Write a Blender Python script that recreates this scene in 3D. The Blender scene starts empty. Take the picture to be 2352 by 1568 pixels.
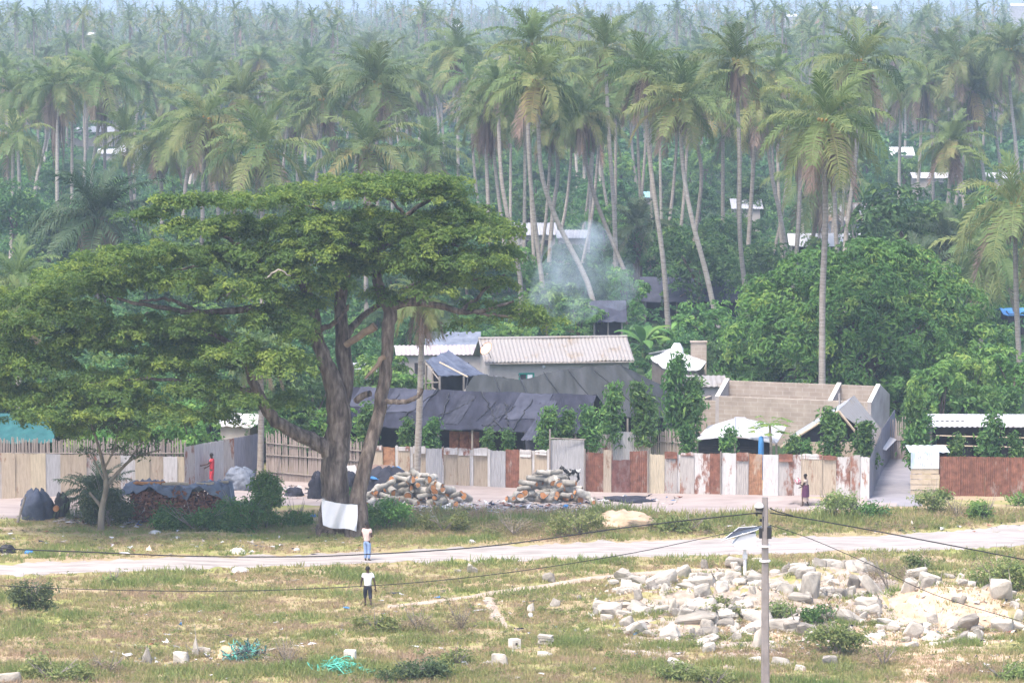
import bpy, bmesh, math, random
import numpy as np
from mathutils import Vector, Matrix, noise as mnoise

# ------------------------------------------------------------------ camera, sky, sun, exposure
C = bpy.context.scene.collection
SC = bpy.context.scene
F = 8000.0; CX, CY = 1176.0, 784.0; HC = 24.5; YH = 15.0       # focal length in photo pixels, centre, eye height, horizon row
PITCH = math.atan((CY - YH) / F)
cam = bpy.data.objects.new('camera', bpy.data.cameras.new('camera')); C.objects.link(cam)
cam.location = (0, 0, HC); cam.rotation_euler = (math.pi / 2 - PITCH, 0, 0)
cam.data.sensor_width = 36; cam.data.lens = 36 * F / 2352; cam.data.clip_start = 1; cam.data.clip_end = 20000
SC.camera = cam
SUN_EL, SUN_DIR = math.radians(64), Vector((-0.42, -0.55, 0))
SUN_ROT = math.atan2(SUN_DIR.x, SUN_DIR.y)
W = bpy.data.worlds.new('World'); SC.world = W; W.use_nodes = True
nt = W.node_tree; bg = nt.nodes['Background']; bg.inputs['Strength'].default_value = 0.142
sky = nt.nodes.new('ShaderNodeTexSky'); sky.sky_type = 'NISHITA'; sky.sun_disc = False
sky.sun_elevation = SUN_EL; sky.sun_rotation = SUN_ROT; sky.dust_density = 4.0; sky.air_density = 1.0; sky.ozone_density = 1.0
nt.links.new(sky.outputs[0], bg.inputs[0])
sl = bpy.data.lights.new('sun', 'SUN'); sl.energy = 1.3; sl.angle = math.radians(16); sl.color = (1.0, 0.91, 0.77)
sun = bpy.data.objects.new('sun', sl); C.objects.link(sun); sun.location = (0, 0, 200)
sd = SUN_DIR.normalized() * math.cos(SUN_EL) + Vector((0, 0, math.sin(SUN_EL)))
sun.rotation_euler = sd.to_track_quat('Z', 'Y').to_euler()
SC.view_settings.view_transform = 'Standard'; SC.view_settings.look = 'None'; SC.view_settings.gamma = 1
SC.view_settings.exposure = 1.6
SC.render.engine = 'CYCLES'
cy = SC.cycles; cy.use_denoising = True; cy.max_bounces = 5; cy.diffuse_bounces = 3; cy.glossy_bounces = 1
cy.transmission_bounces = 2; cy.volume_bounces = 1; cy.transparent_max_bounces = 6; cy.caustics_reflective = False; cy.caustics_refractive = False
cy.volume_step_rate = 4; cy.volume_max_steps = 64; cy.sample_clamp_indirect = 6

HAZE = 0.00033
# ------------------------------------------------------------------ helpers
rng = np.random.default_rng(7); random.seed(7)
cp, sp = math.cos(PITCH), math.sin(PITCH)
def ray(px, py):
    a, b = px - CX, CY - py
    return np.array([a, F * cp + b * sp, -F * sp + b * cp])
def at(px, py, D):                       # point of the ray through a photo pixel at distance D (y = D)
    r = ray(px, py); return np.array([0, 0, HC]) + r * (D / r[1])
def gnd(px, py, z=0.0):                  # where the ray meets level z
    r = ray(px, py); return np.array([0, 0, HC]) + r * ((z - HC) / r[2])
def DG(py): return gnd(CX, py)[1]        # ground distance of a photo row
def proj(x, y, z):
    z = z - HC; zc = y * cp - z * sp; u = y * sp + z * cp
    return CX + F * x / zc, CY - F * u / zc
def V(*a): return Vector(a)
MOUNDS = []                               # (x, y, rx, ry, h)
def sstep(a, b, x):
    t = np.clip((np.asarray(x, float) - a) / (b - a), 0, 1); return t * t * (3 - 2 * t)
def gz(x, y):
    x = np.asarray(x, float); y = np.asarray(y, float)
    near = 1 - sstep(175, 182, y)
    z = near * (0.05 * np.sin(x * .7 + 1.3 * np.sin(y * .31)) + 0.05 * np.sin(y * .9 + x * .23))
    for mx, my, rx, ry, h in MOUNDS:
        z = z + h * np.exp(-((x - mx) / rx) ** 2 - ((y - my) / ry) ** 2)
    return z + 4.5 * sstep(900, 2000, y)
for px, py, rx, ry, h in ((1700, 1400, 3.2, 1.8, 1.0), (1600, 1440, 3.4, 1.3, .6), (1900, 1345, 2.6, 1.6, .85), (2150, 1405, 3.2, 2.0, 1.1), (1500, 1390, 2.0, 1.4, .5),
                          (2260, 1420, 2.5, 1.6, .45), (535, 1500, .9, .5, .3), (1425, 1200, 1.4, .8, .55), (1870, 1150, 1.4, .8, .25), (500, 1230, 2.0, .8, .15)):
    g = gnd(px, py); MOUNDS.append((g[0], g[1], rx, ry, h))
def gp(px, py):                           # ground point under a pixel, on the real terrain
    g = gnd(px, py); z = float(gz(g[0], g[1])); g = gnd(px, py, z); g[2] = float(gz(g[0], g[1])); return g

def T(o, label=None, cat=None, group=None, kind=None):
    if label: o['label'] = label
    if cat: o['category'] = cat
    if group: o['group'] = group
    if kind: o['kind'] = kind
    return o
def empty(name, loc, label=None, cat=None, group=None, rz=0.0):
    o = bpy.data.objects.new(name, None); C.objects.link(o); o.location = tuple(float(v) for v in loc); o.rotation_euler = (0, 0, rz)
    o.empty_display_size = .3
    return T(o, label, cat, group)
def link(name, me, parent=None, loc=(0, 0, 0), rot=(0, 0, 0), scale=(1, 1, 1)):
    o = bpy.data.objects.new(name, me); C.objects.link(o); o.parent = parent
    o.location = tuple(float(v) for v in loc); o.rotation_euler = rot; o.scale = scale
    return o
class MB:
    def __init__(s): s.v = []; s.f = []; s.n = 0
    def add(s, verts, faces, tint=.5, mi=0):
        verts = np.asarray(verts, float).reshape(-1, 3)
        for fc in faces: s.f.append((np.array([[i + s.n for i in fc]]), np.array([tint]), mi))
        s.v.append(verts); s.n += len(verts)
    def quads(s, P, tint=.5, mi=0):       # P: (n,k,3) separate faces
        P = np.asarray(P, float); n, k = P.shape[:2]
        if n == 0: return
        s.f.append((np.arange(n * k).reshape(n, k) + s.n, np.broadcast_to(np.asarray(tint, float), (n,)).copy(), mi))
        s.v.append(P.reshape(-1, 3)); s.n += n * k
    def grid(s, P, tint=.5, mi=0, closed=False):   # P: (a,b,3)
        a, b = P.shape[:2]; idx = np.arange(a * b).reshape(a, b)
        if closed: idx = np.concatenate([idx, idx[:, :1]], 1)
        q = np.stack([idx[:-1, :-1], idx[:-1, 1:], idx[1:, 1:], idx[1:, :-1]], -1).reshape(-1, 4) + s.n
        s.f.append((q, np.full(len(q), tint), mi)); s.v.append(P.reshape(-1, 3)); s.n += a * b
    def box(s, c, size, rz=0.0, tint=.5, mi=0, tilt=(0, 0)):
        h = np.array(size) / 2
        p = np.array([[x, y, z] for x in (-1, 1) for y in (-1, 1) for z in (-1, 1)]) * h
        R = np.array(Matrix.Rotation(rz, 3, 'Z') @ Matrix.Rotation(tilt[0], 3, 'X') @ Matrix.Rotation(tilt[1], 3, 'Y'))
        s.add(p @ R.T + np.array(c), [(0, 1, 3, 2), (4, 6, 7, 5), (0, 4, 5, 1), (2, 3, 7, 6), (0, 2, 6, 4), (1, 5, 7, 3)], tint, mi)
    def tube(s, pts, rad, seg=8, tint=.5, mi=0, cap=True, wob=0.0):
        pts = np.asarray(pts, float); n = len(pts); rad = np.broadcast_to(np.asarray(rad, float), (n,))
        t = np.gradient(pts, axis=0); t /= np.linalg.norm(t, axis=1)[:, None] + 1e-9
        up = np.array([0, 0, 1.0]) if abs(t[0][2]) < .9 else np.array([0, 1.0, 0])
        ang = np.linspace(0, 2 * np.pi, seg, endpoint=False); rings = []
        for i in range(n):
            a = np.cross(t[i], up); a /= np.linalg.norm(a) + 1e-9; b = np.cross(t[i], a); up = np.cross(a, t[i]) if False else up
            r = rad[i] * (1 + (wob * rng.uniform(-1, 1, seg) if wob else 0))
            rings.append(pts[i] + np.outer(np.cos(ang) * r, a) + np.outer(np.sin(ang) * r, b))
        base = s.n; s.grid(np.array(rings), tint, mi, closed=True)
        if cap:
            s.f.append((np.arange(base, base + seg)[None, :], np.array([tint]), mi))
            s.f.append((np.arange(base + (n - 1) * seg, base + n * seg)[None, ::-1], np.array([tint]), mi))
    def mesh(s, name, mats, origin=(0, 0, 0), smooth=False):
        me = bpy.data.meshes.new(name)
        v = np.concatenate(s.v) - np.array(origin, float)
        loops = np.concatenate([q.ravel() for q, _, _ in s.f]); tot = np.concatenate([np.full(len(q), q.shape[1]) for q, _, _ in s.f])
        me.vertices.add(len(v)); me.vertices.foreach_set('co', v.ravel())
        me.loops.add(len(loops)); me.loops.foreach_set('vertex_index', loops.astype(np.int32))
        me.polygons.add(len(tot)); me.polygons.foreach_set('loop_start', np.concatenate([[0], np.cumsum(tot)[:-1]]).astype(np.int32))
        me.polygons.foreach_set('loop_total', tot.astype(np.int32))
        me.polygons.foreach_set('material_index', np.concatenate([np.full(len(q), m) for q, _, m in s.f]).astype(np.int32))
        me.polygons.foreach_set('use_smooth', np.full(len(tot), smooth))
        a = me.attributes.new('tint', 'FLOAT', 'FACE'); a.data.foreach_set('value', np.concatenate([t for _, t, _ in s.f]).astype(np.float32))
        for m in (mats if isinstance(mats, (list, tuple)) else [mats]): me.materials.append(m)
        me.update(calc_edges=True); me.validate()
        return me
    def build(s, name, mats, parent=None, origin=None, smooth=False):
        if origin is None: origin = parent.location if parent else (0, 0, 0)
        me = s.mesh(name, mats, origin, smooth)
        return link(name, me, parent, (0, 0, 0) if parent else origin)

def spline(pts, n):
    pts = np.asarray(pts, float); k = len(pts); t = np.linspace(0, k - 1, n); out = []
    for u in t:
        i = min(int(u), k - 2); f = u - i
        p0, p1, p2, p3 = pts[max(i - 1, 0)], pts[i], pts[i + 1], pts[min(i + 2, k - 1)]
        out.append(.5 * ((2 * p1) + (-p0 + p2) * f + (2 * p0 - 5 * p1 + 4 * p2 - p3) * f * f + (-p0 + 3 * p1 - 3 * p2 + p3) * f ** 3))
    return np.array(out)

# ------------------------------------------------------------------ materials
def nodes(name):
    m = bpy.data.materials.new(name); m.use_nodes = True; n = m.node_tree
    return m, n, n.nodes['Principled BSDF'], n.links.new
def ramp(n, stops):
    r = n.nodes.new('ShaderNodeValToRGB'); e = r.color_ramp.elements
    while len(e) < len(stops): e.new(.5)
    for k, (p, c) in enumerate(stops): e[k].position = p; e[k].color = (*c, 1)
    return r
def nz(n, L, scale, detail=4, rough=.6, coord='Object', rnd=True, stretch=None):
    tc = n.nodes.new('ShaderNodeTexCoord'); out = tc.outputs[coord]
    if rnd:
        oi = n.nodes.new('ShaderNodeObjectInfo'); ad = n.nodes.new('ShaderNodeVectorMath'); ad.operation = 'MULTIPLY_ADD'
        cb = n.nodes.new('ShaderNodeCombineXYZ')
        for k in range(3): L(oi.outputs['Random'], cb.inputs[k])
        L(cb.outputs[0], ad.inputs[0]); ad.inputs[1].default_value = (57, 31, 83); L(out, ad.inputs[2]); out = ad.outputs[0]
    if stretch:
        mp = n.nodes.new('ShaderNodeMapping'); mp.inputs['Scale'].default_value = stretch; L(out, mp.inputs[0]); out = mp.outputs[0]
    t = n.nodes.new('ShaderNodeTexNoise'); t.inputs['Scale'].default_value = scale; t.inputs['Detail'].default_value = detail; t.inputs['Roughness'].default_value = rough
    L(out, t.inputs['Vector']); return t.outputs[0]
def mix(n, L, fac, a, b, mode='MIX'):
    m = n.nodes.new('ShaderNodeMix'); m.data_type = 'RGBA'; m.blend_type = mode
    for s, v in ((0, fac), (6, a), (7, b)):
        if hasattr(v, 'is_output') or hasattr(v, 'links'): L(v, m.inputs[s])
        else: m.inputs[s].default_value = v if s == 0 else (*v, 1)
    return m.outputs[2]
def bump(n, L, h, b, strength=.4, dist=.03):
    x = n.nodes.new('ShaderNodeBump'); x.inputs['Strength'].default_value = strength; x.inputs['Distance'].default_value = dist
    L(h, x.inputs['Height']); L(x.outputs[0], b.inputs['Normal'])
def mat(name, stops, scale=2.0, rough=.85, bmp=.3, stretch=None, detail=5, rnd=True, objvar=0.0, spec=.25):
    m, n, b, L = nodes(name)
    t = nz(n, L, scale, detail, stretch=stretch, rnd=rnd)
    if not isinstance(stops[0][0], (int, float)) or len(stops[0]) == 3:
        k = len(stops); stops = [(.3 + .4 * i / max(1, k - 1), c) for i, c in enumerate(stops)]
    c = ramp(n, stops); L(t, c.inputs[0]); col = c.outputs[0]
    if objvar:
        oi = n.nodes.new('ShaderNodeObjectInfo'); hs = n.nodes.new('ShaderNodeHueSaturation'); mr = n.nodes.new('ShaderNodeMapRange')
        mr.inputs[3].default_value = 1 - objvar; mr.inputs[4].default_value = 1 + objvar; L(oi.outputs['Random'], mr.inputs[0]); L(mr.outputs[0], hs.inputs['Value']); L(col, hs.inputs['Color']); col = hs.outputs[0]
    L(col, b.inputs['Base Color']); b.inputs['Roughness'].default_value = rough; b.inputs['Specular IOR Level'].default_value = spec
    if bmp: bump(n, L, nz(n, L, scale * 6, 4, stretch=stretch, rnd=rnd), b, bmp)
    return m
def leafmat(name, stops, trans=.35, var=.25, hue=.02, rough=.55):
    m, n, b, L = nodes(name)
    a = n.nodes.new('ShaderNodeAttribute'); a.attribute_name = 'tint'
    c = ramp(n, stops); L(a.outputs['Fac'], c.inputs[0]); oi = n.nodes.new('ShaderNodeObjectInfo')
    hs = n.nodes.new('ShaderNodeHueSaturation'); L(c.outputs[0], hs.inputs['Color'])
    for inp, lo, hi in (('Value', 1 - var, 1 + var), ('Hue', .5 - hue, .5 + hue)):
        mr = n.nodes.new('ShaderNodeMapRange'); mr.inputs[3].default_value = lo; mr.inputs[4].default_value = hi
        if inp == 'Hue':
            ml = n.nodes.new('ShaderNodeMath'); ml.operation = 'FRACT'; m2 = n.nodes.new('ShaderNodeMath'); m2.operation = 'MULTIPLY'; m2.inputs[1].default_value = 17.3
            L(oi.outputs['Random'], m2.inputs[0]); L(m2.outputs[0], ml.inputs[0]); L(ml.outputs[0], mr.inputs[0])
        else: L(oi.outputs['Random'], mr.inputs[0])
        L(mr.outputs[0], hs.inputs[inp])
    L(hs.outputs[0], b.inputs['Base Color']); b.inputs['Roughness'].default_value = rough; b.inputs['Specular IOR Level'].default_value = .3
    tr = n.nodes.new('ShaderNodeBsdfTranslucent'); L(hs.outputs[0], tr.inputs[0]); mx = n.nodes.new('ShaderNodeMixShader'); mx.inputs[0].default_value = trans
    L(b.outputs[0], mx.inputs[1]); L(tr.outputs[0], mx.inputs[2]); L(mx.outputs[0], n.nodes['Material Output'].inputs[0])
    return m
M = {}
M['leaf_rain'] = leafmat('rain_tree_leaf', [(0, (.08, .145, .038)), (.4, (.125, .215, .05)), (.7, (.21, .30, .06)), (1, (.31, .39, .08))], trans=.5, var=.05, hue=.0)
M['leaf_dark'] = leafmat('broad_leaf', [(0, (.05, .115, .045)), (.6, (.085, .18, .055)), (1, (.17, .28, .075))])
M['leaf_light'] = leafmat('fresh_leaf', [(0, (.08, .18, .05)), (.6, (.14, .28, .065)), (1, (.26, .38, .09))])
M['palm'] = leafmat('palm_leaf', [(0, (.08, .145, .05)), (.4, (.14, .205, .07)), (.7, (.235, .255, .095)), (.88, (.36, .28, .11)), (1, (.3, .21, .14))], trans=.42, var=.2, hue=.015)
M['dead'] = leafmat('dead_frond', [(0, (.13, .09, .07)), (1, (.3, .22, .17))], trans=.15)
M['bush'] = leafmat('bush_leaf', [(0, (.09, .2, .05)), (.6, (.16, .29, .07)), (1, (.28, .37, .1))])
M['weed'] = leafmat('weed_leaf', [(0, (.16, .22, .07)), (.6, (.25, .29, .10)), (1, (.36, .35, .16))])
M['dryweed'] = leafmat('dry_weed', [(0, (.25, .2, .13)), (.6, (.34, .275, .18)), (1, (.42, .34, .22))])
M['grass'] = leafmat('grass_blade', [(0, (.2, .27, .08)), (.4, (.3, .31, .115)), (.7, (.39, .325, .17)), (1, (.43, .31, .22))], var=.0, hue=.0)
M['barkpalm'] = mat('palm_bark', [(.25, (.19, .165, .145)), (.5, (.31, .275, .245)), (.75, (.42, .385, .35))], 2.2, stretch=(1, 1, 5), bmp=.6, objvar=.2)
M['bark'] = mat('tree_bark', [(.32, (.045, .033, .027)), (.5, (.14, .108, .088)), (.68, (.28, .23, .195))], 2.8, stretch=(1.6, 1.6, .35), bmp=1.0)
M['bark_pale'] = mat('pale_bark', [(.3, (.16, .13, .1)), (.7, (.3, .26, .2))], 3, stretch=(1, 1, .4))
M['brokenwood'] = mat('broken_wood', [(.3, (.17, .12, .085)), (.7, (.3, .22, .15))], 3)
M['logbark'] = mat('log_bark', [(.3, (.2, .19, .17)), (.5, (.34, .32, .29)), (.7, (.5, .47, .43))], 3.0, bmp=.7, objvar=.25)
M['logend'] = mat('cut_wood', [(.3, (.42, .17, .07)), (.7, (.6, .3, .14))], 6, objvar=.3)
M['redwood'] = mat('red_firewood', [(.3, (.12, .05, .035)), (.5, (.24, .10, .065)), (.7, (.34, .16, .10))], 5, bmp=.8)
M['blacktarp'] = mat('black_shade_net', [(.3, (.02, .021, .031)), (.5, (.03, .032, .048)), (.7, (.046, .049, .072))], 1.1, rough=.85, bmp=.7, stretch=(1.4, .5, 1), spec=.08)
M['bluetarp'] = mat('faded_blue_tarp', [(.3, (.05, .06, .095)), (.7, (.11, .13, .185))], 1.6, rough=.6, bmp=.6)
M['greytarp'] = mat('grey_tarp', [(.3, (.10, .12, .165)), (.7, (.2, .225, .28))], 1.4, rough=.6, bmp=.8)
M['brighttarp'] = mat('bright_blue_tarp', [(.3, (.04, .17, .42)), (.7, (.07, .25, .55))], 2, rough=.5)
M['greentarp'] = mat('teal_tarp', [(.3, (.018, .085, .092)), (.7, (.03, .13, .13))], 2, rough=.5)
M['whitecloth'] = mat('white_cloth', [(.3, (.74, .75, .8)), (.7, (.82, .82, .85))], 2, rough=.9, bmp=.1)
M['whitesheet'] = mat('white_sheeting', [(.3, (.5, .5, .53)), (.7, (.66, .66, .69))], 1.5, rough=.6, bmp=.2)
M['dark'] = mat('dark_interior', [(.3, (.02, .02, .026)), (.7, (.04, .04, .05))], 2, rough=.8)  # near-black; also stands in for the shade inside open sheds
M['plaster'] = mat('grey_plaster', [(.3, (.29, .255, .245)), (.5, (.37, .335, .325)), (.7, (.44, .405, .395))], .9, bmp=.2)
M['oldwood'] = mat('old_grey_wood', [(.3, (.16, .14, .13)), (.7, (.34, .3, .27))], 4, stretch=(1, 1, .2))
M['paleboard'] = mat('pale_wood', [(.3, (.4, .32, .24)), (.7, (.55, .46, .36))], 3)
M['reed'] = mat('dry_reed', [(.3, (.26, .21, .19)), (.5, (.38, .32, .29)), (.7, (.5, .43, .39))], 7, stretch=(3, 3, .12), bmp=.8)
M['greentrim'] = mat('green_paint', [(.3, (.02, .2, .16)), (.7, (.04, .28, .22))], 4)
M['conc'] = mat('rubble_concrete', [(.3, (.2, .182, .16)), (.46, (.36, .33, .29)), (.7, (.52, .475, .415))], 1.5, bmp=.9, objvar=.4)
M['sand'] = mat('pale_sand', [(.3, (.38, .27, .185)), (.5, (.47, .35, .25)), (.7, (.56, .445, .34))], 1.6, bmp=.8)
M['polec'] = mat('pole_concrete', [(.3, (.19, .17, .168)), (.7, (.28, .25, .25))], 2, bmp=.2)
M['metalw'] = mat('white_enamel', [(.3, (.68, .68, .72)), (.7, (.78, .78, .8))], 3, rough=.4, bmp=0)
M['blackp'] = mat('black_plastic', [(.3, (.02, .02, .024)), (.7, (.035, .035, .04))], 3, rough=.5, bmp=0)
M['solar'] = mat('solar_cell', [(.3, (.03, .03, .036)), (.7, (.05, .05, .058))], 8, rough=.25, bmp=0)
M['skin'] = mat('dark_skin', [(.3, (.05, .03, .022)), (.7, (.075, .045, .034))], 8, rough=.5, bmp=0)
M['hair'] = mat('black_hair', [(.3, (.012, .01, .01)), (.7, (.02, .018, .017))], 20, rough=.8)
def plain(name, c, rough=.85): return mat(name, [(.3, tuple(v * .85 for v in c)), (.7, tuple(min(.85, v * 1.1) for v in c))], 5, rough=rough, bmp=.15)
# block masonry: brick texture in the wall's own plane
def blockmat(name):
    m, n, b, L = nodes(name)
    tc = n.nodes.new('ShaderNodeTexCoord'); sx = n.nodes.new('ShaderNodeSeparateXYZ'); L(tc.outputs['Object'], sx.inputs[0])
    ad = n.nodes.new('ShaderNodeMath'); ad.operation = 'ADD'; L(sx.outputs[0], ad.inputs[0]); L(sx.outputs[1], ad.inputs[1])
    cb = n.nodes.new('ShaderNodeCombineXYZ'); L(ad.outputs[0], cb.inputs[0]); L(sx.outputs[2], cb.inputs[1])
    br = n.nodes.new('ShaderNodeTexBrick'); L(cb.outputs[0], br.inputs['Vector']); br.inputs['Scale'].default_value = 1
    br.inputs['Brick Width'].default_value = .46; br.inputs['Row Height'].default_value = .24; br.inputs['Mortar Size'].default_value = .018
    br.inputs['Color1'].default_value = (.37, .305, .255, 1); br.inputs['Color2'].default_value = (.425, .36, .305, 1); br.inputs['Mortar'].default_value = (.46, .40, .35, 1)
    t = nz(n, L, 1.2, 5); c = ramp(n, [(.3, (.7, .68, .66)), (.7, (1, 1, 1))]); L(t, c.inputs[0])
    L(mix(n, L, 1.0, br.outputs[0], c.outputs[0], 'MULTIPLY'), b.inputs['Base Color']); b.inputs['Roughness'].default_value = .95
    bump(n, L, br.outputs[1], b, -.4, .01); return m
M['block'] = blockmat('block_masonry')
# sheet metal: paint with rust patches of its own
def sheet(name, paint, rust=(.3, .12, .07), amount=.5, rough=.55, scale=1.2):
    m, n, b, L = nodes(name)
    t = nz(n, L, scale, 6, .7, stretch=(1.6, 1.6, .6)); c = ramp(n, [(amount - .04, (0, 0, 0)), (amount + .05, (1, 1, 1))]); L(t, c.inputs[0])
    t2 = nz(n, L, 5, 4, stretch=(3, 3, .35)); p = ramp(n, [(.3, tuple(v * .72 for v in paint)), (.65, paint)]); L(t2, p.inputs[0])
    r = ramp(n, [(.3, tuple(v * .55 for v in rust)), (.7, tuple(v * 1.25 for v in rust))]); L(nz(n, L, 4, 5), r.inputs[0])
    L(mix(n, L, c.outputs[0], p.outputs[0], r.outputs[0]), b.inputs['Base Color']); b.inputs['Roughness'].default_value = rough; b.inputs['Specular IOR Level'].default_value = .3
    return m
M['p_beige'] = sheet('beige_sheet', (.46, .385, .305), (.27, .16, .11), .62)
M['p_grey'] = sheet('grey_sheet', (.42, .42, .45), (.3, .2, .14), .68)
M['p_white'] = sheet('white_sheet_metal', (.60, .585, .59), (.3, .16, .11), .6)
M['p_whiterust'] = sheet('white_flaking_sheet', (.58, .56, .56), (.24, .115, .085), .52)
M['p_greyrust'] = sheet('grey_rusty_sheet', (.44, .41, .40), (.27, .13, .09), .56)
M['p_rust'] = sheet('rust_red_sheet', (.34, .26, .23), (.225, .10, .07), .38)
M['p_orange'] = sheet('rust_orange_sheet', (.45, .34, .26), (.36, .19, .11), .42)
M['p_dark'] = sheet('dark_rust_sheet', (.22, .14, .13), (.17, .075, .065), .45)
M['p_yellow'] = sheet('straw_sheet', (.53, .46, .35), (.36, .26, .16), .7)
M['roofold'] = sheet('weathered_roof_sheet', (.31, .29, .285), (.26, .215, .175), .57, scale=.6)
M['roofwhite'] = sheet('pale_roof_sheet', (.52, .52, .56), (.36, .3, .27), .64, scale=.6)
M['roofgrey'] = sheet('grey_roof_sheet', (.36, .37, .42), (.3, .24, .22), .66, scale=.7)
M['bluewhite'] = sheet('blue_white_sheet', (.5, .6, .72), (.72, .74, .78), .5)
# ground
def groundmat():
    m, n, b, L = nodes('ground'); ge = n.nodes.new('ShaderNodeNewGeometry'); P = ge.outputs['Position']
    def N(s, d=5, r=.6, st=(1, 1, 1)):
        mp = n.nodes.new('ShaderNodeMapping'); mp.inputs['Scale'].default_value = st; L(P, mp.inputs[0])
        t = n.nodes.new('ShaderNodeTexNoise'); t.inputs['Scale'].default_value = s; t.inputs['Detail'].default_value = d; t.inputs['Roughness'].default_value = r; L(mp.outputs[0], t.inputs['Vector']); return t.outputs[0]
    s = ramp(n, [(.3, (.31, .23, .165)), (.5, (.39, .295, .215)), (.7, (.46, .37, .285))]); L(N(1.5, 8, .7), s.inputs[0])
    d = ramp(n, [(.3, (.26, .205, .12)), (.7, (.39, .315, .19))]); L(N(4, 10, .85), d.inputs[0])
    g = ramp(n, [(.3, (.2, .22, .075)), (.7, (.33, .33, .12))]); L(N(4, 10, .85), g.inputs[0])
    k1 = ramp(n, [(.38, (0, 0, 0)), (.55, (1, 1, 1))]); L(N(.5, 9, .75, (.6, 1, 1)), k1.inputs[0])
    k2 = ramp(n, [(.46, (0, 0, 0)), (.58, (1, 1, 1))]); L(N(.3, 9, .75, (.6, 1.2, 1)), k2.inputs[0])
    c = mix(n, L, k2.outputs[0], mix(n, L, k1.outputs[0], s.outputs[0], d.outputs[0]), g.outputs[0])
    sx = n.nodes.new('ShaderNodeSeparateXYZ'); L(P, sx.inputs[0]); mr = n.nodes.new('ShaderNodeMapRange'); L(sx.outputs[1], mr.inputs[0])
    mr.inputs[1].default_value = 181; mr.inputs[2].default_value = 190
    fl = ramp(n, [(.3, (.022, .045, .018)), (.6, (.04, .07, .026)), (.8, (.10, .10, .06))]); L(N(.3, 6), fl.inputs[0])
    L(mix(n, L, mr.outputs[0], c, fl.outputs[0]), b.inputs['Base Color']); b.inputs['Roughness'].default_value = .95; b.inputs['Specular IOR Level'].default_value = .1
    bump(n, L, N(6, 6, .7), b, .6, .08); return m
M['ground'] = groundmat()
M['road'] = mat('pale_laterite_gravel', [(.3, (.23, .205, .195)), (.5, (.33, .30, .285)), (.7, (.41, .38, .365))], 1.4, bmp=.4, rnd=False, stretch=(.35, 1.6, 1))
M['track'] = mat('packed_sand', [(.3, (.24, .20, .195)), (.5, (.31, .265, .255)), (.7, (.37, .32, .305))], .8, bmp=.4, rnd=False, stretch=(.5, 1.3, 1))
M['alley'] = mat('grey_packed_earth', [(.3, (.2, .19, .215)), (.7, (.28, .27, .295))], .8, bmp=.3, rnd=False)
M['fpath'] = mat('footpath_sand', [(.3, (.34, .27, .215)), (.7, (.44, .36, .295))], 1.2, bmp=.4, rnd=False)

M['roofpurple'] = sheet('purplish_roof_sheet', (.42, .36, .38), (.62, .6, .62), .55, scale=.8)
M['roofstripe'] = sheet('rust_striped_roof_sheet', (.62, .58, .56), (.36, .24, .17), .5, scale=.5)
M['creamw'] = plain('cream_wall', (.55, .47, .38)); M['greyw'] = plain('grey_wall', (.3, .31, .36)); M['cyan'] = plain('cyan_roof', (.35, .6, .65))
M['sand_o'] = mat('orange_sand', [(.3, (.46, .3, .18)), (.7, (.6, .42, .28))], 1.5); M['tealdark'] = mat('teal_and_dark_rags', [(.42, (.05, .06, .07)), (.5, (.14, .2, .18)), (.58, (.1, .4, .33))], 3)
M['whiteblock'] = plain('white_cast_block', (.66, .62, .56)); M['sacking'] = plain('brown_sacking', (.2, .14, .12))
M['soil'] = mat('rubble_soil', [(.3, (.25, .205, .165)), (.5, (.34, .285, .235)), (.7, (.44, .38, .32))], 2.2, bmp=.9)
# ------------------------------------------------------------------ ground, road, tracks
def make_ground():
    ys = np.concatenate([np.arange(50, 110, 6), np.arange(110, 184, .6), np.arange(184, 270, 3), 270 * (6000 / 270) ** np.linspace(0, 1, 70)])
    t = np.linspace(-1, 1, 261); Y, TT = np.meshgrid(ys, t, indexing='ij'); X = TT * (34 + .25 * Y)
    mb = MB(); mb.grid(np.stack([X, Y, gz(X, Y)], -1)[:, ::-1]); T(mb.build('ground', M['ground'], smooth=True), kind='structure')
make_ground()
def poly_at(pts, x):
    pts = np.array(pts, float); return np.interp(x, pts[:, 0], pts[:, 1])
ROAD_T = [(-300, 1301), (0, 1294), (342, 1283), (560, 1277), (804, 1271), (1117, 1254), (1459, 1243), (1753, 1236), (2061, 1229), (2200, 1217), (2352, 1203), (2700, 1190)]
ROAD_B = [(-300, 1336), (0, 1323), (342, 1310), (560, 1303), (804, 1296), (1117, 1287), (1459, 1279), (1753, 1272), (2061, 1264), (2200, 1262), (2352, 1254), (2700, 1245)]
def strip(name, top, bot, mm, x0, x1, n, lift, jit=1.2, rows=8, seed=0):
    r = np.random.default_rng(seed); xs = np.linspace(x0, x1, n)
    jt = np.convolve(r.normal(0, jit, n + 4), np.ones(5) / 5, 'valid') * 2; jb = np.convolve(r.normal(0, jit, n + 4), np.ones(5) / 5, 'valid') * 2
    P = np.zeros((n, rows, 3))
    for i, x in enumerate(xs):
        a, b = poly_at(top, x) + jt[i], poly_at(bot, x) + jb[i]
        for j in range(rows):
            g = gp(x, a + (b - a) * j / (rows - 1)); g[2] += lift * (1 if 0 < j < rows - 1 else .2); P[i, j] = g
    mb = MB(); mb.grid(P[:, ::-1]); return T(mb.build(name, mm, smooth=True), kind='structure')
strip('road', ROAD_T, ROAD_B, M['road'], -300, 2700, 420, .05, 2.4)
TR_T = [(-300, 1147), (0, 1140), (400, 1118), (640, 1088), (820, 1098), (1342, 1112), (1600, 1120), (1900, 1122), (2060, 1120)]
TR_B = [(-300, 1200), (0, 1190), (330, 1185), (700, 1160), (900, 1170), (1100, 1172), (1400, 1172), (1600, 1180), (1900, 1172), (2060, 1165)]
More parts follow.
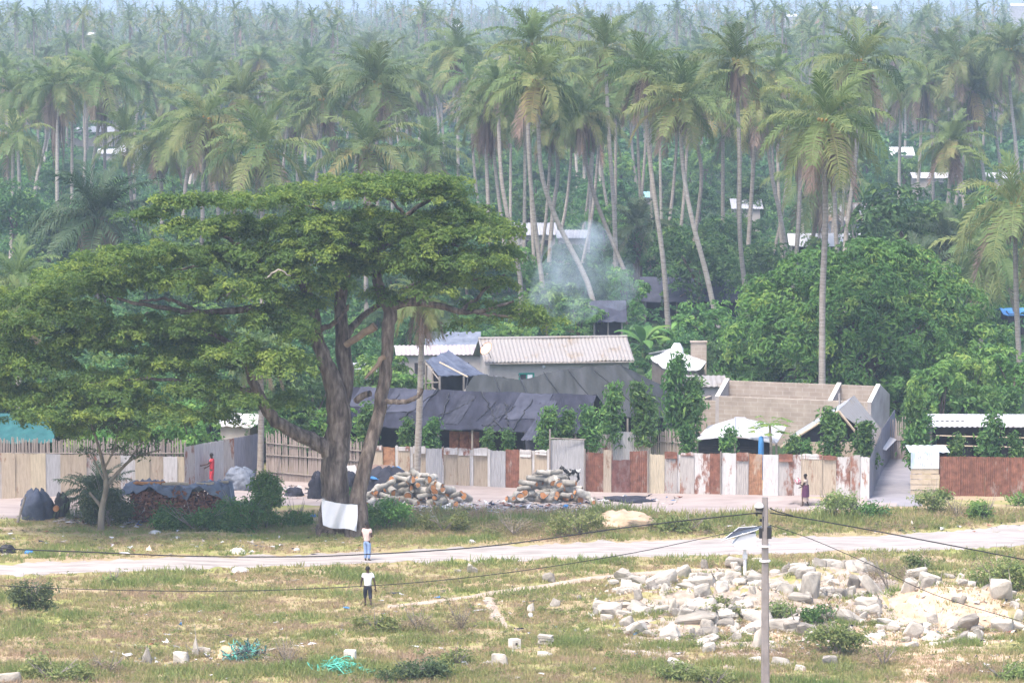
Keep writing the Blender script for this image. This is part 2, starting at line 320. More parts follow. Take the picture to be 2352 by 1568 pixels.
strip('path', TR_T, TR_B, M['track'], -300, 2060, 160, .045, 1.5, 10, 3)
strip('alley', [(2000, 1000), (2120, 1000)], [(1990, 1162), (2120, 1162)], M['alley'], 1992, 2118, 20, .06, .6, 20, 4)
FP = ([(890, 1390), (1049, 1372), (1117, 1360), (1288, 1335), (1400, 1317), (1527, 1309), (1700, 1303)], [(890, 1397), (1049, 1378), (1117, 1369), (1288, 1343), (1400, 1327), (1527, 1321), (1700, 1318)])
strip('footpath', FP[0], FP[1], M['fpath'], 890, 1700, 90, .04, 1.0, 5, 5)
def band(name, pts, mm, lift=.04):
    mb = MB(); P = []; c = spline([(p[0], p[1], p[2]) for p in pts], 40)
    for k, (x, y, w) in enumerate(c):
        ww = w * rng.uniform(.75, 1.2); P.append([gp(x - ww, y) + [0, 0, lift * .2], gp(x - ww / 2, y) + [0, 0, lift], gp(x + ww / 2, y) + [0, 0, lift], gp(x + ww, y) + [0, 0, lift * .2]])
    mb.grid(np.array(P)); return T(mb.build(name, mm, smooth=True), kind='structure')
band('footpath', [(1122, 1372, 10), (1132, 1400, 13), (1145, 1425, 16), (1165, 1440, 14), (1200, 1448, 10)], M['fpath'], .045)

# ------------------------------------------------------------------ leaves, trees
def unit(a): return a / (np.linalg.norm(a, axis=-1, keepdims=True) + 1e-9)
def leaves(mb, P, N, size, tint, mi=0, aspect=.45, r=rng, fold=.25):
    """one kite-shaped leaf at every point P, facing roughly N"""
    n = len(P); d = unit(np.cross(N, r.normal(size=(n, 3)))); s = unit(np.cross(N, d))
    L = (size * r.uniform(.7, 1.35, n))[:, None]; w = L * aspect; nn = unit(N)
    Q = np.stack([P - d * L * .5, P + s * w * .5 - d * L * .05 + nn * L * fold * .4, P + d * L * .55 - nn * L * fold * .5, P - s * w * .5 - d * L * .05 + nn * L * fold * .4], 1)
    mb.quads(Q, tint, mi)
def lobe_pts(c, rad, n, r, lo=.72, flat=False, bottom=-.35):
    d = unit(r.normal(size=(int(n * 1.9) + 8, 3))); d = d[d[:, 2] > bottom][:n]
    rr = r.uniform(lo, 1.05, len(d)) ** 1.0
    return np.array(c) + d * np.array(rad) * rr[:, None], unit(d / np.array(rad))
def clumped(c, rad, n, r, csize, per, lo=.7, bottom=-.35, upb=.5):
    """leaf clumps (rosettes) over a lobe: returns P,N,tint"""
    k = max(3, n // per); cpnt, cn = lobe_pts(c, rad, k, r, lo, bottom=bottom); k = len(cpnt)
    P = np.repeat(cpnt, per, 0) + r.normal(size=(k * per, 3)) * csize * np.array([1, 1, .6])
    N = unit(np.repeat(cn, per, 0) * .6 + np.array([0, 0, upb]) + r.normal(size=(k * per, 3)) * .45)
    ct = r.beta(1.6, 2.4, k); tint = np.clip(np.repeat(ct, per) + r.normal(0, .12, k * per), 0, 1)
    return P, N, tint
def domes(c, rad, nd, per, r, R, upb=.6, bottom=-.2, sq=.6, lo=.6):
    """leafy tufts (small domes) spread over a lobe: returns P,N,tint"""
    cc, cn = lobe_pts(c, rad, nd, r, lo, bottom=bottom); nd = len(cc); ax = unit(cn * .6 + [0, 0, upb]); rr = R * r.uniform(.6, 1.3, nd)
    d = unit(r.normal(size=(nd, per, 3))); dt = (d * ax[:, None]).sum(-1, keepdims=True); d = np.where(dt < -.15, d - 2 * dt * ax[:, None], d)
    off = d * rr[:, None, None] * r.uniform(.55, 1.05, (nd, per, 1)); al = (off * ax[:, None]).sum(-1, keepdims=True) * ax[:, None]; off = off - al * (1 - sq)
    P = (cc[:, None] + off).reshape(-1, 3); N = unit((d * .7 + ax[:, None] * .6 + r.normal(size=d.shape) * .3).reshape(-1, 3)); t = r.beta(1.7, 2.2, nd)
    return P, N, np.clip(np.repeat(t, per) + r.normal(0, .12, nd * per), 0, 1)
def broadleaf_mesh(name, seed, h, rad, nlobe, nleaf, lsize, mats, trunk_r=.18, low=.25):
    """unit tree standing on the origin; returns (trunk mesh, crown mesh)"""
    r = np.random.default_rng(seed); mb = MB(); lobes = []
    for k in range(nlobe):
        a = r.uniform(0, 6.28); q = math.sqrt(r.uniform(0, 1)) * rad * .68; zz = h * r.uniform(low + .12, .86) if k else h * .72
        zz = zz - .28 * h * (q / rad) ** 2 * r.uniform(0, 1)
        s = rad * r.uniform(.34, .56); lobes.append(((q * math.cos(a), q * math.sin(a), zz), (s, s, s * r.uniform(.6, .85))))
    for c, s in lobes:
        P, N, t = domes(c, s, max(4, nleaf // nlobe // 24), 24, r, s[0] * .42, .5, -.6); leaves(mb, P, N, lsize, t, r=r)
    crown = mb.mesh(name + '_crown', mats)
    tb = MB(); tb.tube(spline([(0, 0, -.2), (r.normal(0, .05) * rad, r.normal(0, .05) * rad, h * .3), (0, 0, h * .6)], 7), np.linspace(trunk_r, trunk_r * .5, 7), 7)
    for c, s in lobes[:6]: tb.tube(spline([(0, 0, h * .3), (c[0] * .5, c[1] * .5, (c[2] + h * .35) / 2), c], 5), np.linspace(trunk_r * .5, .03, 5), 5)
    return tb.mesh(name + '_trunk', M['bark'], smooth=True), crown
def tree(meshes, loc, label, cat='tree', group=None, s=1.0, name='broadleaf_tree', sz=1.0, rz=None):
    o = empty(name, loc, label, cat, group, rng.uniform(0, 6.28) if rz is None else rz)
    for nm, me in zip(('trunk', 'crown'), meshes): link(nm, me, o, scale=(s, s, s * sz))
    return o

def palm_crown(seed, nf=26, L=4.4, nl=20, lw=.10, dead=3, full=True, e_hi=85, e_lo=-38, droop=70, seg=9):
    r = np.random.default_rng(seed); mb = MB()
    for k in range(nf + dead):
        isdead = k >= nf; a = k * 2.39996 + r.normal(0, .18); f = k / max(1, nf - 1)
        e0 = math.radians((e_hi + (e_lo - e_hi) * f ** 1.0 + r.normal(0, 7)) if not isdead else r.uniform(-75, -50))
        bend = math.radians(droop * r.uniform(.65, 1.25) * (.75 + .35 * math.sin(f * 3.1)) if not isdead else 25)
        ln = L * r.uniform(.85, 1.1) * (.72 + .3 * min(1, f * 3)); s = np.linspace(0, 1, seg)
        e = e0 - bend * s ** 1.4; az = a + r.normal(0, .18) * s ** 2
        d = np.stack([np.cos(e) * np.cos(az), np.cos(e) * np.sin(az), np.sin(e)], -1)
        p = np.concatenate([[[0, 0, 0]], np.cumsum((d[:-1] + d[1:]) / 2 * ln / (seg - 1), 0)]) + np.array([math.cos(a) * .12, math.sin(a) * .12, 0])
        tb = .9 if isdead else float(np.clip(.28 + .3 * f + r.normal(0, .12) + (.1 if r.random() < .16 and f > .5 else 0), 0, .86))
        side = unit(np.cross(d, [0, 0, 1.0])); mi = 1 if isdead else 0
        if full:   # the midrib
            w = np.linspace(.06, .015, seg)[:, None]; mb.grid(np.stack([p - side * w, p + side * w], 1), min(1, tb + .12), mi)
        u = np.linspace(.1, 1.0, nl); ii = u * (seg - 1); i0 = np.minimum(ii.astype(int), seg - 2); ff = (ii - i0)[:, None]
        B = p[i0] * (1 - ff) + p[i0 + 1] * ff; D = unit(d[i0] * (1 - ff) + d[i0 + 1] * ff); S = unit(side[i0]); U = unit(np.cross(S, D))
        ll = (L * .24 * np.sin(np.clip(u * .9 + .12, 0, 1) * 3.0) ** .6 + .18)[:, None]
        for sg in (-1, 1):
            yg = max(0., 1 - f * 2.6); v = unit(S * sg * ((.9 - .45 * yg) if not isdead else .35) + D * (.55 + .4 * yg) + U * .28 * (1 - yg) + r.normal(0, .09, (nl, 3))); tip = B + v * ll * r.uniform(.8, 1.1, (nl, 1)); mid = B + v * ll * .5
            sag = np.array([0, 0, -1.0]) * ll * r.uniform(.15, .5, (nl, 1)) * ((.3 + 1.5 * min(1, f * 1.6)) if not isdead else 1.6); tip = tip + sag
            wv = D * lw * .5 * (1 if full else 2.2)
            t = np.clip(tb + r.normal(0, .05, nl), 0, 1)
            if full: mb.quads(np.stack([B - wv * .5, B + wv * .5, mid + wv * .9, mid - wv * .9], 1), t, mi); mb.quads(np.stack([mid - wv * .9, mid + wv * .9, tip], 1), t, mi)
            else: mb.quads(np.stack([B - wv, B + wv, tip], 1), t, mi)
    return mb
PM = [M['palm'], M['dead']]
CROWN = [palm_crown(100 + i, nf=19 + i % 4 * 2, L=(4.6, 5.1, 4.3, 4.8, 5.1, 4.2, 4.7, 4.6)[i], nl=34, lw=.14, dead=(1, 3, 4, 2, 2, 5, 3, 2)[i], droop=(52, 64, 74, 58, 82, 70, 62, 76)[i], e_hi=(88, 85, 80, 88, 82, 75, 86, 84)[i]).mesh('palm_fronds', PM) for i in range(8)]
def skirt_mesh(seed):
    r = np.random.default_rng(seed); mb = MB()
    for k in range(16):
        a = r.uniform(0, 6.28); ln = r.uniform(1.6, 3.4); n = 6; s = np.linspace(0, 1, n); rad = .2 + .55 * np.sin(s * 2.2) * r.uniform(.5, 1.2)
        p = np.stack([np.cos(a) * rad, np.sin(a) * rad, -ln * s], -1); t = np.array([-math.sin(a), math.cos(a), 0]); w = (np.array([.06, .2, .26, .24, .2, .04]) * r.uniform(.7, 1.3))[:, None]
        mb.grid(np.stack([p - t * w, p + t * w * .1 + np.array([math.cos(a), math.sin(a), 0]) * .08, p + t * w], 1), r.uniform(0, 1), 0)
        for j in range(1, n):
            for q in range(5): b = p[j] + t * r.uniform(-.25, .25); mb.quads([[b - t * .04, b + t * .04, b + np.array([math.cos(a) * .1, math.sin(a) * .1, -r.uniform(.4, .8)])]], r.uniform(0, 1))
    return mb.mesh('dead_fronds', M['dead'])
SKIRT = [skirt_mesh(50 + i) for i in range(3)]
def nuts_mesh(seed, mm):
    r = np.random.default_rng(seed); mb = MB()
    for k in range(9):
        a = r.uniform(0, 6.28); c = np.array([math.cos(a) * r.uniform(.2, .5), math.sin(a) * r.uniform(.2, .5), r.uniform(-.5, .05)])
        th = np.linspace(0, np.pi, 5)[:, None]; ph = np.linspace(0, 6.28, 7)[None, :-1]
        mb.grid(c + .13 * np.stack([np.sin(th) * np.cos(ph), np.sin(th) * np.sin(ph), np.cos(th) * np.ones_like(ph) * 1.2], -1), .5, 0, True)
    return mb.mesh('coconuts', mm, smooth=True)
M['nut'] = plain('orange_green_nut', (.35, .22, .06)); NUTS = [nuts_mesh(i, M['nut']) for i in range(2)]
def palm(pts, label, var, s=1.0, skirt=0, nuts=False, r0=.19, group=None, name='coconut_palm', D=None, cat='palm'):
    """pts: trunk in metres, base first"""
    pts = np.array(pts, float); base = pts[0]; o = empty(name, base, label, cat, group)
    c = spline(pts, 16); rr = np.linspace(r0 * 1.1, r0 * .72, 16); rr[0] *= 1.5; rr[1] *= 1.1
    mb = MB(); mb.tube(c, rr, 9, wob=.05); mb.build('trunk', M['barkpalm'], o, smooth=True)
    top = c[-1] - base; t = Vector(c[-1] - c[-3]).normalized(); q = Vector((0, 0, 1)).rotation_difference(t).to_euler()
    rot = (q.x * .6, q.y * .6, rng.uniform(0, 6.28))
    link('crown', CROWN[var % 8], o, top, rot, (s,) * 3)
    if skirt: link('dead_fronds', SKIRT[var % 3], o, top - np.array([0, 0, .1]), (0, 0, rng.uniform(0, 6)), (s * .9, s * .9, s * skirt))
    if nuts: link('coconuts', NUTS[var % 2], o, top, (0, 0, 0), (s,) * 3)
    return o

# palms one can tell apart: (label, distance, trunk in photo pixels from low to crown, crown variant, size, skirt, nuts)
def PB(D): return 15 + F * HC / D
PALMS = [
 ('tall straight coconut palm rising right behind the roofless block house', 203, [(1889, 960), (1891, 700), (1897, 520), (1893, 400), (1896, 275)], 1, .98, 1.3, True),
 ('coconut palm with fresh upright top left of the block house, trunk bending right near ground', 258, [(1722, 770), (1712, 660), (1699, 540), (1697, 350), (1690, 138)], 0, 1.0, .9, True),
 ('leaning coconut palm with orange nuts, trunk slanting down to the grey annexe', 250, [(1660, 800), (1625, 640), (1588, 500), (1568, 380), (1562, 232)], 3, 1.05, .7, True),
 ('slim coconut palm standing in the banana plants behind the low concrete house', 258, [(1537, 780), (1523, 600), (1500, 430), (1487, 300), (1480, 165)], 6, .95, .8, True),
 ('very tall straight palm with tuft above all its neighbours, behind the smoke', 285, [(1418, 700), (1410, 480), (1398, 300), (1391, 108)], 0, 1.0, .6, False),
 ('palm with trunk leaning hard to the left, crossing the straight palm behind the smoke', 282, [(1462, 690), (1408, 560), (1362, 440), (1342, 340), (1340, 262)], 2, .85, 1.2, False),
 ('coconut palm whose lower trunk sweeps in a curve to the satellite dish house', 256, [(1384, 790), (1350, 650), (1285, 520), (1246, 410), (1237, 300), (1233, 185)], 7, 1.1, .9, True),
 ('tall palm with crown right above the curved palm, trunk beside its bend', 280, [(1255, 700), (1238, 590), (1220, 430), (1213, 280), (1222, 98)], 0, 1.05, 0, False),
 ('bare-trunked palm left of the curved palm, its crown small and ragged', 270, [(1195, 640), (1168, 505), (1150, 390), (1143, 190)], 5, .75, .6, False),
 ('short palm with hanging brown dead fronds at the left end of the tall palm cluster', 290, [(1128, 620), (1122, 480), (1117, 360), (1116, 255)], 5, .95, 1.5, False),
 ('palm with pale trunk standing close behind the dead-fronded short palm', 300, [(1166, 640), (1150, 495), (1136, 370), (1128, 262)], 4, .85, .9, False),
 ('palm with slightly S-bent trunk right behind the curved palm', 320, [(1262, 590), (1271, 480), (1282, 400), (1278, 320), (1290, 245)], 2, .95, .7, False),
 ('slender palm behind the leaning nut-bearing palm, trunk vertical', 330, [(1662, 560), (1661, 470), (1660, 300), (1652, 222)], 3, 1.0, .6, False),
 ('palm with yellow dead frond hanging beside the tall block-house palm', 285, [(1712, 690), (1722, 535), (1733, 340), (1735, 235)], 4, .9, .8, True),
 ('palm leaning left with its trunk kinked, between the two tallest right palms', 290, [(1812, 640), (1797, 523), (1770, 395), (1758, 250)], 6, .9, .6, False),
 ('stocky palm under a thick brown skirt, left of the block-house palm', 262, [(1822, 670), (1831, 535), (1838, 410), (1842, 300)], 5, .85, 1.6, False),
 ('palm trunk doubled behind the tall block-house palm', 270, [(1924, 640), (1920, 535), (1916, 400), (1905, 300)], 2, .85, .9, False),
 ('tall palm right of the block-house palm, trunk curving up to the right', 262, [(1938, 640), (1945, 535), (1962, 410), (1972, 280), (1975, 140)], 1, 1.05, .8, True),
 ('palm leaning left that crosses the right-curving tall palm', 275, [(1972, 610), (1962, 520), (1942, 400), (1930, 330), (1928, 240)], 7, .9, .9, False),
 ('palm with short crown right of the yellow-fronded palm', 300, [(1590, 600), (1612, 410), (1596, 310), (1590, 225)], 3, .9, .5, False),
 ('lone slim palm above the white tin roof at far right', 430, [(2066, 480), (2067, 369), (2069, 215)], 6, 1.0, .5, False),
 ('palm with trunk leaning right in the far right grove, long brown skirt', 415, [(2104, 490), (2112, 370), (2118, 195)], 5, 1.0, 1.6, False),
 ('palm beside the brown-skirted palm in the far right grove', 420, [(2142, 470), (2142, 360), (2140, 165)], 2, 1.0, 1.2, False),
 ('pale-trunked palm in the far right grove leaning into two neighbours', 405, [(2214, 480), (2206, 395), (2194, 280), (2200, 140)], 4, 1.05, .5, False),
 ('tall dark-crowned palm at the right picture edge', 400, [(2344, 470), (2338, 360), (2320, 200), (2320, 115)], 7, 1.1, .8, True),
 ('palm with straight trunk left of the dark-crowned right edge palm', 420, [(2226, 470), (2229, 380), (2234, 130)], 1, .95, .6, False),
 ('leaning palm with crooked trunk between the right grove palms', 410, [(2268, 490), (2260, 395), (2243, 290), (2250, 175)], 3, .95, .7, False),
 ('palm with drooping crown second from the right picture edge', 425, [(2305, 480), (2296, 370), (2278, 250), (2277, 150)], 6, 1.0, .7, False),
 ('palm with very long brown skirt and straight trunk at the upper left', 360, [(133, 560), (133, 440), (133, 290), (130, 195)], 5, 1.05, 2.2, False),
 ('palm with forked-looking leaning trunk left of the long-skirted palm', 380, [(78, 500), (84, 410), (108, 300), (100, 205)], 2, .95, .8, False),
 ('thick-trunked palm right of the long-skirted palm', 390, [(165, 480), (164, 362), (164, 185)], 4, 1.0, .9, False),
 ('palm with reddish skirt left of the tin-roofed houses at upper left', 385, [(206, 480), (213, 376), (228, 275), (233, 175)], 1, 1.05, 1.7, False),
 ('slim palm standing before the tin-roofed houses at upper left', 395, [(240, 450), (241, 340), (246, 185)], 6, .9, .6, False),
 ('palm at the left picture edge with yellowing fronds', 390, [(46, 470), (42, 330), (34, 215)], 7, 1.0, .8, False),
 ('palm rising behind the right end of the tin-roofed houses at upper left', 420, [(310, 450), (311, 300), (330, 185)], 0, 1.0, .5, False),
 ('palm with orange dead frond on its trunk above the left of the spreading tree', 300, [(420, 560), (425, 440), (436, 350), (440, 290)], 3, .9, .8, True),
 ('broad palm with arching yellow-green fronds above the left of the spreading tree', 285, [(464, 600), (465, 444), (468, 350), (476, 270)], 4, 1.1, .9, True),
 ('low bushy coconut palm right above the flat top of the spreading tree', 262, [(602, 700), (600, 560), (604, 430), (606, 338)], 1, 1.15, .6, True),
 ('palm with bright upright fronds behind the low bushy palm', 330, [(552, 560), (552, 400), (553, 222)], 0, 1.15, .5, False),
 ('palm with feathery crown left of the dark broadleaf trees above the spreading tree', 320, [(716, 560), (728, 400), (745, 230)], 7, 1.15, .8, True),
 ('tall palm with spiky crown next to the dark broadleaf trees above the spreading tree', 300, [(872, 600), (866, 400), (867, 190)], 6, 1.2, .9, True),
 ('coconut palm with orange nuts low over the top of the spreading tree', 270, [(842, 700), (840, 500), (841, 340)], 3, 1.1, .7, True),
 ('distant palm with whole round crown left of the tall cluster', 400, [(1054, 500), (1052, 300), (1053, 118)], 2, 1.2, .6, False),
 ('palm with grey-green crown left of the broad arching palm', 320, [(372, 570), (369, 420), (368, 325)], 2, 1.05, 1.0, False),
 ('big low coconut palm with orange nuts at the right edge above the round mango tree', 225, [(2345, 880), (2338, 700), (2332, 470)], 4, 1.25, .6, True),
 ('young palm with feathery fronds at the left edge above the spreading tree crown', 205, [(40, 960), (42, 800), (40, 640)], 2, .85, .7, False),
 ('low palm with drooping fronds just above the round mango tree', 240, [(2250, 860), (2262, 700), (2268, 585)], 7, 1.0, .5, False),
 ('tall palm at far right with small crown behind the leaning grove palms', 450, [(2180, 440), (2182, 300), (2165, 120)], 0, 1.0, .5, False),
]
for i, (lab, D, px, var, s, sk, nu) in enumerate(PALMS):
    pts = [at(x, y, D) for x, y in px]; b = at(px[0][0], PB(D), D); b[2] = -.1
    if pts[0][2] > .6: pts = [b] + pts
    else: pts[0] = b
    for k, p in enumerate(pts): p[1] += .6 * math.sin(k * 1.3 + i)
    palm(pts, lab, var, s * (.9 if D < 350 else 1), sk, nu, r0=.19 if D < 320 else .21)
# bare palm trunks in the yards, their heads inside the spreading tree
for lab, px, D in (('slim bare palm trunk in front of the black net shed', [(955, 1097), (963, 960), (968, 800), (970, 690)], 175), ('bare pale palm trunk at the corner of the reed fence', [(597, 1082), (600, 980), (600, 900), (596, 800)], 180),
                ('bare palm trunk at the left fence below the teal tarp roof', [(42, 1030), (43, 900), (42, 700)], 186)):
    pts = [at(x, y, D) for x, y in px]; b = at(px[0][0], PB(D), D); b[2] = -.1; pts[0] = b
    palm(pts, lab, 5, .55, .4, r0=.17)

# protected picture windows: nothing random may stand before these
PROT = [(1100, 770, 1440, 900, 223), (1480, 780, 1660, 900, 222), (900, 770, 1115, 900, 215), (1615, 860, 2060, 1000, 196), (1900, 462, 2022, 508, 350), (1816, 532, 1992, 566, 316), (1188, 508, 1346, 544, 330),
        (170, 288, 320, 350, 610), (2046, 336, 2102, 358, 510), (1480, 630, 1710, 720, 262), (1370, 690, 1440, 790, 236), (1480, 780, 1700, 900, 222), (1230, 560, 1450, 720, 262), (200, 460, 260, 600, 245), (1680, 452, 1750, 476, 375), (990, 700, 1100, 790, 225), (2240, 700, 2352, 740, 255)]
def blocked(x, y, w, h):
    u0, v1 = proj(x - w, y, 0); u1, v0 = proj(x + w, y, h)
    return any(u0 < b and u1 > a and v0 < d and v1 > c and y < D for a, c, b, d, D in PROT)
# random palms of the grove
n = 0
cand = []
while n < 205:
    D = 300 * (2.9) ** (rng.random() ** .8); x = rng.uniform(-.165, .165) * D
    if blocked(x, D, .6, 6) or any((x - a) ** 2 + (D - b) ** 2 < 30 for a, b in cand): continue
    if D < 430 and rng.random() < .78: continue
    px = proj(x, D, 0)[0]
    if 1400 < px < 1700 and D < 420 and rng.random() < .5: continue
    cand.append((x, D)); n += 1; h = rng.uniform(10.5, 17.5) if D > 350 else rng.uniform(9, 14)
    dx, dy = rng.normal(0, 1.3, 2); b = np.array([x, D, -.1]); palm([b, b + [dx * .5, dy * .5, h * .4], b + [dx * .8, dy * .8, h * .75], b + [dx, dy, h]], 'hazy coconut palm among the dense grove behind the village', int(rng.integers(8)), rng.uniform(.85, 1.1), rng.choice([0, .6, .9, 1.5]), False, .2, 'coconut palms of the dense grove')
k = 0
while k < 28:
    D = rng.uniform(290, 430); u = rng.uniform(1110, 2010); x = at(u, PB(D), D)[0]
    if 1560 < u < 1660 or any((x - a) ** 2 + ((D - b) * .3) ** 2 < 3 for a, b in cand): continue
    cand.append((x, D)); k += 1; h = 24.5 - (rng.uniform(130, 300) - 15) * D / F; dx, dy = rng.normal(0, 1.6), rng.normal(0, .8); b = np.array([x, D, -.1]); palm([b, b + [dx * .6, dy * .5, h * .35], b + [dx * .9, dy * .8, h * .7], b + [dx, dy, h]], 'slender pale-trunked palm crowded into the tall cluster behind the huts', int(rng.integers(8)), rng.uniform(.7, .95), rng.choice([.5, .9, 1.3]), False, .16, 'slender palms of the tall cluster')
# the far grove, past counting
def far_grove():
    lod = [palm_crown(300 + i, nf=16, L=4.4, nl=7, lw=.26, dead=1, full=False, seg=5) for i in range(5)]
    low = [palm_crown(320 + i, nf=11, L=4.6, nl=4, lw=.5, dead=1, full=False, seg=4) for i in range(5)]
    def arr(mb): return np.concatenate(mb.v), mb.f
    mb = MB(); tb = MB()
    N = 7600; D = 560 * (2450 / 560) ** (rng.random(N) ** .72); X = rng.uniform(-.18, .18, N) * D
    for x, d in zip(X, D):
        v, f = arr((lod if d < 950 else low)[int(rng.integers(5))]); a = rng.uniform(0, 6.28); s = rng.uniform(.6, .95); h = rng.uniform(6, 16) if rng.random() < .85 else rng.uniform(15, 24)
        g = float(gz(x, d)); R = np.array([[math.cos(a), -math.sin(a), 0], [math.sin(a), math.cos(a), 0], [0, 0, 1]]); k = mb.n; dt = rng.normal(0, .13)
        mb.v.append(v @ R.T * s + np.array([x, d, g + h])); mb.n += len(v)
        for q, t, mi in f: mb.f.append((q + k, np.clip(t + dt, 0, 1), mi))
        w = .2 if d < 1200 else .28
        tb.quads([[(x - w, d, g), (x + w, d, g), (x + w * .7, d + .1, g + h), (x - w * .7, d + .1, g + h)], [(x, d - w, g), (x, d + w, g), (x, d + w * .7, g + h), (x, d - w * .7, g + h)]], .5, 2)
    k = mb.n; mb.v += tb.v; mb.f += [(q + k, t, mi) for q, t, mi in tb.f]; mb.n += tb.n
    T(mb.build('far_palm_grove', [M['palm'], M['dead'], M['barkpalm']]), 'endless grey-green coconut grove fading into the haze', 'palm grove', kind='stuff')
    wb = MB()
    for k in range(3600):
        d = 620 * (2350 / 620) ** (rng.random() ** .8); x = rng.uniform(-.175, .175) * d; h = rng.uniform(4, 11); w = rng.uniform(2, 4.5); g = float(gz(x, d))
        P, Nn, t = domes((x, d, g + h * .62), (w, w, h * .38), 9, 9, rng, w * .5, .5, -.3); leaves(wb, P, Nn, 1.2, t, aspect=.6)
    T(wb.build('far_wood', [M['leaf_dark']]), 'hazy mixed bushy trees scattered through the far palm grove', 'wood', kind='stuff')
    ub = MB(); N = 9000; D = 480 * (2400 / 480) ** (rng.random(N) ** .75); X = rng.uniform(-.19, .19, N) * D
    for x, d in zip(X, D):
        s = rng.uniform(1.4, 3.4)
        if d < 640 and blocked(x, d, s, s * 1.7): continue
        P, Nn, t = clumped((x, d, float(gz(x, d)) + s * .6), (s * 1.3, s * 1.3, s), 42, rng, .5, 6, .6, -.2); leaves(ub, P, Nn, 1.15, t, aspect=.6)
    for k in range(3600):
        d = 226 + 300 * rng.random() ** 1.2; x = rng.uniform(-.165, .165) * d; s = rng.uniform(.5, 1.25)
        if blocked(x, d, s, s * 1.6) or (proj(x, d, 0)[0] > 1640 and d < 235): continue
        P, Nn, t = domes((x, d, s * .45), (s * 1.3, s * 1.3, s), 6, 14, rng, s * .45, .6, -.2); leaves(ub, P, Nn, .42, t, aspect=.5)
    T(ub.build('far_undergrowth', [M['leaf_dark']]), 'dark green low undergrowth covering the ground between the palm trunks', 'undergrowth', kind='stuff')
far_grove()
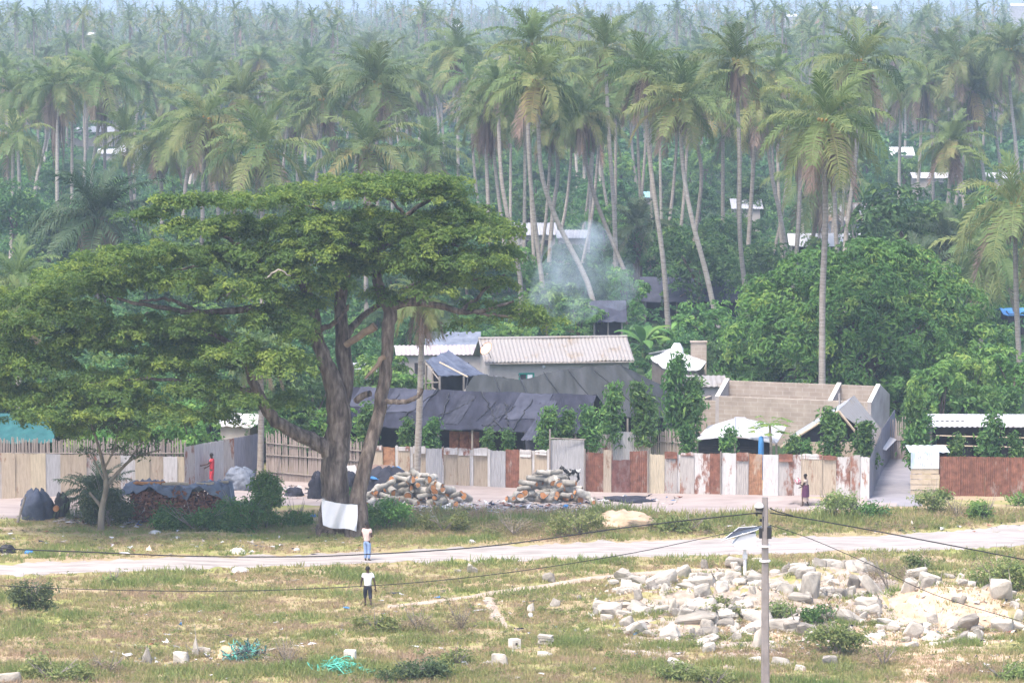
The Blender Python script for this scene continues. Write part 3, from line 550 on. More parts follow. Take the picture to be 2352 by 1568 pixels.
# ------------------------------------------------------------------ the spreading rain tree
DT = DG(1222)
def rain_tree():
    b = gp(775, 1222); o = empty('rain_tree', b, 'huge spreading flat-topped tree with dark forked trunk beside the road', 'tree')
    def st(pts): return np.array([at(x, y, DT + d) for x, y, d, r in pts]), np.array([p[3] for p in pts])
    def limb(mb, pts, n=None, wob=.06, seg=12):
        p, r = st(pts); n = n or len(pts) * 4; c = spline(p, n); rr = .82 * np.interp(np.linspace(0, 1, n), np.linspace(0, 1, len(r)), r); c[1:-1] += rng.normal(0, .03, (n - 2, 3)); mb.tube(c, rr, seg, wob=wob)
    mb = MB()
    limb(mb, [(768, 1232, 0, 1.15), (770, 1195, 0, .95), (771, 1150, 0, .8), (770, 1080, 0, .76), (775, 1020, 0, .74), (780, 960, 0, .7), (768, 890, 0, .55), (747, 830, 0, .44), (727, 770, .2, .38), (716, 700, .5, .32), (690, 640, .8, .24), (640, 600, 1, .15), (590, 570, 1, .08)], 60)
    for a in (735, 748, 800, 822): limb(mb, [(a, 1232 + abs(a - 775) * .1, -.5 - .2 * rng.random(), .28), ((a + 770) / 2, 1180, -.2, .3), (772, 1110, 0, .35)], 8)
    limb(mb, [(778, 960, .2, .45), (792, 880, .5, .5), (788, 780, .6, .42), (782, 690, .8, .34), (800, 610, 1, .26), (825, 530, 1.2, .18), (860, 470, 1.4, .1)])
    mb.build('trunk', M['bark'], o, smooth=True)
    mb = MB(); limb(mb, [(818, 1240, -1.0, .66), (822, 1195, -1.0, .58), (824, 1140, -.9, .47), (848, 1030, -.7, .40), (872, 940, -.5, .37), (885, 850, -.4, .35), (890, 770, -.3, .36), (893, 708, -.2, .4), (866, 640, 0, .28), (868, 570, .4, .22), (920, 505, .8, .16), (1000, 450, 1, .08)], 44)
    limb(mb, [(818, 920, -.2, .2), (835, 908, -.4, .2), (850, 903, -.6, .17)], 5)
    mb.build('second_trunk', M['bark'], o, smooth=True)
    mb = MB(); limb(mb, [(765, 1050, 0, .5), (740, 1022, -.2, .46), (690, 1000, -.6, .4), (632, 965, -1, .36), (598, 915, -1.3, .32), (577, 860, -1.6, .26), (545, 800, -2, .2), (470, 760, -2.6, .12), (400, 745, -3, .06)]); mb.build('low_limb', M['bark'], o, smooth=True)
    for pts in ([(888, 712, -.2, .32), (935, 696, -.5, .24), (1000, 699, -.9, .2), (1060, 716, -1.2, .16), (1110, 712, -1.4, .11), (1180, 692, -1.6, .06)],
                [(940, 697, -.5, .16), (990, 660, 0, .12), (1080, 640, .4, .09), (1160, 650, .6, .05)], [(1060, 716, -1.2, .12), (1120, 660, -1, .09), (1160, 630, -.8, .05)],
                [(1060, 716, -1.2, .1), (1150, 724, -1.5, .08), (1230, 735, -1.8, .05)],
                [(885, 922, -.6, .16), (925, 922, -.8, .14), (955, 912, -1, .13), (972, 895, -1.1, .1)],
                [(722, 760, 0, .2), (770, 740, -.6, .14), (800, 700, -1, .08)], [(700, 690, .3, .26), (600, 705, -.5, .22), (460, 718, -1.5, .17), (340, 700, -2.2, .12), (250, 682, -2.6, .06)],
                [(460, 718, -1.5, .13), (390, 690, -2, .1), (320, 690, -2.5, .05)], [(690, 640, .8, .18), (600, 620, .2, .13), (540, 650, -1, .1), (500, 690, -2, .05)],
                [(590, 575, 1, .14), (545, 560, .6, .12), (505, 535, .4, .09), (470, 505, .4, .05)], [(600, 600, 1, .13), (520, 600, 2, .1), (400, 620, 2.4, .06)],
                [(868, 570, .4, .15), (960, 545, .2, .12), (1040, 560, 0, .09), (1110, 590, -.2, .05)], [(960, 545, .2, .1), (1010, 520, .1, .08), (1060, 540, -.3, .05)], [(930, 500, .8, .12), (900, 460, .6, .08), (850, 440, .6, .05)],
                [(820, 540, 1.1, .14), (770, 500, .4, .1), (700, 470, 0, .06)], [(590, 900, -1.3, .18), (480, 880, -2, .12), (330, 870, -3, .08), (200, 880, -3.5, .04)], [(788, 780, .6, .25), (840, 720, 2, .18), (960, 650, 3.5, .1), (1050, 600, 4, .06)], [(716, 700, .5, .25), (560, 660, 3, .18), (380, 640, 5, .1), (200, 650, 6, .05)]):
        mb = MB(); limb(mb, pts, 18, seg=8); mb.build('branch', M['bark'], o, smooth=True)
    mb = MB(); limb(mb, [(884, 818, -.9, .16), (862, 842, -1.1, .13), (838, 870, -1.2, .05)], 6); limb(mb, [(795, 792, -.5, .2), (830, 768, -.8, .2), (862, 748, -1, .24)], 6); mb.build('broken_branch', M['brokenwood'], o, smooth=True)
    for pts in ([(520, 680, -4.5, .06), (545, 660, -4.6, .05), (560, 680, -4.6, .05), (590, 700, -4.7, .02)], [(610, 640, -4, .05), (640, 620, -4.1, .05), (668, 634, -4.2, .02)]):
        mb = MB(); limb(mb, pts, 12, seg=6); mb.build('bare_branch', M['barkpalm'], o, smooth=True)
    pads = [(900, 428, 130, 26), (1000, 455, 80, 28), (800, 425, 85, 22), (715, 450, 100, 26), (620, 472, 95, 24), (500, 470, 105, 24), (395, 470, 70, 22), (340, 500, 55, 20), (1060, 500, 90, 34), (1120, 540, 90, 38), (1165, 590, 45, 32), (1010, 425, 70, 18), (850, 450, 110, 30),
            (880, 520, 130, 42), (740, 520, 130, 38), (600, 540, 115, 34), (450, 535, 110, 28), (1000, 540, 110, 38), (1090, 610, 100, 36), (1010, 630, 100, 40),
            (260, 600, 120, 28), (160, 640, 105, 30), (350, 590, 110, 30), (450, 605, 110, 34), (560, 595, 120, 34), (90, 690, 85, 36), (700, 590, 120, 38), (840, 620, 100, 46), (940, 610, 80, 44),
            (50, 760, 95, 48), (150, 735, 110, 44), (230, 670, 110, 36), (420, 660, 100, 36), (330, 770, 130, 46), (220, 800, 120, 56), (80, 850, 120, 58), (440, 760, 105, 42), (560, 680, 110, 46), (640, 640, 90, 42),
            (620, 750, 100, 50), (690, 700, 60, 44), (530, 830, 95, 56), (645, 850, 85, 56), (380, 850, 120, 56), (250, 900, 120, 48), (110, 920, 105, 40), (470, 900, 90, 42), (570, 930, 50, 34), (660, 930, 44, 30), (760, 660, 60, 50), (800, 560, 110, 44), (15, 820, 80, 60), (300, 640, 110, 30), (520, 520, 100, 26),
            (1140, 715, 100, 22), (1210, 735, 95, 24), (1255, 745, 60, 20), (1000, 675, 80, 26), (1160, 660, 55, 24), (1060, 655, 90, 30), (960, 560, 90, 36), (1080, 745, 60, 14), (880, 690, 50, 26), (700, 780, 40, 50), (450, 820, 90, 50), (340, 940, 70, 26), (180, 960, 70, 24), (-30, 700, 70, 40), (-40, 880, 80, 50), (90, 965, 90, 30), (260, 960, 90, 26), (400, 965, 70, 26), (30, 920, 70, 36), (500, 960, 50, 30), (160, 990, 60, 18), (320, 1000, 50, 16)]
    P_, N_, t_ = [], [], []
    for cx, cy, rx, ry in pads:
        low = (cy - 420) / 520
        for rep in range(2):
            d = (-1 if rep == 0 else 1) * rng.uniform(.2, 2.6) - (2.2 * low if rep == 0 and cx < 760 else 0); m = 49.0
            c = at(cx + rng.normal(0, 6), cy + (5 * rep), DT + d); rad = (rx / m, rx / m * .9, ry / m)
            k = max(8, int(33 * (rx * ry) / (110 * 34) * (1.1 if rep == 0 else .7)))
            if cx > 930 and cy > 640: k = int(k * .62)
            P, N, t = domes(c, rad, k, 64, rng, .42, 1.1, -.1, .5, .35); P = P + rng.normal(0, .07, P.shape); P_.append(P); N_.append(N); t_.append(t)
    P, N, t = np.concatenate(P_), np.concatenate(N_), np.concatenate(t_)
    mb = MB(); leaves(mb, P, N, .18, t, aspect=.5)
    mb.build('crown', M['leaf_rain'], o)
rain_tree()

# ------------------------------------------------------------------ the big round mango tree
def mango():
    D = 212; b = at(1965, PB(D), D); b[2] = 0; o = empty('mango_tree', b, 'large round bright-green mango tree behind the block house', 'tree')
    lobes = [(1790, 700, 95, 70, 1), (1880, 640, 100, 65, 1), (1990, 610, 110, 55, 2), (2090, 640, 100, 60, 2), (2170, 720, 95, 70, 1), (2230, 800, 80, 70, 0), (1740, 800, 70, 75, 0), (1830, 790, 100, 80, -2), (1960, 730, 120, 80, -2.4), (2080, 780, 110, 85, -2.2), (2170, 860, 100, 80, -1.5),
             (1740, 880, 60, 50, 0), (1860, 880, 100, 70, -1.5), (1990, 860, 110, 80, -2.6), (2100, 900, 90, 70, -2), (2240, 900, 80, 60, -.5), (1930, 790, 80, 60, -3), (2030, 680, 80, 60, -1.5), (1700, 850, 45, 45, .5), (2020, 950, 90, 60, -2), (2120, 980, 80, 50, -1), (2230, 980, 70, 50, 0), (2290, 880, 50, 60, 1), (1920, 660, 60, 40, -1), (2130, 690, 60, 45, -.5), (2060, 600, 50, 30, 1)]
    mb = MB(); lb = MB()
    for cx, cy, rx, ry, d in lobes:
        c = at(cx, cy, D + d); s = 37.0; P, N, t = domes(c, (rx / s, rx / s, ry / s), int(62 * rx * ry / 7500), 40, rng, .72, .4, -.5, .75, .75); leaves(mb, P, N, .36, t, aspect=.4)
        lb.tube(spline([b + [0, 0, 1.2], (b + c) / 2 + [0, 0, 1.2], c], 8), np.linspace(.25, .05, 8), 6)
    lb.tube([b - [0, 0, .2], b + [0, 0, 1.4], b + [.2, 0, 2.5]], [.6, .5, .35], 10); lb.build('trunk', M['bark'], o, smooth=True); mb.build('crown', M['leaf_mango'], o)
M['leaf_mango'] = leafmat('mango_leaf', [(0, (.065, .155, .04)), (.5, (.11, .24, .055)), (.8, (.18, .31, .065)), (1, (.29, .39, .09))], var=.05, hue=.0)
mango()

# ------------------------------------------------------------------ other broadleaf trees and bushes
BL = [broadleaf_mesh('broadleaf', 20 + i, (6.5, 7.5, 5.5, 8.0, 6.0)[i], (3.2, 3.0, 3.4, 3.6, 2.6)[i], 16, 4200, .36, [M['leaf_dark']]) for i in range(5)]
BLL = [broadleaf_mesh('bright', 30 + i, (5.5, 5.0, 6.0)[i], (2.8, 3.0, 2.4)[i], 12, 2600, .36, [M['leaf_light']], .12) for i in range(3)]
TREES = [
 ('dark dense broadleaf tree between the spiky palm and the tall palm cluster', 290, 1010, 0, 3, 9.5), ('second dark broadleaf tree below the distant round-crowned palm', 300, 950, 0, 0, 7.5), ('dark tree left of the palm with the dead fronds', 285, 1075, 0, 1, 6.5),
 ('dark rounded mango-like tree behind the black net roofs and the slim palm', 270, 1610, 0, 3, 8.0), ('dark tree between the leaning palm and the curved palm', 300, 1500, 0, 0, 6.5), ('dark green tree with domed crown left of the right edge palm', 262, 2130, 0, 3, 12.2), ('smaller dark tree right of the striped tin roof', 275, 2040, 0, 2, 7.5),
 ('dark tree behind the right edge coconut palm', 280, 2290, 0, 1, 7.0), ('dark blue-green tree at the left edge under the yellowing palm', 330, 40, 0, 3, 9.0), ('dark tree right of the left edge palm', 310, 110, 0, 0, 6.5), ('leafy tree before the tin-roofed houses at upper left', 300, 300, 0, 2, 5.5)]
for lab, D, px, kind, v, h in TREES:
    b = at(px, PB(D), D); b[2] = 0; tree(BL[v], b, lab, s=h / (6.5, 7.5, 5.5, 8.0, 6.0)[v])
BRIGHT = [('bright green bush in the smoke behind the concrete house', 246, 1330, 4.2), ('pale green tree left of the smoke', 252, 1260, 4.6), ('fresh green shrub under the leaning palm trunk', 240, 1560, 3.2), ('light green leafy tree standing behind the left plank fence', 180, 440, 4.4), ('light green bush right of the smoky hut', 236, 1640, 4.6), ('pale bush between slim palm trunks above the smoky hut', 268, 1440, 4.6),
          ('bright green bush behind the fence beneath the low limb of the spreading tree', 185, 720, 3.4), ('dark bushy tree left of the second trunk before the tin shed', 206, 858, 3.9), ('leafy bush hiding the wall of the low purple-brown tin shed', 206, 918, 3.1), ('small bush under the eave between tin shed and tarp shelter', 208.5, 952, 2.6), ('fresh green tree behind the teal tarp roof', 196, 260, 5.2), ('leafy tree behind the white-roofed shed at the far right', 200, 2230, 4.8), ('light green tree behind the right end of the far right shed', 203, 2330, 5.0), ('green tree in front of the round mango, right of the alley', 196, 2165, 4.6), ('rounded green bush behind the dish house', 232, 1180, 3.6)]
for i, (lab, D, px, h) in enumerate(BRIGHT):
    b = at(px, PB(D), D); b[2] = 0; tree(BLL[i % 3], b, lab, s=h / (5.5, 5.0, 6.0)[i % 3])
for k in range(34):
    px = -20 + 800 * (k + rng.random()) / 34; D = rng.uniform(184, 203); b = at(px, PB(D), D); b[2] = 0
    if blocked(b[0], D, 1.2, 3.5) or 0 < px < 150 and D < 192 or 495 < px < 590: continue
    tree(BLL[k % 3] if k % 3 == 0 else BL[k % 5], b, 'leafy dark green tree behind the left fences under the spreading tree', group='trees behind the left fences', s=rng.uniform(.45, .8))
n = 0; tries = 0
while n < 185 and tries < 5000:
    tries += 1; D = 205 + 330 * rng.random() ** 1.1; x = rng.uniform(-.158, .158) * D; h = rng.uniform(3.2, 6.8) * (1 if D > 260 else .7)
    u = proj(x, D, 0)[0]
    if blocked(x, D, h * .5, h * .95) or (u > 1640 and D < 213): continue
    k = int(rng.integers(5)); br = rng.random() < .3; me = BLL[k % 3] if br else BL[k]; H0 = (5.5, 5.0, 6.0)[k % 3] if br else (6.5, 7.5, 5.5, 8.0, 6.0)[k]
    tree(me, (x, D, 0), 'leafy green tree in the undergrowth between the palm trunks', group='trees of the undergrowth', s=h / H0, sz=rng.uniform(.85, 1.1)); n += 1
# the big drooping oil palm at left
def feather(name, lab, D, px, py, s, tint_dead, seed):
    c = at(px, py, D); b = c.copy(); b[2] = 0; o = empty(name, b, lab, 'palm')
    mb = MB(); mb.tube([b - [0, 0, .2], b + (c - b) * .5, c], [.45, .4, .35], 9, wob=.1); mb.build('trunk', M['bark'], o, smooth=True)
    link('crown', palm_crown(seed, nf=34, L=4.6, nl=30, lw=.12, dead=2, droop=55, e_lo=-20).mesh('fronds', [M['palm_dk'], M['dead']]), o, c - b, (0, 0, 1), (s,) * 3)
    if tint_dead: link('dead_fronds', SKIRT[0], o, c - b, (0, 0, 0), (1.8, 1.8, 1.4)); link('dead_fronds', SKIRT[1], o, c - b, (0, 0, 2), (2.2, 2.2, 1.3))
M['palm_dk'] = leafmat('oil_palm_leaf', [(0, (.035, .07, .035)), (.6, (.06, .10, .045)), (1, (.11, .13, .06))], trans=.25, var=.1)
feather('oil_palm', 'big dark feathery oil palm with grey hanging skirt left above the spreading tree', 245, 228, 498, 1.15, True, 77)
feather('oil_palm', 'dark low feathery palm left of the right edge coconut palm', 250, 2110, 640, .9, False, 78)
feather('oil_palm', 'grey-green feathery palm above the middle of the round mango tree', 258, 2180, 560, .8, False, 79)
feather('oil_palm', 'young feathery palm between slim trunks above the smoke', 300, 1465, 520, .8, False, 80)
feather('palm_shrub', 'dark low palm shrub behind the small forked tree', 167, 222, 1142, .5, False, 81)
# bananas
def banana(lab, D, px, py, s, seed):
    r = np.random.default_rng(seed); c = at(px, PB(D), D); c[2] = 0; o = empty('banana_plant', c, lab, 'banana plant')
    mb = MB(); mb.tube([c, c + [0, 0, 1.6 * s]], [.16, .1], 8); mb.build('stem', M['leafstem'], o, smooth=True); mb = MB()
    for k in range(9):
        a = k * 2.4 + r.normal(0, .2); e = math.radians(r.uniform(35, 80)); L = 2.6 * s * r.uniform(.8, 1.1); n = 9; q = np.linspace(0, 1, n); el = e - math.radians(75) * q ** 1.3
        d = np.stack([np.cos(el) * math.cos(a), np.cos(el) * math.sin(a), np.sin(el)], -1); p = c + [0, 0, 1.5 * s] + np.cumsum(d * L / n, 0); sd = np.array([-math.sin(a), math.cos(a), 0]); w = (.36 * s * np.sin(np.clip(q * 2.9 + .1, 0, 3.1)))[:, None]
        mb.grid(np.stack([p - sd * w - [0, 0, .1], p, p + sd * w - [0, 0, .1]], 1), r.uniform(.2, .9))
    mb.build('leaves', M['leaf_light'], o)
M['leafstem'] = plain('banana_stem', (.14, .18, .07))
banana('broad-leaved banana plant right of the smoky hut', 236, 1478, 0, 1.0, 1); banana('banana plant with upright leaves beside the slim palm trunk', 238, 1555, 0, .95, 2); banana('banana plant left of the yellow-fronded smoky corner', 240, 1520, 0, .8, 3)
# ------------------------------------------------------------------ leafy young trees along the fences
def youngtree_mesh(seed, h, rad, n, lobes=5):
    r = np.random.default_rng(seed); mb = MB(); tb = MB(); tb.tube([(0, 0, -.1), (r.normal(0, .05), 0, h * .5), (0, r.normal(0, .05), h * .9)], [.06, .045, .02], 6)
    for k in range(lobes):
        z = h * (.42 + .5 * k / max(1, lobes - 1)); rr = rad * (1.0 - .45 * (k / max(1, lobes - 1)) ** 2) * r.uniform(.8, 1.1); c = (r.normal(0, rad * .25), r.normal(0, rad * .25), z)
        P, N, t = clumped(c, (rr, rr, h * .16), n // lobes, r, .16, 7, .5, -.7); leaves(mb, P, N, .24, t, r=r, aspect=.42)
    return tb.mesh('stem', M['barkpalm'], smooth=True), mb.mesh('young_leaves', M['leaf_young'])
M['leaf_young'] = leafmat('young_tree_leaf', [(0, (.06, .14, .045)), (.6, (.11, .23, .06)), (1, (.22, .36, .09))], var=.15, hue=.012)
YM = [youngtree_mesh(400 + i, 3.0, (.34, .45, .39, .48)[i], (900, 1200, 1000, 1400)[i], (5, 4, 6, 4)[i]) for i in range(4)]
YT = [(932, 968, 1028, 0, 'leafy young tree left of the slim bare palm trunk before the net shed'), (992, 968, 1030, 1, 'leafy young tree right of the slim bare palm trunk before the net shed'), (1121, 990, 1030, 0, 'small round young tree peeping over the beige fence panels, the left of two'), (1168, 992, 1030, 0, 'smallest young tree over the fence, above the brown panel'),
      (1262, 942, 1032, 2, 'bushy young tree at the corner post of the tall grey sheet'), (1300, 950, 1030, 0, 'pale green young tree close right of the bushy one at the fence corner'), (1352, 942, 1036, 2, 'upright young tree above the rust-red fence panel'), (1410, 890, 1030, 2, 'slim dark young tree against the gable of the net shed'), (1475, 890, 1035, 3, 'tall two-tiered young tree in front of the rear net roof'),
      (1550, 830, 1010, 1, 'tallest leafy young tree right of the rear net roof'), (1585, 880, 1000, 3, 'full leafy young tree beside the pink annexe wall'), (1580, 985, 1042, 0, 'low young tree over the fence by the left end of the pale hip roof'), (1672, 990, 1042, 0, 'small young tree in front of the pale hip roof'), (1910, 950, 1040, 1, 'dark young tree in front of the gable hut'), (1990, 975, 1047, 3, 'yellowish green young tree by the fence end near the alley'), (1818, 1005, 1042, 0, 'scrawny young tree at the left eave of the gable hut'), (1852, 1015, 1042, 0, 'little shrub above the fence between the hut gable trees'),
      (2105, 905, 1040, 2, 'tall young tree left of the far right shed'), (2108, 960, 1038, 1, 'bright young tree over the blue and white sheet'), (2278, 955, 1048, 2, 'slim young tree in front of the far right shed'), (2195, 1005, 1048, 0, 'tiny young tree over the rusty fence near its left end'), (2335, 1000, 1052, 0, 'young tree at the right picture edge over the rusty fence'), (2318, 900, 990, 1, 'leafy tree over the roof of the far right shed'),
      (840, 935, 1020, 0, 'young tree half hidden behind the leaning second trunk')]
YH0 = 3.0
for px, top, bot, v, lab in YT:
    D = 182 if px > 1390 or px < 1100 else 180.5
    if px > 1575: D = 176.8
    if px in (1550, 1585): D = 186
    if px == 2318: D = 192
    if px > 2090 and D != 192: D = 176.5
    a, t = at(px, bot, D), at(px, top, D); h = t[2]; b = np.array([a[0], D, 0]); s = h / YH0
    wid = (t[2] - a[2]) / h; tree(YM[v], b, lab, 'young tree', s=min(s, 1.25), sz=s / min(s, 1.25), name='young_tree')
# papaya
def papaya():
    D = 180; b = at(1765, PB(D), D); b[2] = 0; top = at(1768, 975, D); o = empty('papaya_tree', b, 'papaya tree with pale stem and flat whorl of lobed leaves before the pale hip roof', 'papaya tree')
    mb = MB(); mb.tube(spline([b, (b + top) / 2 + [.1, 0, 0], top], 8), np.linspace(.09, .06, 8), 8); mb.build('trunk', M['barkpalm'], o, smooth=True); mb = MB()
    for k in range(20):
        a = k * 2.4; e = math.radians(rng.uniform(-25, 50)); L = rng.uniform(.6, 1.0); d = np.array([math.cos(a) * math.cos(e), math.sin(a) * math.cos(e), math.sin(e)]); p = top + d * L; mb.tube([top, p], [.018, .012], 4, .8)
        for j in range(7):
            f = a + (j - 3) * .5; v = np.array([math.cos(f), math.sin(f), -.35]); s = np.array([-math.sin(f), math.cos(f), 0]); ll = .42 * (1 - .08 * abs(j - 3)); mb.quads([[p, p + v * ll * .6 + s * .08, p + v * ll, p + v * ll * .6 - s * .08]], rng.uniform(.3, 1))
    mb.build('crown', M['leaf_light'], o)
papaya()
# small forked tree and shrubs at left
def forked():
    D = DG(1215); o = empty('forked_tree', gp(232, 1217), 'small pale-barked tree with forked trunk and thin foliage at left', 'tree'); mb = MB()
    for pts in ([(232, 1220, .17), (234, 1170, .15), (244, 1120, .13), (238, 1070, .1), (225, 1020, .07), (205, 960, .04)], [(236, 1168, .1), (222, 1150, .08), (205, 1130, .06)], [(243, 1118, .1), (275, 1080, .08), (310, 1050, .06), (370, 1032, .03)], [(240, 1075, .06), (262, 1030, .05), (275, 970, .03)], [(290, 1065, .05), (330, 1010, .04), (345, 985, .02)], [(238, 1100, .05), (218, 1060, .04), (200, 1030, .02)]):
        c = spline([at(x, y, D + rng.normal(0, .2)) for x, y, r in pts], 14); mb.tube(c, np.interp(np.linspace(0, 1, 14), np.linspace(0, 1, len(pts)), [p[2] for p in pts]), 8, wob=.05)
    mb.build('trunk', M['bark_pale'], o, smooth=True); mb = MB()
    for cx, cy, rx, ry, k in ((235, 960, 80, 45, 1100), (300, 985, 50, 30, 380), (180, 985, 45, 30, 320), (270, 1030, 40, 20, 160), (345, 1010, 40, 25, 200), (200, 1040, 25, 16, 90), (320, 1045, 35, 12, 90), (240, 920, 60, 30, 500)):
        P, N, t = clumped(at(cx, cy, D + rng.normal(0, .6)), (rx / 49, rx / 49, ry / 49), k, rng, .16, 6, .2, -.9); leaves(mb, P, N, .17, t)
    mb.build('crown', M['bush_dk'], o)
M['bush_dk'] = leafmat('sparse_leaf', [(0, (.075, .115, .05)), (.6, (.115, .16, .065)), (1, (.18, .21, .085))], var=.1)
forked()
def bush(lab, px, py, w, h, dens, mm, lsize=.16, name='bush', cat='bush', group=None, cone=False, stems=True, D=None):
    b = gp(px, py); D = b[1]; s = F / D; o = empty(name, b, lab, cat, group); mb = MB(); rw, hh = w / s / 2, h / s
    if px < 960 and py < 1230: dens = dens * 2.0
    k = max(3, int(w * h / 1300)); per = int(dens * (.75 if mm is not M['dryweed'] else .5) * w * h / 2600 / k)
    for j in range(k + 2):
        f = j / (k + 1); q = rng.uniform(-.75, .75); z = rng.uniform(.12, .72)
        if cone: q *= .5 * (1.2 - z)
        c = b + [q * rw, rng.uniform(-.4, .4) * rw, z * hh * (1 - .35 * abs(q))]; r = rng.uniform(.18, .5) * min(rw, hh)
        P, N, t = clumped(c, (r * 1.1, r, r * .95), per, rng, lsize * 1.1, 5, .2, -.9); P[:, 2] = np.maximum(P[:, 2], b[2] + .02); leaves(mb, P, N, lsize, t, aspect=.45 if mm is not M['dryweed'] else .14)
    mb.build('foliage', mm, o)
    if stems:
        tb = MB()
        for j in range(11): a = rng.uniform(0, 6.28); tb.tube([b, b + [math.cos(a) * rw * .3, math.sin(a) * rw * .3, hh * .45], b + [math.cos(a) * rw * .6, math.sin(a) * rw * .5, hh * rng.uniform(.6, 1.15)]], [.02, .015, .006], 4)
        tb.build('stems', M['oldwood'], o)
    return o
B_ = M['bush']
for a in (('bright green creeping bush in front of the firewood stack', 450, 1218, 250, 62, 700, M['leaf_young']), ('tall pointed dark green bush right of the firewood stack', 612, 1215, 120, 160, 560, B_, .16, 'bush', 'bush', None, True), ('green bush at the foot of the firewood stack, right part', 560, 1218, 170, 96, 560, B_), ('dark bushy shrub behind the small forked tree', 250, 1208, 120, 130, 520, M['bush_dk']), ('low bush left of the white hanging cloth', 680, 1205, 70, 60, 420, B_),
          ('dark rounded bush right of the white hanging cloth', 888, 1212, 120, 76, 640, M['bush']), ('small leafy sapling between the two trunks of the spreading tree', 790, 1148, 34, 40, 420, M['leaf_young']), ('yellow-green bush in front of the tin fence, left of the alley', 1915, 1190, 110, 70, 460, M['weed']), ('bright low weed clump below the alley mouth', 1985, 1192, 130, 40, 520, M['leaf_young']),
          ('tall weed bush below the rusty fence at right', 2145, 1178, 90, 72, 480, M['weed']), ('rounded green weed clump right of the tall weed bush', 2262, 1195, 80, 60, 480, B_), ('weed clump at the right edge under the rusty fence', 2340, 1160, 60, 40, 420, B_), ('brown dry bush between the weed clumps at right', 2200, 1190, 100, 56, 420, M['dryweed']),
          ('dark green bush in the left foreground by the road', 68, 1400, 104, 76, 620, M['bush_dk']), ('small yellowish bush at the lower road edge', 262, 1342, 36, 36, 380, M['weed']), ('wide pale bush at the right edge below the road', 2295, 1352, 190, 90, 480, M['weed']), ('thin leafy bush behind the rubble near the road', 2105, 1320, 60, 60, 300, M['weed']), ('dry grey-brown bush behind the rubble slabs', 2040, 1345, 130, 76, 460, M['dryweed']), ('sprawling green weeds growing in front of the rubble', 1925, 1500, 140, 90, 420, M['weed']), ('green weeds in front of the rubble left of the pole', 1660, 1420, 110, 44, 380, M['weed']), ('green weeds right of the utility pole at the rubble foot', 1790, 1425, 90, 44, 380, M['weed']),
          ('leafy yellow-green weeds on the sand below the rubble', 1900, 1420, 120, 40, 420, M['leaf_young']), ('grass clump beneath the two standing stones', 1560, 1560, 120, 40, 420, M['weed']), ('brown dry weed clump in the middle foreground', 960, 1448, 120, 60, 420, M['dryweed']), ('olive weed clump in front of the walking man', 860, 1448, 100, 44, 420, M['weed']), ('dry brush in the foreground below the footpath fork', 1060, 1445, 100, 60, 380, M['dryweed']), ('dull green weeds at the bottom centre', 950, 1560, 170, 60, 420, M['bush_dk']), ('bottom weeds right of the green net', 1050, 1530, 110, 50, 380, M['weed']), ('dry brush by the rubble foot in the right foreground', 2030, 1530, 110, 60, 380, M['dryweed']), ('weeds at the bottom right corner', 2300, 1560, 130, 40, 380, M['weed']), ('weed clump at the bottom left corner', 120, 1560, 220, 50, 420, M['weed']), ('brown weeds left of the leaning stones', 250, 1545, 130, 50, 380, M['dryweed']), ('dry grey bush right of the teal rag heap', 660, 1525, 110, 60, 380, M['dryweed']), ('weed clump at the bottom of the pole', 1640, 1575, 110, 40, 420, M['weed']), ('wild olive scrub along the verge left of the sand heap', 1330, 1225, 160, 60, 420, M['weed']), ('wild scrub on the verge right of the dark rounded bush', 1020, 1220, 150, 52, 420, M['weed']), ('brownish scrub in the middle of the verge', 1180, 1228, 150, 56, 380, M['dryweed']), ('scrub on the verge right of the sand heap', 1580, 1222, 180, 50, 380, M['weed'])):
    bush(*a)
# ------------------------------------------------------------------ fences
def sheet_panel(A, B, z0, z1, z1b, amp=.02, per=.11, nrm=None, ragged=0.0):
    """an upright sheet between ground points A and B"""
    A, B = np.array(A, float), np.array(B, float); Lx = np.linalg.norm((B - A)[:2]); n = max(3, int(Lx / per * 4)) if amp else 5
    t = np.linspace(0, 1, n); d = (B - A) / Lx; nr = np.array([d[1], -d[0], 0]); off = amp * np.sin(t * Lx / per * 6.283)
    mb = MB(); rows = []
    for k, f in enumerate((0, .33, .66, 1)):
        z = (z0 + (z1 + (z1b - z1) * t - z0) * f) + (rng.uniform(-ragged, ragged, n) if ragged and k == 3 else 0)
        w = rng.normal(0, .012) ; rows.append(np.stack([A[0] + (B - A)[0] * t + nr[0] * (off + w), A[1] + (B - A)[1] * t + nr[1] * (off + w), z * np.ones(n)], -1))
    R = np.array(rows); mb.grid(R); mb.grid((R - nr * .018)[::-1]); return mb
def fence(name, lab, spans, cat='fence', posts=None):
    """spans: (x0,x1,ybase0,ybase1,ytop0,ytop1,material,amp,shift) in photo pixels, each a panel"""
    s0 = spans[0]; o = empty(name, gp(s0[0], s0[2]), lab, cat)
    for x0, x1, b0, b1, t0, t1, mm, amp, sh in spans:
        A, B = gp(x0, b0), gp(x1, b1); A[1] += sh; B[1] += sh
        za, zb = at(x0, t0, A[1])[2], at(x1, t1, B[1])[2]
        m = sheet_panel(A, B, min(A[2], B[2]) - .06, za, zb, amp, ragged=.025); p = m.build('panel', M[mm], o, smooth=True)
        if mm in LABP: p['label'] = LABP[mm]
    return o
LABP = {'p_rust': 'rust-red tin panel', 'p_orange': 'orange rusty tin panel', 'p_dark': 'dark brown rusty panel', 'p_white': 'white painted panel', 'p_whiterust': 'white panel with flaking paint and rust', 'p_beige': 'beige panel', 'p_grey': 'pale grey panel', 'reed': 'dry reed mat panel', 'p_greyrust': 'grey corrugated panel with rust streaks', 'p_yellow': 'straw-coloured panel'}
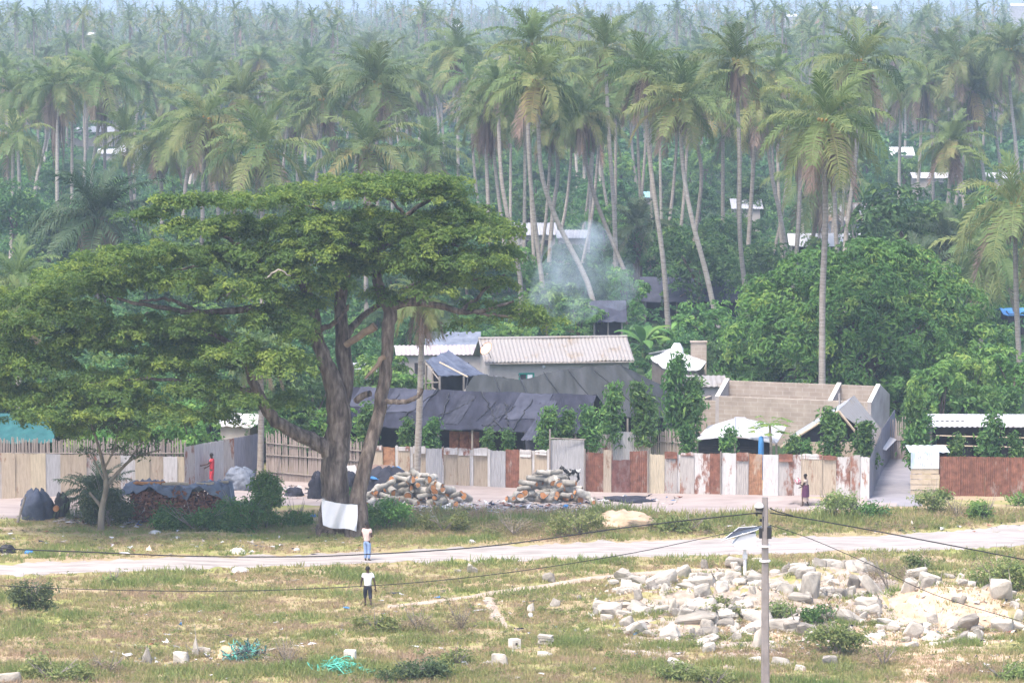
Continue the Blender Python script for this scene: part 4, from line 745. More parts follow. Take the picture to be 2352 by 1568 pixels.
FB = [(838, 1113), (1040, 1115), (1342, 1130), (1594, 1136), (1751, 1139), (1997, 1147)]; FT = [(838, 1023), (882, 1024), (1041, 1028), (1200, 1032), (1404, 1036), (1600, 1040), (1800, 1043), (1997, 1048)]
fr = []
for k, (x0, x1, mm, amp, dt) in enumerate([(838, 879, 'p_beige', 0, 0), (880, 907, 'p_orange', 0, 1), (908, 914, 'p_white', 0, -1), (914, 942, 'p_beige', 0, 2), (942, 948, 'p_white', 0, 2), (948, 978, 'p_beige', 0, 0), (978, 1015, 'p_grey', .012, 0), (1015, 1019, 'p_white', 0, -1), (1019, 1052, 'p_beige', 0, 2), (1052, 1079, 'p_beige', .01, 2), (1079, 1087, 'p_white', 0, 1), (1087, 1120, 'p_beige', 0, 1), (1120, 1126, 'p_white', 0, 0), (1126, 1161, 'p_grey', .016, 1), (1161, 1193, 'p_rust', .012, 1), (1193, 1221, 'p_beige', 0, 2), (1221, 1227, 'p_white', 0, 3), (1227, 1256, 'p_beige', 0, 3), (1256, 1263, 'p_white', 0, 1),
        (1265, 1342, 'p_grey', .02, -24), (1343, 1386, 'p_rust', .02, 0), (1386, 1404, 'p_beige', 0, -3), (1404, 1446, 'p_dark', .0, 18), (1446, 1488, 'p_rust', .015, 0), (1490, 1526, 'p_yellow', .012, 2), (1526, 1556, 'p_greyrust', .02, 0), (1556, 1562, 'p_white', 0, 4), (1562, 1594, 'p_greyrust', 0, 1), (1594, 1630, 'p_whiterust', 0, 0), (1630, 1655, 'p_rust', .012, -1), (1655, 1690, 'p_white', 0, 0), (1690, 1719, 'p_greyrust', .02, 0), (1719, 1751, 'p_orange', .012, 1), (1752, 1787, 'p_white', 0, 0), (1787, 1821, 'p_greyrust', 0, 1), (1821, 1840, 'p_whiterust', .0, 0), (1840, 1888, 'p_beige', .012, 0), (1888, 1920, 'p_beige', 0, 2), (1920, 1953, 'p_whiterust', 0, 0), (1953, 1975, 'p_greyrust', 0, 1), (1975, 1997, 'p_white', .01, 0)]):
    b0, b1, t0, t1 = poly_at(FB, x0), poly_at(FB, x1), poly_at(FT, x0) + dt, poly_at(FT, x1) + dt
    q = (0, 1.5, -1, 2.5, -2, .5, 3)[k % 7]; fr.append((x0, x1, b0, b1, t0 + q, t1 + q - (k % 4 - 1.5), mm, amp, .05 * (k % 3)))
    if mm in ('p_beige', 'p_greyrust') and x1 - x0 > 26: fr.append((x0 + 1, x1 - 1, b0 - 78, b1 - 78, t0 - 2, t1 - 2, ('p_whiterust', 'p_rust', 'p_white')[k % 3], 0, .0))
# the short patches nailed over the top of a panel share the panel's plane
def front_fence():
    spans = [s for s in fr if abs(s[2] - poly_at(FB, s[0])) < 1]; o = fence('tin_fence', 'long patchwork fence of beige, white and rust-red tin sheets along the sandy path', spans)
    for s in fr:
        if abs(s[2] - poly_at(FB, s[0])) < 1: continue
        x0, x1 = s[0], s[1]; A, B = gp(x0, poly_at(FB, x0)), gp(x1, poly_at(FB, x1)); A[1] -= .05; B[1] -= .05
        za, zb = at(x0, s[4], A[1])[2], at(x1, s[5], B[1])[2]; sheet_panel(A, B, za - rng.uniform(.16, .42), za, zb, 0, ragged=.03).build('panel', M[s[6]], o)
    for x, h in ((1263, 985), (1343, 1030), (1488, 1034), (1655, 1036)):
        A = gp(x, poly_at(FB, x)); t = at(x, h, A[1]); mb = MB(); mb.tube([A - [0, .08, .1], [A[0], A[1] - .08, t[2]]], .045, 6); mb.build('post', M['oldwood'], o)
    A, B = at(1263, 1006, gp(1263, 1128)[1] - .06), at(1345, 1009, gp(1345, 1130)[1] - .06); mb = MB(); mb.tube([A, B], .035, 6); mb.build('rail', M['oldwood'], o)
front_fence()
# reed mat fence behind the spreading tree
def reed_fence(name, lab, x0, x1, b0, b1, t0, t1, rails, sh=0.0):
    A, B = gp(x0, b0), gp(x1, b1); A[1] += sh; B[1] += sh; o = empty(name, A, lab, 'fence'); za, zb = at(x0, t0, A[1])[2], at(x1, t1, B[1])[2]
    mb = MB(); n = int(np.linalg.norm(B - A) / .06); d = (B - A) / np.linalg.norm(B - A)
    for i in range(n):
        f = (i + .5) / n; p = A + (B - A) * f; h = za + (zb - za) * f + rng.normal(0, .09); lean = rng.normal(0, .04)
        mb.tube([p + [0, rng.uniform(-.02, .02), -.05], p + [lean * d[0], lean * d[1], h - p[2]]], [.038, .026], 5, .5)
    mb.build('reed_mat', M['reed'], o)
    for f in rails:
        mb = MB(); q = (A + [0, -.07, (za - A[2]) * f], B + [0, -.07, (zb - B[2]) * f]); mb.tube(spline([q[0], (q[0] + q[1]) / 2 + [0, 0, rng.normal(0, .04)], q[1]], 8), .035, 6); mb.build('rail', M['oldwood'], o)
    return o
reed_fence('reed_fence', 'tall pinkish reed fence with horizontal rails behind the spreading tree', 612, 838, 1104, 1112, 994, 1016, (.2, .55, .8))
reed_fence('reed_fence', 'reed fence piece rising behind the rust-red tin panels', 1500, 1575, 1106, 1108, 988, 992, (.35, .72), 3.5)
fence('corrugated_fence', 'light corrugated back fence left of the reed piece', [(1350, 1410, 1104, 1106, 1000, 996, 'p_greyrust', .02, 2.5), (1410, 1462, 1106, 1106, 990, 992, 'p_grey', .022, 2.7), (1462, 1500, 1106, 1106, 1000, 1000, 'p_greyrust', .02, 2.6)])
# left fences
reed_fence('reed_fence', 'grey plank and reed fence standing above the tin panels at far left', -40, 425, 1138, 1118, 1008, 1016, (.75,), .5)
fence('tin_fence', 'low fence of beige and white sheets at far left behind the firewood', [(x0, x1, 1147 - .05 * x0, 1147 - .05 * x1, 1040 + .02 * x0, 1040 + .02 * x1, mm, 0, -.05 * (k % 2)) for k, (x0, x1, mm) in enumerate([(-60, 5, 'p_greyrust'), (5, 36, 'p_beige'), (36, 72, 'p_beige'), (72, 106, 'p_yellow'), (106, 140, 'p_grey'), (140, 200, 'p_beige'), (200, 240, 'p_greyrust'), (240, 278, 'p_beige'), (278, 312, 'p_white'), (312, 344, 'p_yellow'), (344, 376, 'p_beige'), (376, 408, 'p_white'), (408, 424, 'p_yellow')])])
def receding():
    spans = []; xs = [424, 447, 466, 490, 514, 538, 560, 580, 601]
    for k in range(8):
        f0, f1 = k / 8, (k + 1) / 8; spans.append((xs[k], xs[k + 1], 1126 - 34 * f0, 1126 - 34 * f1, 1026 - 32 * f0, 1026 - 32 * f1, ('p_greyrust', 'p_grey', 'p_grey', 'p_grey', 'p_greyrust', 'greyblue', 'greyblue', 'greyblue')[k], .02, 0.02 * (k % 2)))
    fence('metal_fence', 'grey-blue metal sheet wall running back to the pale bare palm trunk', spans)
M['greyblue'] = sheet('grey_blue_sheet', (.26, .26, .31), (.2, .14, .12), .7)
receding()
fence('rusty_fence', 'red-brown rusty corrugated fence at the right edge', [(2158, 2205, 1138, 1139, 1048, 1048, 'p_rust', .022, 0), (2205, 2262, 1139, 1140, 1047, 1049, 'p_rust', .02, .05), (2262, 2320, 1140, 1140, 1049, 1050, 'p_rust', .022, 0), (2320, 2400, 1140, 1141, 1050, 1050, 'p_rust', .02, .05)])
def plankgate():
    A, B = gp(2091, 1138), gp(2156, 1138); o = empty('plank_barrier', A, 'pale plank barrier topped with a blue and white striped sheet left of the rusty fence', 'barrier')
    sx = 46.2
    for k in range(5):
        mb = MB(); mb.box((A + B) / 2 + [0, rng.uniform(-.03, .03), .16 + k * .27], ((B - A)[0] + rng.uniform(-.05, .05), .05, .24)); mb.build('plank', M['paleboard'], o)
    for x in (A[0] + .1, B[0] - .1): mb = MB(); mb.box((x, A[1] + .08, .75), (.09, .09, 1.5)); mb.build('post', M['oldwood'], o)
    mb = sheet_panel(A + [0, -.05, 0], B + [0, -.05, 0], 1.38, 2.2, 2.2, .02); mb.build('sheet', M['bluewhite'], o, smooth=True)
    mb = MB(); P = np.array([[A + [t * 2.9, d * 1.9, 2.2 + .12 * d] for d in np.linspace(0, 1, 5)] for t in np.linspace(-.02, .68, 24)]); P[..., 2] += .02 * np.sin(np.arange(24) * 1.57)[:, None]; mb.grid(P); mb.grid(P[::-1] - [0, 0, .02]); mb.build('sheet_roof', M['bluewhite'], o)
plankgate()
# ------------------------------------------------------------------ buildings
def frame(px, py_top, D, ang):
    """origin at ground under a pixel at distance D; x along the front wall, y away"""
    O = at(px, py_top, D); O[2] = 0; ca, sa = math.cos(ang), math.sin(ang)
    return lambda x, y, z: np.array([O[0] + ca * x - sa * y, O[1] + sa * x + ca * y, z])
def slab(mb, a, b, c, d, th, nu=1, nv=1, fn=None, tint=.5):
    """a bilinear sheet a-b-c-d with thickness; fn(u,v) adds height"""
    u, v = np.meshgrid(np.linspace(0, 1, nu + 1), np.linspace(0, 1, nv + 1), indexing='ij'); u, v = u[..., None], v[..., None]
    P = (1 - u) * (1 - v) * a + u * (1 - v) * b + u * v * c + (1 - u) * v * d
    if fn is not None: P = P + np.concatenate([np.zeros_like(u), np.zeros_like(u), fn(u, v)], -1)
    mb.grid(P, tint); Q = P - np.array([0, 0, th]); mb.grid(Q[::-1], tint)
    for E in ((P[0], Q[0]), (Q[-1], P[-1]), (Q[:, 0], P[:, 0]), (P[:, -1], Q[:, -1])): mb.grid(np.stack(E, 0), tint)
def corr(per, L, amp=.03): return lambda u, v: amp * np.sin(u * L / per * 6.283)
def wrinkle(seed, sag=.12, amp=.05, nb=5):
    r = np.random.default_rng(seed); ph = r.uniform(0, 6, 8); k = r.uniform(3, 16, 8)
    def fn(u, v):
        w = sum(np.sin(k[i] * u * 4 + ph[i] + v * (3 + i) * (1 if i % 2 else -1)) for i in range(8)) / 5
        U = (np.asarray(u, float) + 0 * v); Vv = (np.asarray(v, float) + 0 * u); fl = np.array([abs(mnoise.noise(Vector((a * 26 + b * 3, b * 5 - a * 6, seed)))) + .6 * abs(mnoise.noise(Vector((a * 60, b * 16 + a * 20, seed + 9)))) for a, b in zip(U.ravel(), Vv.ravel())]).reshape(U.shape)
        w = w + 1.1 * (.35 - fl)
        return -sag * np.sin(np.pi * v) * (.6 + .4 * np.sin(u * np.pi * nb)) + amp * w - .08 * np.abs(np.sin(u * np.pi * nb)) * (1 - v) * .9
    return fn
def wallbox(mb, G, x0, x1, y0, y1, z0, z1):
    p = [G(x, y, z) for x in (x0, x1) for y in (y0, y1) for z in (z0, z1)]; mb.add(p, [(0, 1, 3, 2), (4, 6, 7, 5), (0, 4, 5, 1), (2, 3, 7, 6), (0, 2, 6, 4), (1, 5, 7, 3)])
def prism(mb, G, poly, axis, a, b):
    """extrude polygon [(s,z)] between a and b along axis 'x' or 'y'"""
    n = len(poly); f = (lambda t, s, z: G(t, s, z)) if axis == 'x' else (lambda t, s, z: G(s, t, z))
    p = [f(a, s, z) for s, z in poly] + [f(b, s, z) for s, z in poly]; mb.add(p, [tuple(range(n))[::-1], tuple(range(n, 2 * n))] + [(i, (i + 1) % n, n + (i + 1) % n, n + i) for i in range(n)])

# roofless block house
def block_house():
    D = 192.0; a = math.radians(-20); R = at(2001, 924, D); ca, sa = math.cos(a), math.sin(a); L = 9.0
    G0 = lambda x, y, z: np.array([R[0] + ca * (x - L) - sa * y, R[1] + sa * (x - L) + ca * y, z])
    o = empty('block_house', G0(L / 2, 2.1, 0), 'unfinished roofless house of bare concrete blocks with a partition wall', 'house'); th = .2; W2 = 4.3; he, hr, yr = 2.66, 3.46, 2.0
    def w(name, f, m=M['block']): mb = MB(); f(mb); ob = mb.build(name, m, o); return ob
    w('front_wall', lambda mb: wallbox(mb, G0, th, L - th, 0, th, 0, he)); w('rear_wall', lambda mb: wallbox(mb, G0, th, L - th, W2 - th, W2, 0, he)); w('spine_wall', lambda mb: wallbox(mb, G0, th, L - th, yr - .1, yr + .1, 0, hr - .12))
    pol = [(0, 0), (W2, 0), (W2, he), (yr, hr), (0, he)]
    w('gable_wall', lambda mb: prism(mb, G0, pol, 'x', 0, th), M['plaster']); w('gable_wall', lambda mb: prism(mb, G0, pol, 'x', L - th, L), M['plaster'])
    w('partition_wall', lambda mb: prism(mb, G0, [(th, 0), (yr - .1, 0), (yr - .1, hr - .1), (th, he)], 'x', 6.55, 6.72), M['plaster'])
    for x in (0, L - th, 6.55):
        mb = MB(); z = .012; c = [G0(x - .02, 0, he + z), G0(x + th + .02, 0, he + z), G0(x + th + .02, yr, hr + z), G0(x - .02, yr, hr + z)]; slab(mb, *c, .06); mb.build('wall_cap', M['capw'], o)
    mb = MB(); mb.tube([G0(7.2, -.08, 0), G0(7.2, -.08, 3.1)], .05, 6); mb.build('pipe', M['plaster'], o)
    mb = MB(); wallbox(mb, G0, L - 2.5, L - 1.9, -.03, -.003, 1.35, 1.42); wallbox(mb, G0, 2.2, 2.5, -.03, -.003, 1.0, 1.2); mb.build('wall_hole', M['dark'], o)
    # lower boundary wall to the left
    o2 = empty('block_wall', G0(-1, .4, 0), 'lower pinkish block wall joining the left end of the roofless house', 'wall'); mb = MB(); wallbox(mb, G0, -1.6, -.03, .3, .5, 0, 2.35); wallbox(mb, G0, -1.6, -1.4, .52, 4, 0, 2.2); mb.build('wall', M['block'], o2)
M['capw'] = plain('pale_cement', (.62, .6, .57))
block_house()
# long low house with old sheet roof
def dish_house():
    D = 213.5; G = frame(1128, 821, D, math.radians(8)); L = 8.6; o = empty('long_house', G(L / 2, 2.5, 0), 'long low grey plastered house with a weathered corrugated roof and green window', 'house'); he, hr = 2.75, 3.82
    mb = MB(); wallbox(mb, G, .1, L - .1, .25, .45, 0, he); wallbox(mb, G, .1, L - .1, 4.7, 4.9, 0, he); mb.build('wall', M['plaster'], o)
    mb = MB(); pol = [(.25, 0), (4.9, 0), (4.9, he), (2.6, hr - .06), (.25, he)]; prism(mb, G, pol, 'x', -.05, .1); prism(mb, G, pol, 'x', L - .1, L + .05); mb.build('gable_wall', M['plaster'], o)
    mb = MB(); slab(mb, G(-.45, -.12, he - .05), G(L + .35, -.12, he - .05), G(L + .35, 2.62, hr + .06), G(-.45, 2.62, hr + .06), .05, 170, 3, lambda u, v: .035 * np.sin(u * 9.3 / .24 * 6.283) + .03 * np.sin(u * 9)); slab(mb, G(-.45, 2.66, hr + .04), G(L + .35, 2.66, hr + .04), G(L + .35, 5.3, he - .1), G(-.45, 5.3, he - .1), .05, 170, 3, corr(.24, 9.3)); mb.build('roof', M['roofold'], o, smooth=False)
    mb = MB(); mb.tube([G(-.45, 2.64, hr + .1), G(L + .35, 2.64, hr + .1)], .1, 6); mb.build('ridge_cap', M['roofold'], o)
    mb = MB(); mb.tube([G(-.4, -.1, he - .16), G(L + .3, -.1, he - .16)], .05, 6); mb.build('eave_beam', M['oldwood'], o)
    f = MB();
    x0, x1, z0, z1 = 1.75, 2.72, 1.25, 1.98
    for q in ((x0, x1, z1 - .09, z1), (x0, x1, z0, z0 + .09), (x0, x0 + .09, z0 + .09, z1 - .09), (x1 - .09, x1, z0 + .09, z1 - .09), ((x0 + x1) / 2 - .03, (x0 + x1) / 2 + .03, z0 + .09, z1 - .09)): wallbox(f, G, q[0], q[1], .17, .246, q[2], q[3])
    w = f.build('window', M['greentrim'], o); p = MB(); wallbox(p, G, x0 + .09, x1 - .09, .215, .24, z0 + .09, z1 - .09); me = p.mesh('pane', M['dark'], o.location); link('pane', me, w)
    c = MB(); wallbox(c, G, (x0 + x1) / 2 + .06, x1 - .12, .195, .21, z0 + .3, z1 - .1); link('curtain', c.mesh('curtain', M['whitecloth'], o.location), w)
    mb = MB(); P = G(3.3, .2, 2.35); th = np.linspace(0, np.pi, 6)[:, None]; ph = np.linspace(0, 6.28, 9)[None, :-1]; mb.grid(P + .11 * np.stack([np.sin(th) * np.cos(ph), np.sin(th) * np.sin(ph), np.cos(th) * np.ones_like(ph)], -1), .5, 0, True); mb.build('wall_lamp', M['metalw'], o, smooth=True)
    mb = MB(); wallbox(mb, G, .3, .42, .15, .247, 1.55, 1.8); mb.build('meter_box', M['metalw'], o)
    # dish
    c = at(1119, 802, D - .6); d = empty('satellite_dish', c - np.array([0, 0, .5]), 'orange-rimmed satellite dish on the left gable of the long low house', 'satellite dish')
    ax = unit(np.array([-.55, -.55, .5])); s = unit(np.cross(ax, [0, 0, 1])); u = np.cross(s, ax); mb = MB(); rows = []
    for r in np.linspace(0, 1, 6): rows.append([c + (s * math.cos(t) * .42 + u * math.sin(t) * .42) * r + ax * .12 * r * r for t in np.linspace(0, 6.283, 21)[:-1]])
    R = np.array(rows); mb.grid(R, .5, 0, True); mb.grid((R - ax * .02)[::-1], .5, 0, True); mb.build('reflector', M['dishw'], d, smooth=True)
    mb = MB(); mb.tube(np.concatenate([R[-1], R[-1][:1]]), .018, 5); mb.build('rim', M['dishrim'], d); mb = MB(); mb.tube([c - u * .4 + ax * .1, c + ax * .42], .012, 5); mb.box(c + ax * .45, (.08, .08, .08)); mb.build('feed_arm', M['blackp'], d)
    mb = MB(); mb.tube([c, c - ax * .12 - [0, 0, .1], c + [.25, .35, -.6]], .03, 6); mb.build('bracket', M['oldwood'], d)
M['dishw'] = plain('dish_white', (.62, .55, .5), .5); M['dishrim'] = plain('dish_rust', (.6, .26, .1))
dish_house()

# net sheds
def net_shed():
    A = at(1370, 908, 187.5); ax = np.array([-math.cos(math.radians(16)), math.sin(math.radians(16)), 0]); dp = np.array([-ax[1], ax[0], 0]); dp = np.array([math.sin(math.radians(16)), math.cos(math.radians(16)), 0])
    L, W2, hr, he = 13.9, 3.6, 3.57, 2.02; O = np.array([A[0], A[1], 0]); G = lambda x, y, z: O + ax * (L - x) + dp * y + np.array([0, 0, z])
    o = empty('net_shed', G(L / 2, 0, 0), 'long open shed under patched black shade net right behind the tin fence', 'shed')
    mb = MB(); slab(mb, G(-.25, -W2 - .15, he - .06), G(L + .1, -W2 - .15, he - .06), G(L, 0, hr), G(-.2, 0, hr), .05, 90, 24, lambda u, v: wrinkle(1, .16, .05, 5)(u, v) * 1.0); slab(mb, G(-.2, .02, hr), G(L, .02, hr), G(L + .1, W2 + .15, he - .06), G(-.25, W2 + .15, he - .06), .05, 60, 16, wrinkle(2, .14, .05)); mb.build('roof_net', M['blacktarp'], o, smooth=True)
    for k, (x0, x1, v0, v1, mm) in enumerate(((9.4, 11.3, .32, .97, 'netblue'), (2.2, 4.6, .4, .98, 'netblue'), (6.2, 7.0, .15, .9, 'netgrey'), (8.4, 9.2, .1, .7, 'netgrey'), (.2, 2.0, .55, 1.0, 'netblue'), (11.0, 11.7, -.28, .8, 'netblue'))):
        f = lambda x, v: G(x, -W2 - .15 + (W2 + .15) * v, he - .06 + (hr - he + .06) * v + .05)
        mb = MB(); slab(mb, f(x0, v0), f(x1, v0), f(x1 + .2, v1), f(x0 + .3, v1), .03, 16, 14, lambda u, v, v0=v0, v1=v1, x0=x0, x1=x1: wrinkle(1, .16, .05, 5)((x0 + (x1 - x0) * u + .25) / (L + .35), v0 + (v1 - v0) * v) + .02 * np.sin(u * 23 + v * 9)); mb.build('net_patch', M[mm], o, smooth=True)
    for k in range(10):     # ropes and folds laid over the net
        x0 = rng.uniform(.5, L - 1); x1 = x0 + rng.uniform(-2.2, 2.2); v = np.linspace(rng.uniform(0, .3), rng.uniform(.6, 1), 14); xs = np.linspace(x0, x1, 14) + rng.normal(0, .05, 14)
        P = [G(x, -W2 - .15 + (W2 + .15) * q, he - .06 + (hr - he + .06) * q + .07 + float(wrinkle(1, .16, .05, 5)(np.array((x + .25) / (L + .35)), np.array(q)))) for x, q in zip(xs, v)]; mb = MB(); mb.tube(P, .022 if k % 2 else .04, 5); mb.build('rope', M['blackp'], o)
    mb = MB(); slab(mb, G(11.0 - 0, -W2 - .2, .95), G(12.1, -W2 - .2, .85), G(12.3, -W2 - .18, he - .05), G(10.9, -W2 - .18, he - .05), .02, 8, 8, None); mb.build('hanging_net', M['netblue'], o)
    for x in np.linspace(.3, L - .2, 8):
        mb = MB(); [None for y, h in ((-W2, he), (W2, he), (0, hr)) for mb in [MB()] if mb.tube([G(x, y, -.1), G(x, y, h - .11)], .06, 6) or mb.build('post', M['oldwood'], o)]
    for x0, x1 in ((.2, 3.4), (3.5, 6.3), (8.0, 10.5), (12.0, 13.7)):
        mb = MB(); slab(mb, G(x0, -W2 + 1.2, 0), G(x1, -W2 + 1.2, 0), G(x1, -W2 + 1.2, he + .1), G(x0, -W2 + 1.2, he + .1), .03, 10, 4); mb.build('inner_shade_panel', M['dark'], o)  # near-black panels put the shade under the open eave into colour
    mb = MB(); prism(mb, G, [(-W2 + .4, 0), (W2 - .4, 0), (W2 - .4, he), (0, hr - .3), (-W2 + .4, he)], 'x', .3, .36); mb.build('gable_shade_panel', M['dark'], o); mb = MB(); prism(mb, G, [(-W2 + .8, 0), (W2 - .4, 0), (W2 - .4, he - .2), (0, hr - .4), (-W2 + .8, he - .2)], 'x', L - 1.8, L - 1.74); mb.build('gable_shade_panel', M['dark'], o)  # open gables closed with near-black panels that paint in the dark inside
    for k in range(3): mb = MB(); c = G(6.7 + k * .55, -W2 + .75, .85); mb.box(c, (.5, .4, 1.7), .2 * k); mb.build('stacked_firewood', M['redwood'], o)
M['netblue'] = mat('blue_black_net', [(.3, (.04, .043, .062)), (.7, (.075, .08, .112))], 1.4, bmp=.5, rough=.85, spec=.08); M['netgrey'] = mat('grey_black_net', [(.3, (.025, .027, .038)), (.7, (.055, .058, .08))], 2, bmp=.5, rough=.85, spec=.08)
net_shed()
def rear_shed():
    a = at(1088, 862, 196.5); b = at(1425, 838, 198); eR = at(1534, 952, 191.5); eL = at(1035, 892, 193.5); o = empty('net_shed', ((a + b) / 2) * [1, 1, 0], 'second black net shed with a hipped right end behind the long net shed', 'shed')
    he = 2.0; fL = np.array([a[0] - 1.2, 191.2, he + .25]); fR = np.array([eR[0], eR[1], he - .1]); rL = np.array([a[0] + .8, 203, he]); rR = np.array([eR[0] + .8, 204, he]); fM = np.array([b[0] + .2, 191.2, he])
    m1 = np.array([1232, 850]); m = (a + b) / 2 + [0, 0, .02]
    mb = MB(); slab(mb, fL, fR, b, a, .05, 60, 22, lambda u, v: wrinkle(5, .12, .05, 4)(u, v) - .42 * np.exp(-((u - .33) / .17) ** 2) * v ** .5); slab(mb, b, fR, rR, b + [.02, .02, 0], .05, 16, 16, wrinkle(6, .05, .03)); slab(mb, a, b, rR, rL, .05, 60, 12, lambda u, v: wrinkle(7, .15, .05)(u, v) - .42 * np.exp(-((u - .33) / .17) ** 2) * (1 - v) ** .5); mb.build('roof_net', M['net_olive'], o, smooth=True)
    for p in (fL, fR, fM, rL, rR, (fL + fM) / 2): mb = MB(); mb.tube([p * [1, 1, 0] - [0, 0, .1], p - [0, 0, .15]], .06, 6); mb.build('post', M['oldwood'], o)
    mb = MB(); P = [np.array([a[0] - .02, a[1], 0]), a - [0, 0, .25], fL - [0, 0, .2], fL * [1, 1, 0]]; mb.tube([fL - [0, 0, .1], a - [0, 0, .1]], .05, 6); mb.tube([a - [0, 0, .1], a * [1, 1, 0]], .06, 6); mb.build('gable_pole', M['oldwood'], o)
    mb = MB(); slab(mb, fL * [1, 1, 0] + [.6, .8, 0], fR * [1, 1, 0] + [-.8, .8, 0], fR + [-.8, .8, -.05], fL + [.6, .8, -.05], .03, 12, 4); slab(mb, a * [1, 1, 0] + [.5, 0, 0], a * [1, 1, 0] + [.5, 6, 0], rL + [0, -1, 0], a + [.5, .2, -.2], .03); slab(mb, fR * [1, 1, 0] + [-.5, .5, 0], rR * [1, 1, 0] + [-.5, 0, 0], rR + [-.5, 0, -.1], fR + [-.5, .5, -.05], .03); mb.build('side_shade_panel', M['dark'], o)  # near-black sheets added to stand for the shade under the net
    for k in range(6): mb = MB(); u = (k + .5) / 6; p0, p1 = fL + (fR - fL) * (u + rng.normal(0, .02)), a + (b - a) * (u - .12); mb.tube([p0 + (p1 - p0) * t + [0, 0, .03 + float(wrinkle(5, .12, .05, 4)(np.array(u), np.array(t)))] for t in np.linspace(.05, .95, 8)], .03, 5); mb.build('rope', M['blackp'], o)
M['net_olive'] = mat('weathered_black_net', [(.3, (.028, .031, .033)), (.5, (.042, .046, .048)), (.7, (.06, .064, .072))], .9, stretch=(2.2, .3, .3), bmp=.5, rough=.85, spec=.08)
rear_shed()
def tarp_lean():
    r0, r1 = at(1040, 806, 207), at(985, 832, 203.5); o = empty('tarp_shelter', at(1040, 925, 206) * [1, 1, 0], 'open wooden shelter under a torn blue-black tarp left of the long low house', 'shelter')
    A, B, Cc, D_ = at(978, 826, 206), at(1030, 803, 208), at(1120, 862, 205), at(1010, 862, 202.5)
    mb = MB(); slab(mb, A, B, Cc, D_, .04, 26, 26, wrinkle(9, .1, .07, 3)); mb.build('tarp_roof', M['bluetarp'], o, smooth=True)
    mb = MB(); slab(mb, B, Cc, Cc + [.8, 3, -.8], B + [.4, 3.2, -1.2], .04, 10, 10, wrinkle(10, .1, .05, 3)); mb.build('tarp_roof', M['bluetarp'], o, smooth=True)
    for p in (A, D_, (A + D_) / 2, Cc, (D_ + Cc) / 2): mb = MB(); mb.tube([p * [1, 1, 0] - [0, 0, .1], p - [0, 0, .05]], .07, 6); mb.build('post', M['oldwood'], o)
    for p, q in ((A - [0, 0, .2], D_ - [0, 0, .3]), (A - [0, 0, 1.4], D_ - [0, 0, .4]), ((A + D_) / 2 - [0, 0, 1.2], D_ - [0, 0, 1.0])): mb = MB(); mb.tube([p, q], .045, 6); mb.build('beam', M['oldwood'], o)
    mb = MB(); slab(mb, A * [1, 1, 0] + [.3, 1.5, 0], Cc * [1, 1, 0] + [0, 1.5, 0], Cc + [0, 1.5, -.2], A + [.3, 1.5, -.25], .03); mb.build('back_shade_panel', M['dark'], o)  # near-black sheet stands for the shade inside the open shelter
    mb = MB(); mb.tube([at(1010, 832, 204.5), at(1075, 866, 203)], .05, 6); mb.build('roof_pole', M['paleboard'], o)
tarp_lean()
def simple_house(name, lab, D, px0, px1, y_eave, y_ridge, depth, roofm, wallm, ang=0.0, over=.25, cper=.25, cat='house', open_front=False, win=True, slope_only=False):
    """low gable or lean-to house whose front roof slope shows; eave and ridge rows from the photo"""
    D = max(D, (HC - 2.5) * F / (y_eave - 15)) if D < 600 else D
    A = at(px0, y_eave, D); B = at(px1, y_eave, D); L = B[0] - A[0]; G = frame(px0, y_eave, D, ang); he = A[2]; hr = at(px0, y_ridge, D + depth / 2)[2]; he = max(he, 1.6); hr = max(hr, he + .25); o = empty(name, G(L / 2, depth / 2, 0), lab, cat); yr = depth / 2 if not slope_only else depth
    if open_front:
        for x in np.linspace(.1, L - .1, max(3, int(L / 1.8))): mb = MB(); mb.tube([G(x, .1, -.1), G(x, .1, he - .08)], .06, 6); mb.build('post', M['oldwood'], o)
        mb = MB(); wallbox(mb, G, .1, L - .1, .9, 1.0, 0, he + .1); mb.build('back_shade_panel', M['dark'], o)  # near-black panel paints the shaded inside behind the open front
    else:
        mb = MB(); wallbox(mb, G, .1, L - .1, 0, .15, 0, he - .03); mb.build('wall', wallm, o)
        if win and L > 2:
            for x in np.linspace(L * .25, L * .75, 2 if L > 3.5 else 1): f = MB(); wallbox(f, G, x - .4, x + .4, -.04, -.003, he - 1.35, he - .6); f.build('window', M['dark'], o)
    mb = MB(); prism(mb, G, [(.16, 0), (depth - .05, 0), (depth - .05, (he if not slope_only else hr) - .06), (yr, hr - .06), (.16, he - .05)], 'x', .1, .2); mb.build('side_wall', wallm, o); mb = MB(); prism(mb, G, [(.16, 0), (depth - .05, 0), (depth - .05, (he if not slope_only else hr) - .06), (yr, hr - .06), (.16, he - .05)], 'x', L - .2, L - .1); mb.build('side_wall', wallm, o)
    n = max(8, int(L / cper * 4)) if cper else 12; f = corr(cper, L, .025) if cper else wrinkle(int(D * 3), .06, .04, 3)
    mb = MB(); slab(mb, G(-over, -over, he - .05), G(L + over, -over, he - .05), G(L + over, yr, hr), G(-over, yr, hr), .04, n, 6, f)
    if not slope_only: slab(mb, G(-over, yr + .02, hr), G(L + over, yr + .02, hr), G(L + over, depth + over, he - .05), G(-over, depth + over, he - .05), .04, n, 4, f)
    mb.build('roof', roofm, o)
    if 300 < D < 600 and not open_front:
        for k in range(max(3, int(L / 2.2))):
            q = G(L * (k + rng.random()) / max(3, int(L / 2.2)), -rng.uniform(2.0, 4.5), 0); tree((BL, BLL)[k % 2][k % 3], q, 'low leafy bush in front of the far houses in the grove', 'bush', 'bushes before the far houses', s=rng.uniform(.26, .4), name='bush')
    return o
